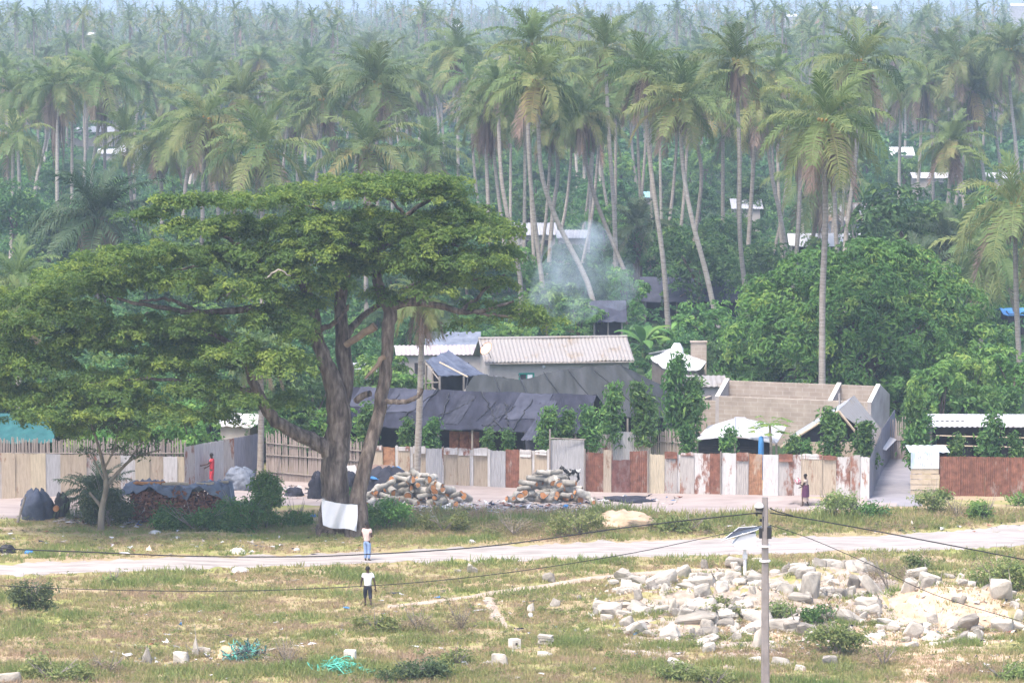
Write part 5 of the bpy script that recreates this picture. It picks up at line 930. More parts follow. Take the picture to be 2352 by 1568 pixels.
simple_house('tin_shed', 'low shed with a pale purple-brown tin roof left of the satellite dish', 211, 918, 1112, 812, 793, 5, M['roofpurple'], M['plaster'], math.radians(4))
simple_house('small_house', 'small pinkish house with a grey sheet lean-to roof behind the tall young tree', 200, 1590, 1662, 884, 868, 3, M['roofold'], M['plaster'], 0, slope_only=True)
simple_house('tarp_hut', 'hut with teal tarp patches behind the slim bare trunk', 222, 985, 1095, 790, 762, 4, M['greytarp'], M['plaster'], 0, cper=0)
simple_house('tin_roof_house', 'house with rust-striped pale tin roof right of the block-house palm', 300, 1905, 2018, 506, 466, 6, M['roofstripe'], M['greyw'], math.radians(6))
simple_house('sheet_shelter', 'long white-roofed shelter with a cyan tarp, among palm trunks', 268, 1818, 1990, 562, 536, 4, M['whitesheet'], M['plaster'], 0, cper=0, open_front=True)
simple_house('tin_roof_house', 'grey tin-roofed house seen between palm trunks left of the smoke', 320, 1192, 1278, 538, 512, 6, M['roofgrey'], M['plaster'], math.radians(5))
simple_house('small_hut', 'small pale-roofed hut just right of the grey tin-roofed house', 322, 1284, 1345, 545, 528, 4, M['roofgrey'], M['plaster'])
simple_house('tin_roof_house', 'distant white tin-roofed house at upper left, the upper one', 430, 172, 262, 302, 290, 6, M['roofwhite'], M['plaster'], math.radians(-8))
simple_house('tin_roof_house', 'distant house with a cream wall and white gable roof at upper left', 400, 268, 318, 348, 330, 6, M['roofwhite'], M['creamw'], math.radians(-15))
simple_house('small_hut', 'little white-roofed hut left of the cream-walled house', 405, 226, 268, 352, 342, 4, M['roofwhite'], M['plaster'])
simple_house('small_hut', 'white-roofed hut at right between the lone slim palm and the grove', 440, 2050, 2098, 356, 338, 6, M['whitesheet'], M['plaster'])
simple_house('small_hut', 'tiny distant hut with a pale roof in the far right grove', 470, 2202, 2222, 281, 272, 4, M['roofwhite'], M['creamw'])
simple_house('tin_roof_house', 'long pale roof low behind the far right grove trunks', 420, 2100, 2330, 408, 396, 5, M['roofwhite'], M['plaster'])
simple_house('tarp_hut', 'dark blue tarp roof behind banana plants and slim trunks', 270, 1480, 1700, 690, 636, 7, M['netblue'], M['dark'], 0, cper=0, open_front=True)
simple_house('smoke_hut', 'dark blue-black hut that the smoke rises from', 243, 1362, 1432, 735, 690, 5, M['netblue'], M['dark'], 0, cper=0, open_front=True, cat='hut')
simple_house('tin_roof_house', 'grey-roofed house far behind the palm trunks in the middle', 345, 1685, 1748, 478, 456, 6, M['roofgrey'], M['plaster'], 0)
simple_house('small_hut', 'small cyan-roofed hut far behind the slim palm in the middle', 350, 1478, 1500, 452, 440, 4, M['cyan'], M['plaster'])
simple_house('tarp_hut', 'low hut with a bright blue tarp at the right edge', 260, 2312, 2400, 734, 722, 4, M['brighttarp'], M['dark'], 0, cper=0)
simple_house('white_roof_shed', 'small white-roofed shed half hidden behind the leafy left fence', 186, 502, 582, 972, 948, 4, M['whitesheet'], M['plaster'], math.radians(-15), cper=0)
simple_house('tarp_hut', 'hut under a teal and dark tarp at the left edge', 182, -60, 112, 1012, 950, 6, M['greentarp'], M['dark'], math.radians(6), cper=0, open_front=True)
simple_house('tin_shed', 'small white shed glimpsed behind the main trunk of the spreading tree', 198, 790, 880, 850, 838, 4, M['roofwhite'], M['plaster'], 0)
for k, (px, y, w, D) in enumerate(((1985, 18, 60, 1750), (1815, 36, 30, 1500), (2340, 12, 34, 1700), (205, 78, 14, 900), (600, 130, 12, 820), (1045, 60, 16, 1200))):
    simple_house('tin_roof_house', ('far white roof below the skyline, the widest one', 'far white roof left of the widest skyline roof', 'far pale roof at the right edge of the skyline', 'tiny white roof in the left far grove', 'tiny pale roof in the middle far grove', 'tiny white roof over the grove left of the tall cluster')[k], D, px - w / 2, px + w / 2, y + 2, y - 3, 8, M['whitesheet'], M['plaster'], 0, cper=0, win=False)
# hip-roofed shelter and gable hut behind the front fence
def hip_shelter():
    D = 181.5; r0, r1 = at(1688, 960, 184.3), at(1712, 961, 184.3); eL, eR, eM = at(1598, 1009, 180.5), at(1784, 1018, 180.2), at(1688, 1000, 180.2); o = empty('hip_shelter', at(1690, 1130, 183) * [1, 1, 0], 'open shelter with a pale sheet hip roof and black plastic sides behind the tin fence', 'shelter')
    he = (eL[2] + eR[2]) / 2; bL, bR = eL + [1, 6.5, 0], eR + [1, 6.5, 0]; bL[2] = bR[2] = he
    mb = MB(); slab(mb, eL, eM, r0, r0 - [.02, 0, 0], .04, 12, 8, lambda u, v: .006 * np.sin(u * 30)); slab(mb, eM + [.01, 0, 0], eR, r1, r0 + [.01, 0, 0], .04, 26, 8, lambda u, v: .006 * np.sin(u * 50)); slab(mb, bL, eL, r0, r0 + [0, .02, 0], .04, 12, 8); slab(mb, eR, bR, r1 + [0, .02, 0], r1, .04, 12, 8); slab(mb, bR, bL, r0, r1, .04, 12, 8); mb.build('roof', M['roofwhite'], o)
    mb = MB(); mb.tube([eM, r0], .06, 5); mb.tube([r0, r1], .08, 6); mb.tube([eR, r1], .05, 5); mb.build('ridge_cap', M['roofgrey'], o)
    for p in (eL, eR, eM): mb = MB(); mb.tube([p * [1, 1, 0] + [0, .2, -.1], p + [0, .2, -.06]], .06, 6); mb.build('post', M['oldwood'], o)
    mb = MB(); slab(mb, eL * [1, 1, 0] + [.2, .35, 0], eR * [1, 1, 0] + [-.2, .35, 0], eR + [-.2, .35, -.3], eL + [.2, .35, -.2], .03, 30, 6, None); P = slab; mb.build('plastic_wall', M['blackp'], o)
    mb = MB(); slab(mb, eL * [1, 1, 0] + [.2, 1.2, 0], eR * [1, 1, 0] + [-.2, 1.2, 0], eR + [-.2, 1.2, 0], eL + [.2, 1.2, .1], .03); mb.build('back_shade_panel', M['dark'], o)  # near-black sheet paints in the shade below the eave
    for k in range(4): mb = MB(); z = eL[2] - .3 - .12 * k; mb.tube(spline([eL * [1, 1, 0] + [.2, .3, z], (eL + eR) / 2 * [1, 1, 0] + [0, .28, z - .1], eR * [1, 1, 0] + [-.3, .3, z - .15]], 12), .02, 5); mb.build('fold', M['blackp'], o)
    b = at(1748, 1030, 179.6); d = empty('water_barrel', b * [1, 1, 0], 'blue plastic barrel under the right eave of the pale hip roof', 'barrel'); mb = MB(); c = b * [1, 1, 0]
    mb.tube([c, c + [0, 0, .05], c + [0, 0, 1.0], c + [0, 0, 1.9], c + [0, 0, 2.25], c + [0, 0, 2.3]], [.12, .15, .155, .15, .12, .06], 14); mb.build('barrel_body', M['brighttarp'], d, smooth=True)
hip_shelter()
def gable_hut():
    ap = at(1918, 945, 182.5); eL = at(1795, 1020, 181); eR = at(2050, 985, 186); fR = at(2010, 1035, 180.5); apb = at(1905, 935, 190); o = empty('gable_hut', ap * [1, 1, 0] + [0, 3, 0], 'hut with grey sheet gable roof and black plastic front closing the tin fence', 'hut')
    ap = np.array([ap[0], 180.6, at(1918, 942, 180.6)[2]]); eL = np.array([eL[0] - .1, 180.6, at(1785, 1026, 180.6)[2]]); eR = np.array([at(2008, 1044, 180.6)[0], 180.6, at(2008, 1044, 180.6)[2]]); bk = np.array([1.5, 7.0, 0])
    mb = MB(); slab(mb, eL, ap, ap + bk, eL + bk, .07, 24, 8, lambda u, v: .025 * np.sin(v * 60)); mb.build('roof', M['roofgrey'], o); mb = MB(); slab(mb, ap + [.02, 0, 0], eR, eR + bk, ap + bk, .07, 24, 40, lambda u, v: .025 * np.sin(v * 70)); mb.build('roof', M['roofold'], o)
    mb = MB(); wl = at(2048, 1000, 187); slab(mb, eR + bk * .35 + [-.9, 0, .42], eR + bk * .35 + [.35, -.1, -.05], eR + bk * 1.0 + [.45, 0, -.05], eR + bk + [-.9, 0, .42], .04, 10, 20); mb.build('roof_sheet', M['roofwhite'], o)
    for p, q in ((eL, ap), (ap, eR)): mb = MB(); mb.tube([p + [0, -.05, -.02], q + [0, -.05, -.02]], .07, 6); mb.build('verge_board', M['paleboard'], o)
    mb = MB(); G = lambda x, y, z: np.array([x, y, z]); prism(mb, G, [(eL[0] + .5, 0), (eR[0] - .2, 0), (eR[0] - .2, eR[2] - .1), (ap[0], ap[2] - .12), (eL[0] + .5, eL[2] + .12)], 'y', 180.9, 180.95); mb.build('plastic_wall', M['dark'], o)
    mb = MB(); slab(mb, np.array([eR[0] - .2, 181.1, 0]), np.array([eR[0] + 1.1, 187, 0]), np.array([eR[0] + 1.1, 187, eR[2] - .1]), np.array([eR[0] - .2, 181.1, eR[2] - .1]), .05, 12, 4); mb.build('side_wall', M['greyblue'], o)
    for x in (eL[0] + .5, ap[0], eR[0] - .3): mb = MB(); mb.tube([(x, 180.75, -.1), (x, 180.75, eL[2])], .06, 6); mb.build('post', M['oldwood'], o)
    mb = MB(); slab(mb, np.array([ap[0] + .35, 180.75, 2.3]), np.array([ap[0] + 1.2, 180.75, 2.1]), np.array([ap[0] + .9, 180.75, ap[2] - .75]), np.array([ap[0] + .2, 180.75, ap[2] - .25]), .03); mb.build('wall_sheet', M['p_greyrust'], o)
    mb = MB(); wallbox(mb, G, eL[0] + 1.3, eL[0] + 4.3, 180.3, 180.38, 0, 1.9); mb.build('low_wall', M['p_beige'], o)
gable_hut()
# dark wall running up the alley, reed stakes and far right shed
def alley_wall():
    A, B, E = gp(1998, 1147), gp(2024, 1086), gp(2054, 1040); o = empty('side_fence', A, 'grey sheet side fence running back along the alley', 'fence')
    for P, Q, h in ((A, B, 2.1), (B, E, 2.3)): sheet_panel(P, Q, -.05, h, h + .1, .02).build('panel', M['greyblue'], o, smooth=True)
    A, B = gp(2050, 1052), gp(2092, 1050); reed_fence('stake_fence', 'dark grey stake fence closing the alley behind the hut', 2046, 2094, 1056, 1056, 965, 962, (.5,))
alley_wall()
def right_shed():
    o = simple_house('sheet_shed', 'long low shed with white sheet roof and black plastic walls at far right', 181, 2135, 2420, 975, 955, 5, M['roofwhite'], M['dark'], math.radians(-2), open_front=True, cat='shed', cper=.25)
    L = 6.4
    for k, (px0, px1, mm) in enumerate(((2140, 2152, 'p_grey'), (2152, 2174, 'p_dark'), (2174, 2186, 'greentarp'), (2230, 2300, 'blackp'))):
        A, B = at(px0, 1035, 181.2), at(px1, 1035, 181.2); mb = MB(); slab(mb, A * [1, 1, 0], B * [1, 1, 0], B * [1, 1, 0] + [0, 0, 2.15], A * [1, 1, 0] + [0, 0, 2.15], .03); mb.build('wall_sheet', M[mm], o)
    for y in (1000, 1022): mb = MB(); mb.tube([at(2150, y, 180.6), at(2400, y + 6, 180.6)], .035, 6); mb.build('rail', M['paleboard'], o)
    mb = MB(); slab(mb, at(2215, 966, 180.4), at(2420, 985, 180.4), at(2420, 966, 181.8), at(2222, 954, 181.8), .05, 20, 3, lambda u, v: .03 * np.sin(u * 60)); mb.build('roof_sheet', M['whitesheet'], o)
right_shed()
def white_hut():
    A, B, Cc, D_ = at(1494, 822, 219), at(1538, 801, 222), at(1622, 830, 221), at(1608, 848, 216.5); o = empty('tarp_hut', at(1560, 930, 219) * [1, 1, 0], 'hut with a peaked white tarp roof behind the tall young tree', 'hut'); mid = at(1528, 846, 217)
    mb = MB(); slab(mb, A, mid, B + [.1, 0, 0], B, .04, 10, 10, wrinkle(12, .05, .03, 2)); slab(mb, mid + [.01, 0, 0], D_, Cc, B + [.11, 0, 0], .04, 16, 12, wrinkle(13, .08, .03, 2)); slab(mb, B, Cc, Cc + [0, 3, -.8], A + [0, 3, 0], .04, 8, 8); mb.build('tarp_roof', M['whitesheet'], o, smooth=True)
    mb = MB(); slab(mb, A * [1, 1, 0] + [.1, .1, 0], mid * [1, 1, 0] + [0, .15, 0], mid + [0, .15, -.05], A + [.1, .1, -.05], .1); slab(mb, mid * [1, 1, 0] + [0, .15, 0], D_ * [1, 1, 0] + [-.1, .15, 0], D_ + [-.1, .15, -.05], mid + [0, .15, -.05], .1); mb.build('wall', M['plaster'], o)
    p = at(1555, 800, 222); mb = MB(); P = np.array([p + np.array([math.cos(t) * r, math.sin(t) * r, z]) for z, r in ((-.5, .45), (0, .4), (.35, .2)) for t in np.linspace(0, 6.28, 9)[:-1]]).reshape(3, 8, 3); mb.grid(P, .5, 0, True); mb.build('sack', M['whitecloth'], o, smooth=True)
    w = at(1608, 830, 224); o2 = empty('concrete_pillar', w * [1, 1, 0], 'plain pinkish concrete pillar right of the white tarp hut', 'pillar'); mb = MB(); mb.box((w[0] - .1, w[1], w[2] / 2 + .6), (1.0, .6, w[2] + 1.3)); mb.box((w[0] - .1, w[1], w[2] + 1.28), (1.1, .7, .08)); mb.build('shaft', M['block'], o2)
white_hut()
# ------------------------------------------------------------------ logs
def log_pair(seed):
    r = np.random.default_rng(seed); L, R = r.uniform(.6, 1.15), r.uniform(.13, .21); n = 7; x = np.linspace(-L / 2, L / 2, n); mb = MB()
    pts = np.stack([x, r.normal(0, .012, n), r.normal(0, .012, n)], -1); mb.tube(pts, R * (1 + r.normal(0, .05, n)), 14, wob=.04)
    es = []
    for sg in (-1, 1):
        e = MB()
        a = np.linspace(0, 6.283, 15)[:-1]; rr = R * .9; c = np.array([sg * (L / 2 + .004), 0, 0]); e.add(np.concatenate([[c + [sg * .012, 0, 0]], c + np.stack([0 * a, np.cos(a) * rr * sg, np.sin(a) * rr], -1)]), [(0, i + 1, (i + 1) % 14 + 1) for i in range(14)]); es.append(e.mesh('cut_face', M['logend']))
    return mb.mesh('log', M['logbark'], smooth=True), es, R, L
LOGM = [log_pair(600 + i) for i in range(7)]
def place_log(p, az, tilt, k, lab, grp):
    bark, cut, R, L = LOGM[k]; o = link('log', bark, None, p, (rng.uniform(0, 6), tilt, az)); o.rotation_mode = 'XYZ'; T(o, lab, 'log', grp); [link('cut_face', q, o) for q in cut]
def log_pile(px, py, halfw, depth, layers, lab, grp, extra=()):
    c = gp(px, py); 
    for l, n in enumerate(layers):
        f = 1 - l / (len(layers) + .6)
        for i in range(n):
            u = (i + .5) / n * 2 - 1 + rng.normal(0, .06); x = c[0] + u * halfw * f; y = c[1] + depth * .5 + rng.uniform(-1, 1) * depth * .5 * f - (.25 if l < 2 else 0)
            az = rng.choice([rng.uniform(-.5, .5), rng.uniform(.7, 1.5), rng.uniform(-1.4, -.6)]); place_log((x, y, c[2] + .16 + l * .25 + rng.uniform(-.04, .06)), az, rng.normal(0, .28), int(rng.integers(7)), lab, grp)
log_pile(950, 1160, 2.7, 1.9, (15, 13, 11, 9, 6, 3), 'short grey log with an orange cut end in the left log pile', 'logs of the left pile'); log_pile(1262, 1156, 2.0, 1.7, (13, 11, 9, 8, 5, 3), 'short grey log with an orange cut end in the right log pile', 'logs of the right pile')
# goat on the right log pile
def skin_mesh(name, verts, edges, radii, root=0, sub=2, mm=None, origin=(0, 0, 0)):
    me = bpy.data.meshes.new(name); me.from_pydata([tuple(v) for v in verts], edges, []); o = bpy.data.objects.new(name, me); C.objects.link(o)
    m = o.modifiers.new('s', 'SKIN'); m.use_smooth_shade = True
    for i, r in enumerate(radii):
        d = me.skin_vertices[0].data[i]; d.radius = (r, r) if np.isscalar(r) else r; d.use_root = i == root
    ss = o.modifiers.new('u', 'SUBSURF'); ss.levels = sub; ss.render_levels = sub
    dg = bpy.context.evaluated_depsgraph_get(); me2 = bpy.data.meshes.new_from_object(o.evaluated_get(dg)); me2.name = name
    bpy.data.objects.remove(o); me2.materials.clear()
    if mm: me2.materials.append(mm)
    for p in me2.polygons: p.use_smooth = True
    return me2
M['goatw'] = mat('goat_coat', [(.46, (.02, .02, .022)), (.52, (.6, .58, .56))], 2.6, bmp=.1, rnd=False)
def goat():
    p = at(1316, 1108, gp(1300, 1156)[1] + .9); o = empty('goat', p, 'black and white goat standing on top of the right log pile', 'goat', rz=math.radians(200))
    v = [(0, 0, .5), (.25, 0, .52), (.42, 0, .62), (.52, 0, .75), (.62, 0, .78), (.72, 0, .72), (-.25, 0, .52), (-.36, 0, .6), (-.42, 0, .68), (.22, .09, .36), (.23, .09, .18), (.22, .09, 0), (.22, -.09, .36), (.24, -.09, .18), (.23, -.09, 0), (-.24, .09, .38), (-.3, .09, .2), (-.27, .09, 0), (-.24, -.09, .38), (-.31, -.09, .2), (-.28, -.09, 0), (.6, .09, .8), (.6, -.09, .8), (.58, .03, .92), (.58, -.03, .92)]
    e = [(0, 1), (1, 2), (2, 3), (3, 4), (4, 5), (0, 6), (6, 7), (7, 8), (1, 9), (9, 10), (10, 11), (1, 12), (12, 13), (13, 14), (6, 15), (15, 16), (16, 17), (6, 18), (18, 19), (19, 20), (4, 21), (4, 22), (4, 23), (4, 24)]
    r = [.17, .16, .09, .07, .075, .04, .16, .05, .02, .06, .035, .03, .06, .035, .03, .07, .035, .03, .07, .035, .03, .025, .025, .015, .015]; link('goat_body', skin_mesh('goat_body', v, e, r, 0, 1, M['goatw']), o)
goat()
# firewood stack with tarp
def wood_stack():
    D = gp(420, 1196)[1]; A, B = gp(300, 1196), gp(512, 1190); o = empty('firewood_stack', (A + B) / 2, 'long stack of split red-brown firewood beside the green creeping bush', 'firewood'); Lx = B[0] - A[0]; h = 1.5
    for row in range(9):
        m2 = MB()
        for i in range(40):
            x = A[0] + (i + .5 + .25 * (row % 2)) / 40 * Lx + rng.normal(0, .02); z = .09 + row * .165 + rng.normal(0, .02); s = rng.uniform(.05, .115); y0 = A[1] - rng.uniform(0, .42); a = rng.uniform(0, 6); k = rng.integers(3, 6); t = a + np.linspace(0, 6.283, k + 1)[:-1]
            P0 = np.stack([x + np.cos(t) * s, 0 * t + y0, z + np.sin(t) * s], -1); P1 = P0 + [rng.normal(0, .06), 1.5, rng.normal(0, .02)]; m2.add(np.concatenate([P0, P1]), [tuple(range(k)), tuple(range(2 * k - 1, k - 1, -1))] + [(j, j + k, (j + 1) % k + k, (j + 1) % k) for j in range(k)])
        m2.build('firewood_row', M['redwood'], o)
    t = MB(); P = np.zeros((40, 16, 3)); r = np.random.default_rng(5)
    for i in range(40):
        u = i / 39
        for j in range(16):
            v = j / 15; x = A[0] - .35 + (Lx + .9) * u; y = A[1] - .42 + v * 2.3; top = h + .12 + .1 * math.sin(u * 9) + .07 * r.normal(); drop = max(0, 1 - v / .16) * (.16 + .14 * math.sin(u * 14 + 1) + .5 * max(0, u - .76) * 3.6)
            P[i, j] = (x, y, max(.1, top - drop - (1.1 if u > .985 else 0) + (.06 * math.sin(v * 20 + u * 30)))) 
    t.grid(P[::-1]); t.grid(P - [0, 0, .03]); c = t.build('tarpaulin', M['greytarp'], smooth=True, origin=P[20, 8]); T(c, 'crumpled grey-blue tarp spread over the firewood stack', 'tarp')
    for k in range(9):
        x = A[0] + Lx * rng.uniform(.05, .95); mb = MB(); z = h + .3; y = A[1] + rng.uniform(.1, .8); a = rng.normal(0, .3); d = np.array([math.cos(a), math.sin(a), rng.normal(0, .05)]) * rng.uniform(.3, .6); mb.tube([np.array([x, y, z]) - d, np.array([x, y, z]) + d], rng.uniform(.05, .08), 5, wob=.1); T(mb.build('wood_piece', M['logend' if k % 2 else 'paleboard'], origin=(x, y, z)), 'loose piece of wood weighing down the grey tarp on the firewood', 'wood', 'wood pieces on the grey tarp')
wood_stack()
def heap(name, lab, cat, px, py, w, h, mm, seed, depth=None, D=None, extra=None):
    b = gp(px, py); s = F / b[1]; rw, hh = w / s / 2, h / s; dp = depth or rw * .8; r = np.random.default_rng(seed); n, m = 34, 16; P = np.zeros((m, n, 3)); ph = r.uniform(0, 6.28, 12)
    for i in range(m):
        v = i / (m - 1)
        for j in range(n):
            a = j / n * 6.283; prof = math.cos(v * 1.5) ** .42; k = 1 + .45 * mnoise.noise(Vector((math.cos(a) * 1.6, math.sin(a) * 1.6, v * 1.2 + seed))) + .3 * abs(mnoise.noise(Vector((math.cos(a) * 5, math.sin(a) * 5, v * 3 + seed)))) + .06 * math.sin(3 * a + ph[0]) + .09 * math.sin(5 * a + ph[1] + v * 2) + .06 * math.sin(11 * a + ph[2] + v * 4) + .04 * r.normal()
            P[i, j] = b + np.array([math.cos(a) * rw * prof * k, math.sin(a) * dp * prof * k + dp * .3, hh * (v ** .8) * (1 + .08 * math.sin(4 * a + ph[3])) - .03])
    mb = MB(); mb.grid(P, .5, 0, True); mb.add(P[-1], [tuple(range(n))]); o = mb.build(name, M[mm], origin=b, smooth=True); return T(o, lab, cat)
heap('tarp_heap', 'grey-blue tarp heap left of the tall pointed bush at the metal wall', 'tarp', 548, 1126, 76, 52, 'greytarp', 1); heap('tarp_heap', 'lumpy dark tarp heap at the far left beside rubbish, the larger one', 'tarp', 84, 1192, 66, 68, 'bluetarp', 2); heap('tarp_heap', 'narrow black tarp bundle just right of the larger dark tarp heap', 'tarp', 140, 1190, 38, 58, 'blackp', 3)
heap('tarp_heap', 'black plastic heap left of the foot of the spreading tree', 'tarp', 732, 1146, 50, 62, 'netgrey', 4); heap('tarp_heap', 'dark heap behind the main trunk, between the two trunks', 'tarp', 800, 1140, 60, 56, 'netgrey', 5); heap('tarp_heap', 'dome-shaped heap of grey tarp behind the left log pile', 'tarp', 890, 1140, 108, 66, 'netgrey', 6)
def drape(lab, pts, D, mm, th=.03, seed=0):
    a, b, c, d = [at(x, y, D + e) for x, y, e in pts]; mb = MB(); slab(mb, a, b, c, d, th, 14, 8, wrinkle(seed, .05, .04, 2)); return T(mb.build('tarp_sheet', M[mm], origin=(a + c) / 2, smooth=True), lab, 'tarp')
DH = gp(890, 1140)[1]
drape('bright blue tarp folded over the grey dome heap', [(850, 1098, -.6), (942, 1090, -.2), (915, 1070, 1.2), (858, 1076, 1.0)], DH, 'brighttarp', .03, 3); drape('brown sacking laid on top of the blue tarp', [(836, 1088, .1), (880, 1090, -.1), (905, 1068, 1.4), (850, 1066, 1.5)], DH, 'sacking', .04, 4)
for lab, x0, lean in (('wooden pole leaning on the larger dark tarp heap', 50, 18),):
    b = gp(40, 1200); t = at(58, 1140, b[1] + .3); mb = MB(); mb.tube([b, t], .06, 6); T(mb.build('leaning_pole', M['oldwood'], origin=b), lab, 'pole')
mb = MB(); b = gp(133, 1190) + [0, -.75, .55]; mb.tube([b, b + [0, .3, 0]], .14, 10); T(mb.build('log', M['logend'], origin=b), 'round cut log end showing in the black tarp bundle', 'log')
# white board and hanging cloth
def cloth():
    D = DT - 1.6; n, m = 28, 22; P = np.zeros((n, m, 3)); tl, tr, bl, br = (739, 1146), (821, 1158), (741, 1205), (819, 1221)
    for i in range(n):
        u = i / (n - 1)
        for j in range(m):
            v = j / (m - 1); x = (tl[0] * (1 - u) + tr[0] * u) * (1 - v) + (bl[0] * (1 - u) + br[0] * u) * v + 2 * math.sin(v * 4) * (u - .5); y = (tl[1] * (1 - u) + tr[1] * u + 6 * math.sin(math.pi * u) * (1 - v) * .5 - 3 * (u < .1)) * (1 - v) + (bl[1] * (1 - u) + br[1] * u + 3 * math.sin(u * 6)) * v
            P[i, j] = at(x, y, D + .10 * math.sin(u * 9 + v * 3) + .06 * math.sin(u * 21 + v * 5) + .2 * v * math.sin(u * 5))
    mb = MB(); mb.grid(P); mb.grid((P + [0, .012, 0])[::-1]); o = mb.build('hanging_cloth', M['whitecloth'], origin=P[14, 0], smooth=True); T(o, 'plain white sheet hung up to dry at the foot of the spreading tree', 'cloth')
    a, b, c = at(727, 1150, D + .3), P[0, 0] + [0, .006, 0], P[-1, 0] + [0, .006, 0]; e = at(840, 1155, D + .6); mb = MB(); mb.tube(np.concatenate([[a], P[::3, 0] + [0, .006, 0.005], [c, e]]), .012, 5); T(mb.build('washing_line', M['blackp'], origin=a), 'thin cord the white sheet hangs from, tied to the tree trunks', 'cord')
cloth()
b = at(806, 1108, DG(1120)); mb = MB(); bb = at(795, 1068, b[1]); sgn = MB(); pts = [at(x, y, b[1]) for x, y in ((794, 1112), (816, 1112), (820, 1080), (816, 1068), (796, 1070), (793, 1084))]; z = np.array(pts); zz = np.concatenate([z, z + [0, .06, 0]]); sgn.add(zz, [tuple(range(6)), tuple(range(11, 5, -1))] + [(i, i + 6, (i + 1) % 6 + 6, (i + 1) % 6) for i in range(6)]); g0 = np.array([b[0], b[1], 0]); wb = sgn.build('white_board', M['metalw'], origin=g0); T(wb, 'white rounded board standing behind the two trunks', 'board')
leg = MB(); [leg.tube([z[i] * [1, 1, 0] + [s, .03, 0], z[i] + [s, .03, 0]], .03, 5) for i, s in ((0, .08), (1, -.08))]; leg.build('board_legs', M['oldwood'], wb, origin=g0)
# ------------------------------------------------------------------ rubble
def chunk_mesh(seed, slabby, pointed=False):
    r = np.random.default_rng(seed); bm = bmesh.new()
    for k in range(22):
        p = r.uniform(-1, 1, 3); p /= max(abs(p)) ; p = p * (1 - .22 * r.random()); p[2] *= (1 if not slabby else 1)
        if pointed: p[:2] *= (1.05 - .8 * max(0, (p[2] + .3)))
        bm.verts.new(p * .5)
    res = bmesh.ops.convex_hull(bm, input=bm.verts); bmesh.ops.delete(bm, geom=[g for g in res['geom_interior'] if isinstance(g, bmesh.types.BMVert)], context='VERTS'); bmesh.ops.bevel(bm, geom=bm.edges[:], offset=.045, segments=1, affect='EDGES', profile=.6)
    bmesh.ops.triangulate(bm, faces=bm.faces[:]); bmesh.ops.subdivide_edges(bm, edges=bm.edges[:], cuts=1)
    for v in bm.verts: v.co += Vector(mnoise.noise_vector(v.co * 3 + Vector((seed, 0, 0)))) * .035
    me = bpy.data.meshes.new('chunk'); bm.to_mesh(me); bm.free(); me.materials.append(M['conc']); return me
CH = [chunk_mesh(700 + i, i % 2) for i in range(10)]; CHP = [chunk_mesh(750 + i, 0, True) for i in range(2)]
def chunk(px, py, w, h, lab='broken pale concrete chunk in the rubble by the pole', grp='concrete chunks of the rubble', name='concrete_chunk', tilt=None, mesh=None, cat='rubble'):
    p = gp(px, py); s = F / p[1]; ww, hh = w / s, h / s; tl = rng.normal(0, .22) if tilt is None else tilt
    dd = ww * rng.uniform(.55, .9) if ww < 1.5 else rng.uniform(.6, 1.0); ww *= rng.uniform(.9, 1.35); hh *= rng.uniform(.9, 1.25); o = link(name, mesh or CH[int(rng.integers(10))], None, p + [0, dd * .3, hh * .34], (rng.normal(0, .2), tl, rng.uniform(-.35, .35)), (ww * 1.12, dd, hh * 1.3)); return T(o, lab, cat, grp)
R4 = [(820, 650, 130, 60), (680, 690, 80, 40), (750, 695, 60, 70), (840, 710, 110, 60), (1270, 660, 70, 50), (1160, 640, 60, 60), (1630, 700, 120, 75), (1590, 740, 100, 45), (1720, 745, 120, 80), (1250, 770, 55, 65), (320, 770, 140, 60), (340, 800, 160, 45), (190, 840, 140, 100), (80, 810, 160, 90), (500, 775, 180, 85), (230, 1005, 160, 55), (400, 960, 95, 85), (540, 985, 170, 65), (520, 915, 150, 45), (790, 1040, 110, 75), (940, 1110, 110, 65), (220, 1130, 170, 35), (240, 1190, 90, 70), (1580, 870, 90, 100), (1620, 905, 85, 95), (1710, 865, 90, 85), (1740, 890, 60, 85), (1270, 900, 90, 55), (1990, 745, 130, 36), (2210, 1000, 140, 85), (2050, 965, 50, 85), (1900, 1055, 130, 42), (1450, 1000, 170, 55), (1690, 1025, 80, 42), (1350, 1105, 130, 36), (1330, 1145, 90, 36), (1560, 1130, 60, 45), (1590, 1170, 90, 52), (1750, 1155, 70, 34), (1820, 1100, 70, 26), (720, 1280, 150, 44), (545, 1265, 110, 36), (1040, 1285, 100, 65), (20, 1310, 60, 50), (560, 580, 60, 32), (1850, 690, 70, 32), (640, 740, 90, 60), (700, 770, 90, 50), (770, 780, 60, 45), (1040, 610, 90, 36), (960, 620, 60, 60), (2240, 880, 90, 50), (1110, 740, 70, 50), (1140, 790, 80, 45), (860, 830, 80, 60), (700, 850, 90, 50), (560, 840, 110, 60), (440, 850, 90, 46), (300, 870, 90, 50), (1880, 900, 60, 30), (2100, 860, 70, 46), (980, 700, 90, 46), (1420, 700, 50, 40), (400, 700, 90, 46), (280, 690, 70, 40), (150, 700, 80, 40), (1090, 860, 60, 30), (1800, 780, 70, 36), (1400, 930, 90, 34), (1250, 930, 80, 30), (640, 1190, 70, 34), (850, 1310, 60, 30), (2130, 1110, 50, 26), (2290, 1040, 60, 30)]
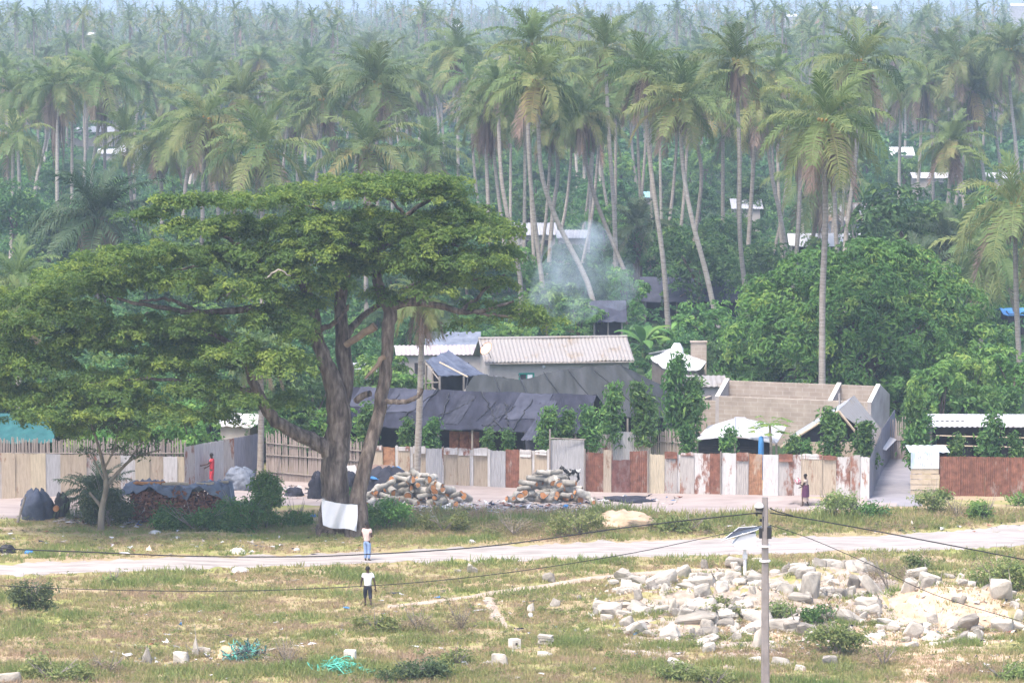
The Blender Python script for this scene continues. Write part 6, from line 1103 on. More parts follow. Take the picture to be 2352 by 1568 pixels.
R6 = [(2190, 530, 70, 45), (2160, 580, 140, 45), (2330, 555, 140, 75), (2060, 620, 75, 50), (1930, 650, 110, 50), (1840, 675, 120, 48), (1810, 735, 72, 42), (2050, 690, 140, 66), (2180, 660, 100, 72), (2240, 775, 130, 80), (2330, 730, 90, 45), (1980, 545, 120, 42), (1860, 490, 60, 38), (2130, 715, 100, 35), (2320, 630, 80, 60), (1960, 610, 110, 34), (2110, 640, 80, 50), (2010, 640, 60, 40), (2280, 680, 90, 50), (2090, 770, 80, 40), (1900, 700, 60, 32)]
for cx, cy, w, h in R4: chunk(1548 + .3418 * cx, 1091 + .3418 * cy, .3418 * w, .3418 * h)
for cx, cy, w, h in R6: chunk(775.2 + .3418 * cx, 1177.1 + .3418 * cy, .3418 * w, .3418 * h)
for k in range(270):
    px, py = rng.normal(1660, 130), rng.normal(1382, 36)
    if k > 195: px, py = rng.normal(2140, 100), rng.normal(1400, 34)
    if k > 240: px, py = rng.normal(1930, 60), rng.normal(1330, 22)
    if py > 1305: chunk(px, py, rng.uniform(12, 52) if rng.random() < .5 else rng.uniform(8, 24), rng.uniform(8, 28))
for px, py, w, h, t, lab in ((1562, 1325, 46, 20, -.45, 'dark tilted concrete slab at the upper left of the rubble'), (1690, 1305, 48, 26, .1, 'brownish block at the top of the rubble behind the solar box post'), (1735, 1345, 48, 36, .25, 'big grey rounded block in the rubble touching the pole'), (1974, 1316, 62, 26, -.35, 'dark sloping slab at the right top of the rubble'), (2002, 1345, 26, 60, -.7, 'long slab leaning steeply at the right end of the grey rubble'), (1862, 1388, 46, 54, .15, 'upright grey wedge of concrete in the middle of the rubble'), (1954, 1372, 26, 36, .1, 'standing grey block right of the upright wedge'),
        (1618, 1414, 58, 26, -.25, 'dark triangular slab in the left of the rubble'), (1600, 1430, 100, 24, -.12, 'long pale slab lying across the left foot of the rubble'), (1850, 1462, 40, 34, -.1, 'squared pale block with a broken corner below the sand'), (1740, 1490, 14, 50, .1, 'narrow slab standing on end left of the pole foot'), (2225, 1400, 40, 48, .1, 'large white boulder on the sand heap'), (2300, 1395, 44, 46, -.2, 'jagged white boulder at the right of the sand heap'), (2095, 1470, 34, 40, .6, 'cream slab tilted on the sand path'), (1520, 1343, 56, 28, -.2, 'white flat slab at the left end of the rubble'), (1544, 1400, 14, 46, .1, 'narrow white block standing in the left rubble'), (1552, 1534, 34, 26, .55, 'white broken slab at the bottom right of the field')):
    chunk(px, py, w, h, lab, None, tilt=t)
for px, py, w, h, lab, mm in ((337, 1525, 26, 36, 'pointed grey stone standing in the left foreground, the shorter one', CHP[0]), (448, 1508, 21, 42, 'tall pointed grey stone standing in the left foreground', CHP[1]), (415, 1526, 38, 26, 'squat grey stone between the two pointed stones', None), (465, 1500, 30, 12, 'flat stone right behind the tall pointed stone', None), (18, 1568, 44, 26, 'rounded pale stone at the bottom left corner', None), (1079, 1316, 10, 24, 'slim white stone standing below the road, the taller of two', None), (1090, 1318, 12, 16, 'short white stone right of the slim standing one', None), (1052, 1316, 15, 10, 'low white stone left of the two standing ones', None), (1147, 1528, 30, 24, 'round whitish stone in the bottom middle', None), (1250, 1508, 30, 14, 'grey stone lying right of the round whitish stone', None), (1410, 1342, 22, 12, 'lone grey stone left of the rubble by the footpath', None)):
    chunk(px, py, w, h, lab, None, 'stone', .04, mm, 'stone')
def slabstack():
    c = gp(1253, 1478); o = empty('slab_stack', c, 'small stack of grey flat slabs right of the white hollow block', 'slab stack')
    for k in range(3): mb = MB(); mb.box(c + [rng.normal(0, .04), 0, .07 + k * .12], (.55, .4, .09), rng.normal(0, .12), tilt=(0, .06)); mb.build('flat_slab', M['conc'], o)
slabstack()
def hollow(px, py, lab, rz, s):
    c = gp(px, py); o = empty('hollow_block', c, lab, 'block', None, rz); mb = MB(); h = s / 2; t = s * .34
    for b, sz in (((0, -0, t / 2), (s, s, t)), ((0, 0, s - t / 2), (s, s, t)), ((-h + t / 2, 0, s / 2), (t, s, s - 2 * t - .004)), ((h - t / 2, 0, s / 2), (t, s, s - 2 * t - .004))): mb.box(b, sz)
    link('block_shell', mb.mesh('block_shell', M['whiteblock']), o); mb = MB(); mb.box((0, .03, s / 2), (s - 2 * t - .002, s * .8, s - 2 * t - .002)); link('cavity', mb.mesh('cavity', M['dark']), o)
hollow(804, 1518, 'white concrete block with a square hole above the green net', -.1, .42); hollow(1182, 1488, 'white concrete block with a side hole in the lower middle', .5, .36)
def tangle(name, lab, px, py, w, h, mm, n, cat):
    c = gp(px, py); s = F / c[1]; mb = MB()
    for k in range(n):
        p = c + np.array([rng.normal(0, w / s * .25), rng.normal(0, .3), 0]); pts = [p]
        for j in range(5): pts.append(p + np.array([rng.normal(0, w / s * .22), rng.normal(0, .25), abs(rng.normal(.1, h / s * .35))]))
        mb.tube(spline(pts, 14), rng.uniform(.012, .03), 4)
    return T(mb.build(name, mm, origin=c), lab, cat)
M['tealnet'] = plain('teal_netting', (.1, .42, .33)); tangle('green_net', 'tangled teal-green netting below the white hollow block', 775, 1540, 80, 26, M['tealnet'], 70, 'net'); tangle('rag_heap', 'heap of teal rags and dark rubbish on the orange sand in the left foreground', 562, 1500, 60, 44, M['tealdark'], 60, 'rubbish heap')
heap('sand_heap', 'orange sand heap beside the teal rags', 'sand heap', 528, 1512, 56, 30, 'sand_o', 31); heap('sand_heap', 'pale sand heap on the verge in front of the path', 'sand heap', 1430, 1212, 120, 38, 'sand', 32)
def sandpatch(lab, px, py, w, h, mm, seed):
    r = np.random.default_rng(seed); c = gp(px, py); s = F / c[1]; n, m = 60, 12; P = np.zeros((m, n, 3)); ph = r.uniform(0, 6.28, 6)
    for j in range(n):
        a = j / n * 6.283; k = 1 + .22 * math.sin(2 * a + ph[0]) + .16 * math.sin(5 * a + ph[1]) + .1 * math.sin(9 * a + ph[2]) + .06 * r.normal()
        dy = gp(px, py - h / 2)[1] - c[1]
        for i in range(m):
            v = i / (m - 1); x, y = c[0] + math.cos(a) * w / s / 2 * k * v, c[1] + math.sin(a) * dy * k * v; P[m - 1 - i, j] = (x, y, float(gz(x, y)) + (.09 if seed < 36 else .03) * (1 - v ** 3) + .06 * mnoise.noise(Vector((x * 1.7, y * 1.7, seed))) * (1 - v) - .01)
    mb = MB(); mb.grid(P, .5, 0, True); return T(mb.build('sand_heap' if mm == 'sand' else 'soil_heap', M[mm], origin=c, smooth=True), lab, mm + ' heap')
for px, py, w, h, sd in ((1690, 1388, 520, 150, 36), (1985, 1360, 300, 90, 37), (1720, 1462, 330, 60, 33), (2150, 1420, 360, 84, 34), (1980, 1472, 220, 34, 35)): sandpatch({33: 'orange-tinted sand heap under the rubble left of the pole', 34: 'large pale sand heap at the right of the rubble', 35: 'low sand heap in front of the middle of the rubble', 36: 'wide heap of grey-tan soil under the rubble around the pole', 37: 'soil heap at the right top of the grey rubble'}[sd], px, py, w, h, 'soil' if sd > 35 else 'sand', sd)
def chips():
    mb = MB()
    for k in range(2600):
        px, py = (rng.normal(1660, 135), rng.normal(1388, 38)) if k < 1500 else (rng.normal(2130, 110), rng.normal(1405, 34)) if k < 2200 else (rng.normal(1900, 160), rng.normal(1440, 40))
        if py < 1300: continue
        p = gp(px, py); s = rng.uniform(.04, .15); v = rng.normal(size=(6, 3)); v = unit(v) * s * rng.uniform(.7, 1.3, (6, 1)) * [1, 1, .7]; v[0, 2] = s; v += p + [0, 0, s * .3]; mb.add(v, [(0, 1, 2), (0, 2, 3), (0, 3, 4), (0, 4, 5), (0, 5, 1)], .5, int(rng.random() < .35))
    T(mb.build('rubble_chips', [M['conc'], M['sand']]), 'small stone chips and crumbs of the rubble', 'chips', kind='stuff')
chips()
# ------------------------------------------------------------------ people
def person(px, py, hgt, face, lab, pose, top, bottom, bottom_to='ankle', sleeve=.55, skirt=None, dz=0.0, D=None):
    p = gp(px, py) if D is None else np.array([at(px, py, D)[0], D, dz]); k = hgt / 1.75; o = empty('person', p, lab, 'person', None, face)
    J = {'pel': (0, 0, .95), 'sp': (0, .01, 1.15), 'ch': (0, 0, 1.34), 'nb': (0, -.01, 1.47), 'nk': (0, 0, 1.53), 'h1': (0, .02, 1.59), 'h2': (0, .025, 1.67), 'h3': (0, .0, 1.73)}
    for s, n in ((-1, 'l'), (1, 'r')):
        J.update({'sh' + n: (s * .185, 0, 1.42), 'el' + n: (s * .25, -.03, 1.14), 'wr' + n: (s * .25, .06, .9), 'hp' + n: (s * .095, 0, .88), 'kn' + n: (s * .10, .03, .5), 'an' + n: (s * .10, -.01, .09), 'to' + n: (s * .12, .15, .035)})
    J.update(pose); R = dict(pel=(.15, .11), sp=(.125, .09), ch=(.15, .10), nb=.075, nk=.055, h1=.075, h2=.098, h3=.07)
    for n in 'lr': R.update({'sh' + n: .062, 'el' + n: .043, 'wr' + n: .03, 'hp' + n: .092, 'kn' + n: .06, 'an' + n: .038, 'to' + n: .035})
    E = [('pel', 'sp'), ('sp', 'ch'), ('ch', 'nb'), ('nb', 'nk'), ('nk', 'h1'), ('h1', 'h2'), ('h2', 'h3')]
    for n in 'lr': E += [('ch', 'sh' + n), ('sh' + n, 'el' + n), ('el' + n, 'wr' + n), ('pel', 'hp' + n), ('hp' + n, 'kn' + n), ('kn' + n, 'an' + n), ('an' + n, 'to' + n)]
    def bld(name, keys, ed, rad, mm, root):
        ix = {q: i for i, q in enumerate(keys)}; v = [np.array(J[q]) * k for q in keys]; link(name, skin_mesh(name, v, [(ix[a], ix[b]) for a, b in ed], [tuple(np.array(rad(q)) * k) if not np.isscalar(rad(q)) else rad(q) * k for q in keys], ix[root], 2, mm), o)
    # hands: palm, four curled fingers and a thumb
    for s, n in ((-1, 'l'), (1, 'r')):
        w, e = np.array(J['wr' + n]), np.array(J['el' + n]); d = unit(w - e); sd = unit(np.cross(d, [s * .3, 1, .2])); up = np.cross(sd, d); J['pm' + n] = tuple(w + d * .075); R['pm' + n] = (.036, .022); E.append(('wr' + n, 'pm' + n))
        for f, (off, ln) in enumerate(((-.03, .062), (-.01, .075), (.01, .07), (.03, .055))):
            a, b = w + d * .115 + sd * off, w + d * (.115 + ln) + sd * off * 1.2 + up * .02
            J[f'f{f}a' + n], J[f'f{f}b' + n] = tuple(a), tuple(b); R[f'f{f}a' + n] = .011; R[f'f{f}b' + n] = .009; E += [('pm' + n, f'f{f}a' + n), (f'f{f}a' + n, f'f{f}b' + n)]
        J['ta' + n], J['tb' + n] = tuple(w + d * .06 + sd * -.045), tuple(w + d * .1 + sd * -.065 + up * .015); R['ta' + n] = .013; R['tb' + n] = .01; E += [('pm' + n, 'ta' + n), ('ta' + n, 'tb' + n)]
    bld('body', list(R), E, lambda q: R[q], M['skin'], 'pel')
    for n in 'lr': J['sl' + n] = tuple(np.array(J['sh' + n]) + (np.array(J['el' + n]) - np.array(J['sh' + n])) * sleeve)
    J['hem'] = tuple(np.array(J['pel']) - [0, 0, .05]); RS = dict(hem=(.185, .145), sp=(.165, .13), ch=(.185, .135), nb=.095); ks = ['hem', 'sp', 'ch', 'nb']
    for n in 'lr': ks += ['sh' + n, 'sl' + n]; RS.update({'sh' + n: .088, 'sl' + n: .075})
    if top: bld('shirt', ks, [('hem', 'sp'), ('sp', 'ch'), ('ch', 'nb')] + [e for n in 'lr' for e in (('ch', 'sh' + n), ('sh' + n, 'sl' + n))], lambda q: RS[q], top, 'sp')
    if bottom:
        RB = dict(pel=(.175, .135), hem=(.17, .13)); kb = ['pel', 'hem']; eb = [('hem', 'pel')]
        J['hem'] = tuple(np.array(J['pel']) + [0, 0, .08])
        for n in 'lr':
            RB.update({'hp' + n: .115, 'kn' + n: .085}); kb += ['hp' + n, 'kn' + n]; eb += [('pel', 'hp' + n), ('hp' + n, 'kn' + n)]
            J['cf' + n] = tuple(np.array(J['kn' + n]) + (np.array(J['an' + n]) - np.array(J['kn' + n])) * (.9 if bottom_to == 'ankle' else .35)); RB['cf' + n] = .07; kb.append('cf' + n); eb.append(('kn' + n, 'cf' + n))
        bld('trousers', kb, eb, lambda q: RB[q], bottom, 'pel')
    if skirt:
        for nm, z0, z1, r0, r1, mm in skirt:
            mb = MB(); rows = []
            for z in np.linspace(z1, z0, 7):
                f = (z1 - z) / (z1 - z0); r = r0 + (r1 - r0) * f; a = np.linspace(0, 6.283, 25)[:-1]; w = 1 + .05 * np.sin(a * 7 + z * 5); rows.append(np.stack([np.cos(a) * r * w * 1.1, np.sin(a) * r * w * .85, z + 0 * a], -1) * k)
            mb.grid(np.array(rows), .5, 0, True); link(nm, mb.mesh(nm, mm, smooth=True), o)
    h = np.array(J['h2']) * k; mb = MB(); th = np.linspace(0, 1.75, 8)[:, None]; ph = np.linspace(0, 6.283, 15)[None, :-1]; rr = .104 * k; q = np.stack([np.sin(th) * np.cos(ph) * .95, np.sin(th) * np.sin(ph) - .12, np.cos(th) * np.ones_like(ph) * 1.05], -1) * rr + h + [0, 0, .012]; mb.grid(q, .5, 0, True); link('hair', mb.mesh('hair', M['hair'], smooth=True), o)
    mb = MB(); f = np.array(J['h1']) * k
    mb.add([h + np.array(v) * k for v in ((-.012, .088, .0), (.012, .088, .0), (.016, .095, -.035), (-.016, .095, -.035), (0, .118, -.032))], [(0, 1, 4), (1, 2, 4), (2, 3, 4), (3, 0, 4)]); mb.box(f + np.array([0, .075, -.012]) * k, (.045 * k, .012 * k, .012 * k))
    for s in (-1, 1): mb.box(h + np.array([s * .098, .0, -.02]) * k, (.014 * k, .035 * k, .055 * k))
    link('face', mb.mesh('face', M['skin']), o); mb = MB()
    for s in (-1, 1): mb.box(h + np.array([s * .034, .088, .008]) * k, (.022 * k, .012 * k, .011 * k))
    link('eyes', mb.mesh('eyes', M['metalw']), o); return o
PK, JN, WT, BK, RD, PU, BG = plain('pale_pink_shirt', (.62, .45, .42)), plain('light_blue_jeans', (.24, .34, .55)), plain('white_tshirt', (.72, .74, .78)), plain('black_shorts', (.03, .033, .05)), plain('red_outfit', (.55, .05, .07)), plain('purple_wrap', (.10, .035, .08)), plain('beige_skirt', (.42, .34, .3))
person(843, 1289, 1.74, math.radians(-30), 'person in pale pink shirt and light blue jeans standing on the road', {'ell': (-.27, -.02, 1.16), 'wrl': (-.12, .2, 1.12), 'elr': (.27, -.02, 1.15), 'wrr': (.1, .22, 1.1), 'knl': (-.08, .02, .5), 'anl': (-.07, -.03, .09), 'tol': (-.08, .12, .035)}, PK, JN)
person(845, 1395, 1.70, math.radians(12), 'person in a white T-shirt and black knee shorts walking away through the grass', {'ell': (-.27, -.02, 1.15), 'wrl': (-.26, .14, .98), 'elr': (.27, -.08, 1.14), 'wrr': (.3, -.1, .88), 'knl': (-.09, .16, .53), 'anl': (-.09, .1, .13), 'tol': (-.1, .24, .06), 'knr': (.1, .0, .5), 'anr': (.1, -.22, .12), 'tor': (.1, -.08, .035)}, WT, BK, 'knee')
person(487, 1118, 1.72, math.radians(80), 'person in a bright red outfit reaching out at the grey-blue metal wall', {'ell': (-.22, .16, 1.22), 'wrl': (-.18, .42, 1.16), 'elr': (.22, .1, 1.15), 'wrr': (.16, .3, 1.02)}, RD, RD)
person(1850, 1152, 1.62, math.radians(75), 'woman in a dark purple wrap over a beige skirt walking past the tin fence', {'ell': (-.22, .12, 1.16), 'wrl': (-.14, .32, 1.24), 'elr': (.2, .05, 1.15), 'wrr': (.16, .25, 1.05), 'knl': (-.08, .14, .52), 'anl': (-.08, .12, .09), 'tol': (-.08, .28, .04), 'anr': (.08, -.16, .1), 'tor': (.09, -.02, .035)}, BG, None, skirt=[('skirt', .32, .98, .17, .2, BG), ('wrap', .55, 1.2, .2, .24, PU)], sleeve=.4)
M['bundle'] = mat('red_white_print', [(.45, (.4, .1, .16)), (.55, (.6, .5, .5))], 14)
mb = MB(); c = gp(1850, 1152) + np.array([-.38, -.1, 1.27]); th = np.linspace(0, 3.14, 8)[:, None]; ph = np.linspace(0, 6.283, 11)[None, :-1]; mb.grid(c + np.stack([np.sin(th) * np.cos(ph) * .17, np.sin(th) * np.sin(ph) * .14, np.cos(th) * np.ones_like(ph) * .14], -1) * (1 + .08 * np.sin(ph * 3 + th * 4))[..., None], .5, 0, True); mb.grid(c + [0, 0, .13] + np.stack([np.cos(ph) * np.array([[.02], [.05]]), np.sin(ph) * np.array([[.02], [.05]]), np.array([[0.], [.07]]) * np.ones_like(ph)], -1), .5, 0, True); T(mb.build('bundle', M['bundle'], origin=c, smooth=True), 'red and white patterned bundle held by the woman in the purple wrap', 'bundle')
# ------------------------------------------------------------------ utility pole, solar box, wires
DP = 121.0
def pole():
    top = at(1757, 1141, DP); x0 = at(1758.5, 1560, DP)[0]; o = empty('utility_pole', (x0, DP, 0), 'tall square grey concrete utility pole in the right foreground', 'utility pole'); mb = MB(); rows = []
    for f in np.linspace(0, 1, 9):
        c = np.array([x0 + (top[0] - x0) * f, DP, -.2 + (top[2] + .2) * f]); r = .155 - .055 * f; bev = r * .72; rows.append([c + np.array(v) for v in ((-r, -bev, 0), (-bev, -r, 0), (bev, -r, 0), (r, -bev, 0), (r, bev, 0), (bev, r, 0), (-bev, r, 0), (-r, bev, 0))])
    R = np.array(rows); mb.grid(R, .5, 0, True); mb.add(R[-1], [tuple(range(8))]); mb.build('shaft', M['polec'], o)
    for y in (1253, 1287): c = at(1757, y, DP); m2 = MB(); m2.tube([c - [0, 0, .03], c + [0, 0, .03]], .2, 8); m2.build('band', M['metalw'], o)
    c = at(1744, 1163, DP - .1); lamp = empty('pole_lamp', c, 'white domed lamp fixed to the left of the utility pole top', 'lamp'); m2 = MB(); th = np.linspace(0, 1.75, 7)[:, None]; ph = np.linspace(0, 6.283, 15)[None, :-1]; m2.grid(c + .16 * np.stack([np.sin(th) * np.cos(ph), np.sin(th) * np.sin(ph), np.cos(th) * np.ones_like(ph) * .9], -1), .5, 0, True); m2.build('lamp_hood', M['metalw'], lamp, smooth=True); m2 = MB(); m2.tube([c - [0, 0, .03], c - [0, 0, .16]], [.15, .12], 14); m2.build('lens', M['solar'], lamp, smooth=True); m2 = MB(); m2.tube([c - [0, 0, .05], [top[0] - .08, DP, c[2] - .05]], .03, 6); m2.build('bracket', M['polec'], lamp)
    c = at(1746, 1178, DP); m2 = MB(); m2.box(c, (.34, .1, .06)); m2.box(c + [.05, 0, -.25], (.14, .09, .1)); m2.tube([c + [-.12, -.02, -.1], c + [-.12, -.02, .02]], .035, 8); m2.tube([c + [.1, -.1, -.62], c + [.1, -.1, -.1]], .02, 5); m2.build('wire_clamp', M['blackp'], o)
    c = at(1760, 1222, DP); bx = empty('junction_box', c - [0, 0, .2], 'dark box strapped to the utility pole beside the solar panel', 'box'); m2 = MB(); m2.box(c + [.1, .02, 0], (.16, .34, .41)); m2.box(c + [-.2, .02, -.02], (.1, .26, .36)); m2.build('box_body', M['blackp'], bx); m2 = MB(); m2.box(c + [-.03, .14, .05], (.44, .06, .05)); m2.build('strap', M['polec'], bx)
pole()
def solar():
    g = gp(1711, 1322); o = empty('solar_box', g, 'white equipment box on a post with a slanted solar panel, standing in the rubble', 'solar unit'); D = g[1]; s = F / D; b = at(1711, 1258, D)
    mb = MB(); mb.tube([g - [0, 0, .3], b], .07, 8); mb.box(at(1711, 1277, D), (.2, .2, .16)); mb.build('post', M['metalw'], o)
    z0, z1, z1b = b[2], at(1700, 1222, D)[2], at(1700, 1236, D)[2]; xl, xr = at(1688, 1250, D)[0], at(1735, 1250, D)[0]; mb = MB(); G = lambda x, y, z: np.array([x, y, z])
    f = [(xl + .1, z0), (xr - .1, z0), (xr, z0 + .1), (xr, z1), (xl + .3, z1), (xl - .12, z0 + .22)]; n = 6; v = [np.array([x, D - .35, z]) for x, z in f] + [np.array([x, D + .3, z]) for x, z in f]; mb.add(v, [tuple(range(n)), tuple(range(2 * n - 1, n - 1, -1))] + [(i, i + n, (i + 1) % n + n, (i + 1) % n) for i in range(n)]); mb.build('cabinet', M['metalw'], o)
    a, bq, c, d = at(1659, 1240, D - .45), at(1735, 1218, D - .45), at(1757, 1207, D + .5), at(1697, 1211, D + .5); mb = MB(); slab(mb, a, bq, c, d, .03, 8, 5); mb.build('solar_panel', M['solar'], o); mb = MB()
    for p, q in ((a, bq), (bq, c), (c, d), (d, a)): mb.tube([p, q], .018, 5)
    mb.build('panel_frame', M['metalw'], o)
solar()
def wire(lab, pts, D, r, rise=0.0):
    c = spline([at(x, y, D) for x, y in pts], 60); mb = MB(); mb.tube(c, r, 6); T(mb.build('power_line', M['wirem'], origin=c[0]), lab, 'cable')
M['wirem'] = plain('cable_black', (.03, .03, .034))
wire('thick sagging black cable running from the pole to the left over the road', [(-300, 1230), (0, 1258), (200, 1267), (420, 1276), (620, 1278), (804, 1274), (1117, 1254), (1459, 1208), (1742, 1177)], DP, .023); wire('thick black cable running from the pole down to the right', [(1768, 1177), (1880, 1195), (2060, 1228), (2352, 1284), (2500, 1312)], DP, .023); wire('thin wire from the pole to the left across the grass', [(-300, 1318), (0, 1344), (300, 1355), (560, 1356), (800, 1347), (1000, 1333), (1220, 1307), (1459, 1268), (1640, 1230), (1750, 1206)], DP, .014); wire('thin wire from the pole sloping down to the right edge', [(1768, 1205), (1860, 1236), (2000, 1296), (2150, 1366), (2352, 1428), (2450, 1460)], DP, .014)
wire('short cable dropping beside the pole top on the right', [(1768, 1166), (1785, 1174), (1800, 1178), (1822, 1184)], DP - .05, .022)
# ------------------------------------------------------------------ litter
LM = [M['whitesheet'], M['conc'], M['netgrey'], M['brighttarp'], M['redwood'], M['sand']]
def litter_field():
    mb = MB()
    for x0, x1, y0, y1, n in ((930, 1350, 1150, 1190, 900), (130, 330, 1180, 1212, 330), (650, 735, 1118, 1145, 90), (1350, 1560, 1140, 1165, 90), (0, 900, 1215, 1275, 130), (300, 1500, 1310, 1560, 220), (1400, 2352, 1200, 1230, 90), (250, 620, 1480, 1540, 140), (1500, 2340, 1330, 1560, 260)):
        for k in range(n):
            px, py = rng.uniform(x0, x1), np.clip(rng.normal((y0 + y1) / 2, (y1 - y0) / 4), y0, y1); p = gp(px, py); s = rng.uniform(.04, .13) * (1.5 if rng.random() < .1 else 1)
            d = rng.normal(size=(5, 3)) * s * [1, 1, .5]; d[:, 2] = abs(d[:, 2]) + .02; mi = int(rng.choice(6, p=[.3, .28, .24, .03, .1, .05])); mb.add(np.concatenate([[p + [0, 0, s * .6]], p + d]), [(0, 1, 2), (0, 2, 3), (0, 3, 4), (0, 4, 5), (0, 5, 1)], .5, mi)
    T(mb.build('litter', LM), 'scattered rubbish, scraps and gravel over the verge and the grass', 'litter', kind='stuff')
litter_field()
for px, py, w, h, mm, lab, nm in ((15, 1270, 34, 20, 'blackp', 'black rubbish bag at the left edge by the road', 'rubbish_bag'), (66, 1271, 22, 9, 'brighttarp', 'bright blue plastic bag right of the black rubbish bag', 'plastic_bag'), (550, 1313, 38, 11, 'whitesheet', 'white plastic bag lying at the lower edge of the road', 'plastic_bag'), (545, 1271, 32, 14, 'whiteblock', 'pale round-ended block lying on the upper verge of the road', 'block'), (682, 1264, 13, 6, 'whitesheet', 'small white scrap on the verge left of the standing man', 'plastic_scrap'), (1083, 1245, 18, 8, 'whitesheet', 'white scrap on the verge right of the standing man', 'plastic_scrap'), (1300, 1169, 14, 12, 'brighttarp', 'blue plastic bag under the right log pile', 'plastic_bag'), (1013, 1172, 11, 9, 'brighttarp', 'blue scrap in the rubbish strip below the left log pile', 'plastic_bag'), (1075, 1180, 12, 8, 'brighttarp', 'blue scrap further right in the rubbish strip', 'plastic_bag'), (720, 1187, 14, 7, 'brighttarp', 'blue scrap left of the white hanging cloth', 'plastic_bag'), (1461, 1452, 18, 9, 'brighttarp', 'blue plastic scrap below the left end of the rubble', 'plastic_bag'), (1218, 1418, 10, 12, 'whitesheet', 'white crumpled paper right of the footpath fork', 'plastic_scrap'), (1064, 1530, 18, 14, 'whitesheet', 'crumpled white plastic at the bottom middle', 'plastic_scrap'), (356, 1225, 26, 8, 'whitesheet', 'pale plastic sheet below the creeping bush', 'plastic_scrap'), (405, 1234, 18, 6, 'whitesheet', 'white scrap right of the pale plastic sheet', 'plastic_scrap'), (505, 1424, 10, 5, 'whitesheet', 'single white scrap in the middle of the left grass', 'plastic_scrap'), (1870, 1178, 12, 7, 'blackp', 'black bag in the weeds before the tin fence end', 'rubbish_bag'), (690, 1517, 16, 10, 'blackp', 'dark bag right of the teal rags', 'rubbish_bag'), (1440, 1152, 120, 10, 'netgrey', 'flat heap of dark twigs on the sandy path', 'twig_heap'), (675, 1140, 44, 22, 'netgrey', 'pile of dark rubbish left of the black plastic heap', 'rubbish_heap')):
    heap(nm, lab, nm.replace('_', ' '), px, py, w, h, mm, int(px))
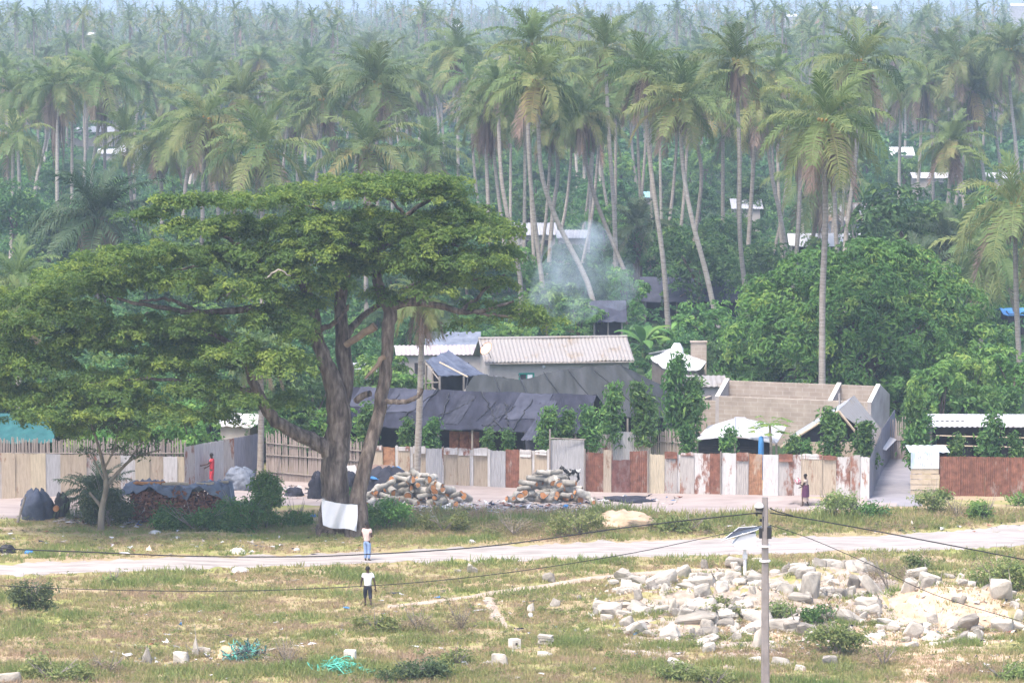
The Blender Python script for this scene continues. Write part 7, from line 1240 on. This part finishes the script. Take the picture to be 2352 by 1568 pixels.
# ------------------------------------------------------------------ grass and weeds past counting
def grass():
    mb = MB(); N = 150000; X = rng.uniform(-1, 1, N); v = 1172 + (1600 - 1172) * rng.random(N); PX = CX + X * 1230
    B, H, Tn, Wd = [], [], [], []
    rt = np.interp(PX, *np.array(ROAD_T).T); rb = np.interp(PX, *np.array(ROAD_B).T); trb = np.interp(PX, *np.array(TR_B).T); pc = np.interp(PX, [890, 1049, 1117, 1288, 1400, 1527, 1700], [1393, 1375, 1365, 1339, 1322, 1315, 1310])
    for i in range(N):
        px, y = PX[i], v[i]
        if rt[i] - 2 < y < rb[i] + 1 or (y < trb[i] + rng.normal(3, 4) and px < 2050): continue
        if 880 < px < 1700 and abs(y - pc[i]) < 6 + rng.normal(0, 2): continue
        if 1112 < px < 1205 and 1372 < y < 1450 and abs(px - np.interp(y, [1372, 1425, 1448], [1122, 1146, 1200])) < 14: continue
        if 2000 < px < 2100 and y < 1165: continue
        g = gp(px, y); a = mnoise.fractal(Vector((g[0] * .22, g[1] * .35, 3.1)), 1, 2, 4); b = mnoise.fractal(Vector((g[0] * .5 + 40, g[1] * .7, 9.1)), 1, 2, 4)
        verge = y < rt[i] - 6; edge = min(abs(y - rt[i]), abs(y - rb[i]))
        if edge < 9 and rng.random() < .6: continue
        rub = (1430 < px < 2340 and 1310 < y < 1490)
        if (b < -.16 + (.2 if rub else 0) and rng.random() < (.97 if rub else .8)) and not (verge and px > 830): continue
        h = rng.uniform(.05, .17) * (1 + max(0, a) * 1.6) * (1.25 if y > 1500 else 1)
        if verge and px > 830: h *= .9 + 1.7 * max(0, min(1, (1222 - y) / 30)) * rng.random()
        elif verge: h *= .7
        tn = np.clip(.56 - a * .75 + rng.normal(0, .17) - (.04 if verge else 0), 0, 1); B.append(g); H.append(h); Tn.append(tn)
    B, H, Tn = np.array(B), np.array(H), np.array(Tn)
    for k in range(5):
        n = len(B); p = B + np.stack([rng.normal(0, .06, n), rng.normal(0, .06, n), 0 * H - .01], -1); a = rng.uniform(0, 6.28, n); s = np.stack([np.cos(a), np.sin(a), 0 * a], -1) * (rng.uniform(.010, .024, n) + H * .04)[:, None]; t = p + np.stack([rng.normal(0, .4, n) * H, rng.normal(0, .4, n) * H, H * rng.uniform(.7, 1.3, n)], -1)
        m = (p + t) / 2 + s * .2; mb.quads(np.stack([p - s, p + s, t], 1), np.clip(Tn + rng.normal(0, .06, n), 0, 1))
    T(mb.build('grass', M['grass']), 'patchy green and straw-coloured grass over the field and verge', 'grass', kind='stuff')
    wb = MB()
    for i in range(3800):
        px, y = rng.uniform(-30, 2380), rng.uniform(1185, 1590)
        if rng.random() < .25: y = rng.uniform(1180, 1225); px = rng.uniform(830, 2380)
        if poly_at(ROAD_T, px) - 6 < y < poly_at(ROAD_B, px) + 6 or (880 < px < 1700 and abs(y - np.interp(px, [890, 1117, 1288, 1700], [1393, 1365, 1339, 1310])) < 10) or (y < poly_at(TR_B, px) + 8 and px < 2050): continue
        g = gp(px, y)
        if mnoise.noise(Vector((g[0] * .3 + 9, g[1] * .4, 7))) < -.15: continue
        s = rng.uniform(.1, .3) * (1.35 if y > 1480 else 1); P, Nn, t = clumped(g + [0, 0, s * .5], (s * 1.2, s * 1.2, s * .7), 30, rng, .06, 5, .1, -.3); dry = rng.random() < .45; P[:, 2] = np.maximum(P[:, 2], g[2] + .01); leaves(wb, P, Nn, .10 if not dry else .12, t, 1 if dry else 0, aspect=.4 if not dry else .15)
    T(wb.build('weeds', [M['weed'], M['dryweed']]), 'low scattered weeds in the grass of the field', 'weeds', kind='stuff')
grass()
# ------------------------------------------------------------------ smoke and haze
def volume_mat(name, color, density, aniso=.2, noise=None):
    m = bpy.data.materials.new(name); m.use_nodes = True; n = m.node_tree; n.nodes.remove(n.nodes['Principled BSDF']); v = n.nodes.new('ShaderNodeVolumePrincipled'); v.inputs['Color'].default_value = (*color, 1); v.inputs['Density'].default_value = density; v.inputs['Anisotropy'].default_value = aniso
    L = n.links.new; L(v.outputs[0], n.nodes['Material Output'].inputs['Volume'])
    if noise:
        t = nz(n, L, noise, 3, rnd=False); r = ramp(n, [(.42, (0, 0, 0)), (.75, (1, 1, 1))]); L(t, r.inputs[0]); mu = n.nodes.new('ShaderNodeMath'); mu.operation = 'MULTIPLY'; mu.inputs[1].default_value = density; L(r.outputs[0], mu.inputs[0]); L(mu.outputs[0], v.inputs['Density'])
    return m
def smoke():
    ctr = [(1425, 706, .4), (1422, 688, 1.1), (1412, 664, 2.2), (1385, 645, 3.1), (1345, 628, 3.6), (1300, 610, 3.6), (1255, 585, 2.8)]; pts = [at(x, y, 244 - .3 * i) for i, (x, y, r) in enumerate(ctr)]; c = spline(pts, 22); rr = np.interp(np.linspace(0, 1, 22), np.linspace(0, 1, 7), [q[2] for q in ctr]); rr[-1] = .6; mb = MB(); mb.tube(c, rr, 16, wob=.12); o = mb.build('smoke', volume_mat('smoke', (.72, .84, 1.0), .2, .0, .35), origin=pts[0], smooth=True); T(o, 'thin bluish-white smoke drifting up left from the dark hut', 'smoke', kind='stuff')
smoke()
mb = MB(); mb.box((0, 2990, 18), (4600, 6100, 40)); T(mb.build('haze', volume_mat('haze', (.60, .75, 1.0), HAZE, .0)), 'pale blue haze filling the air over the village and the grove', 'haze', kind='stuff')
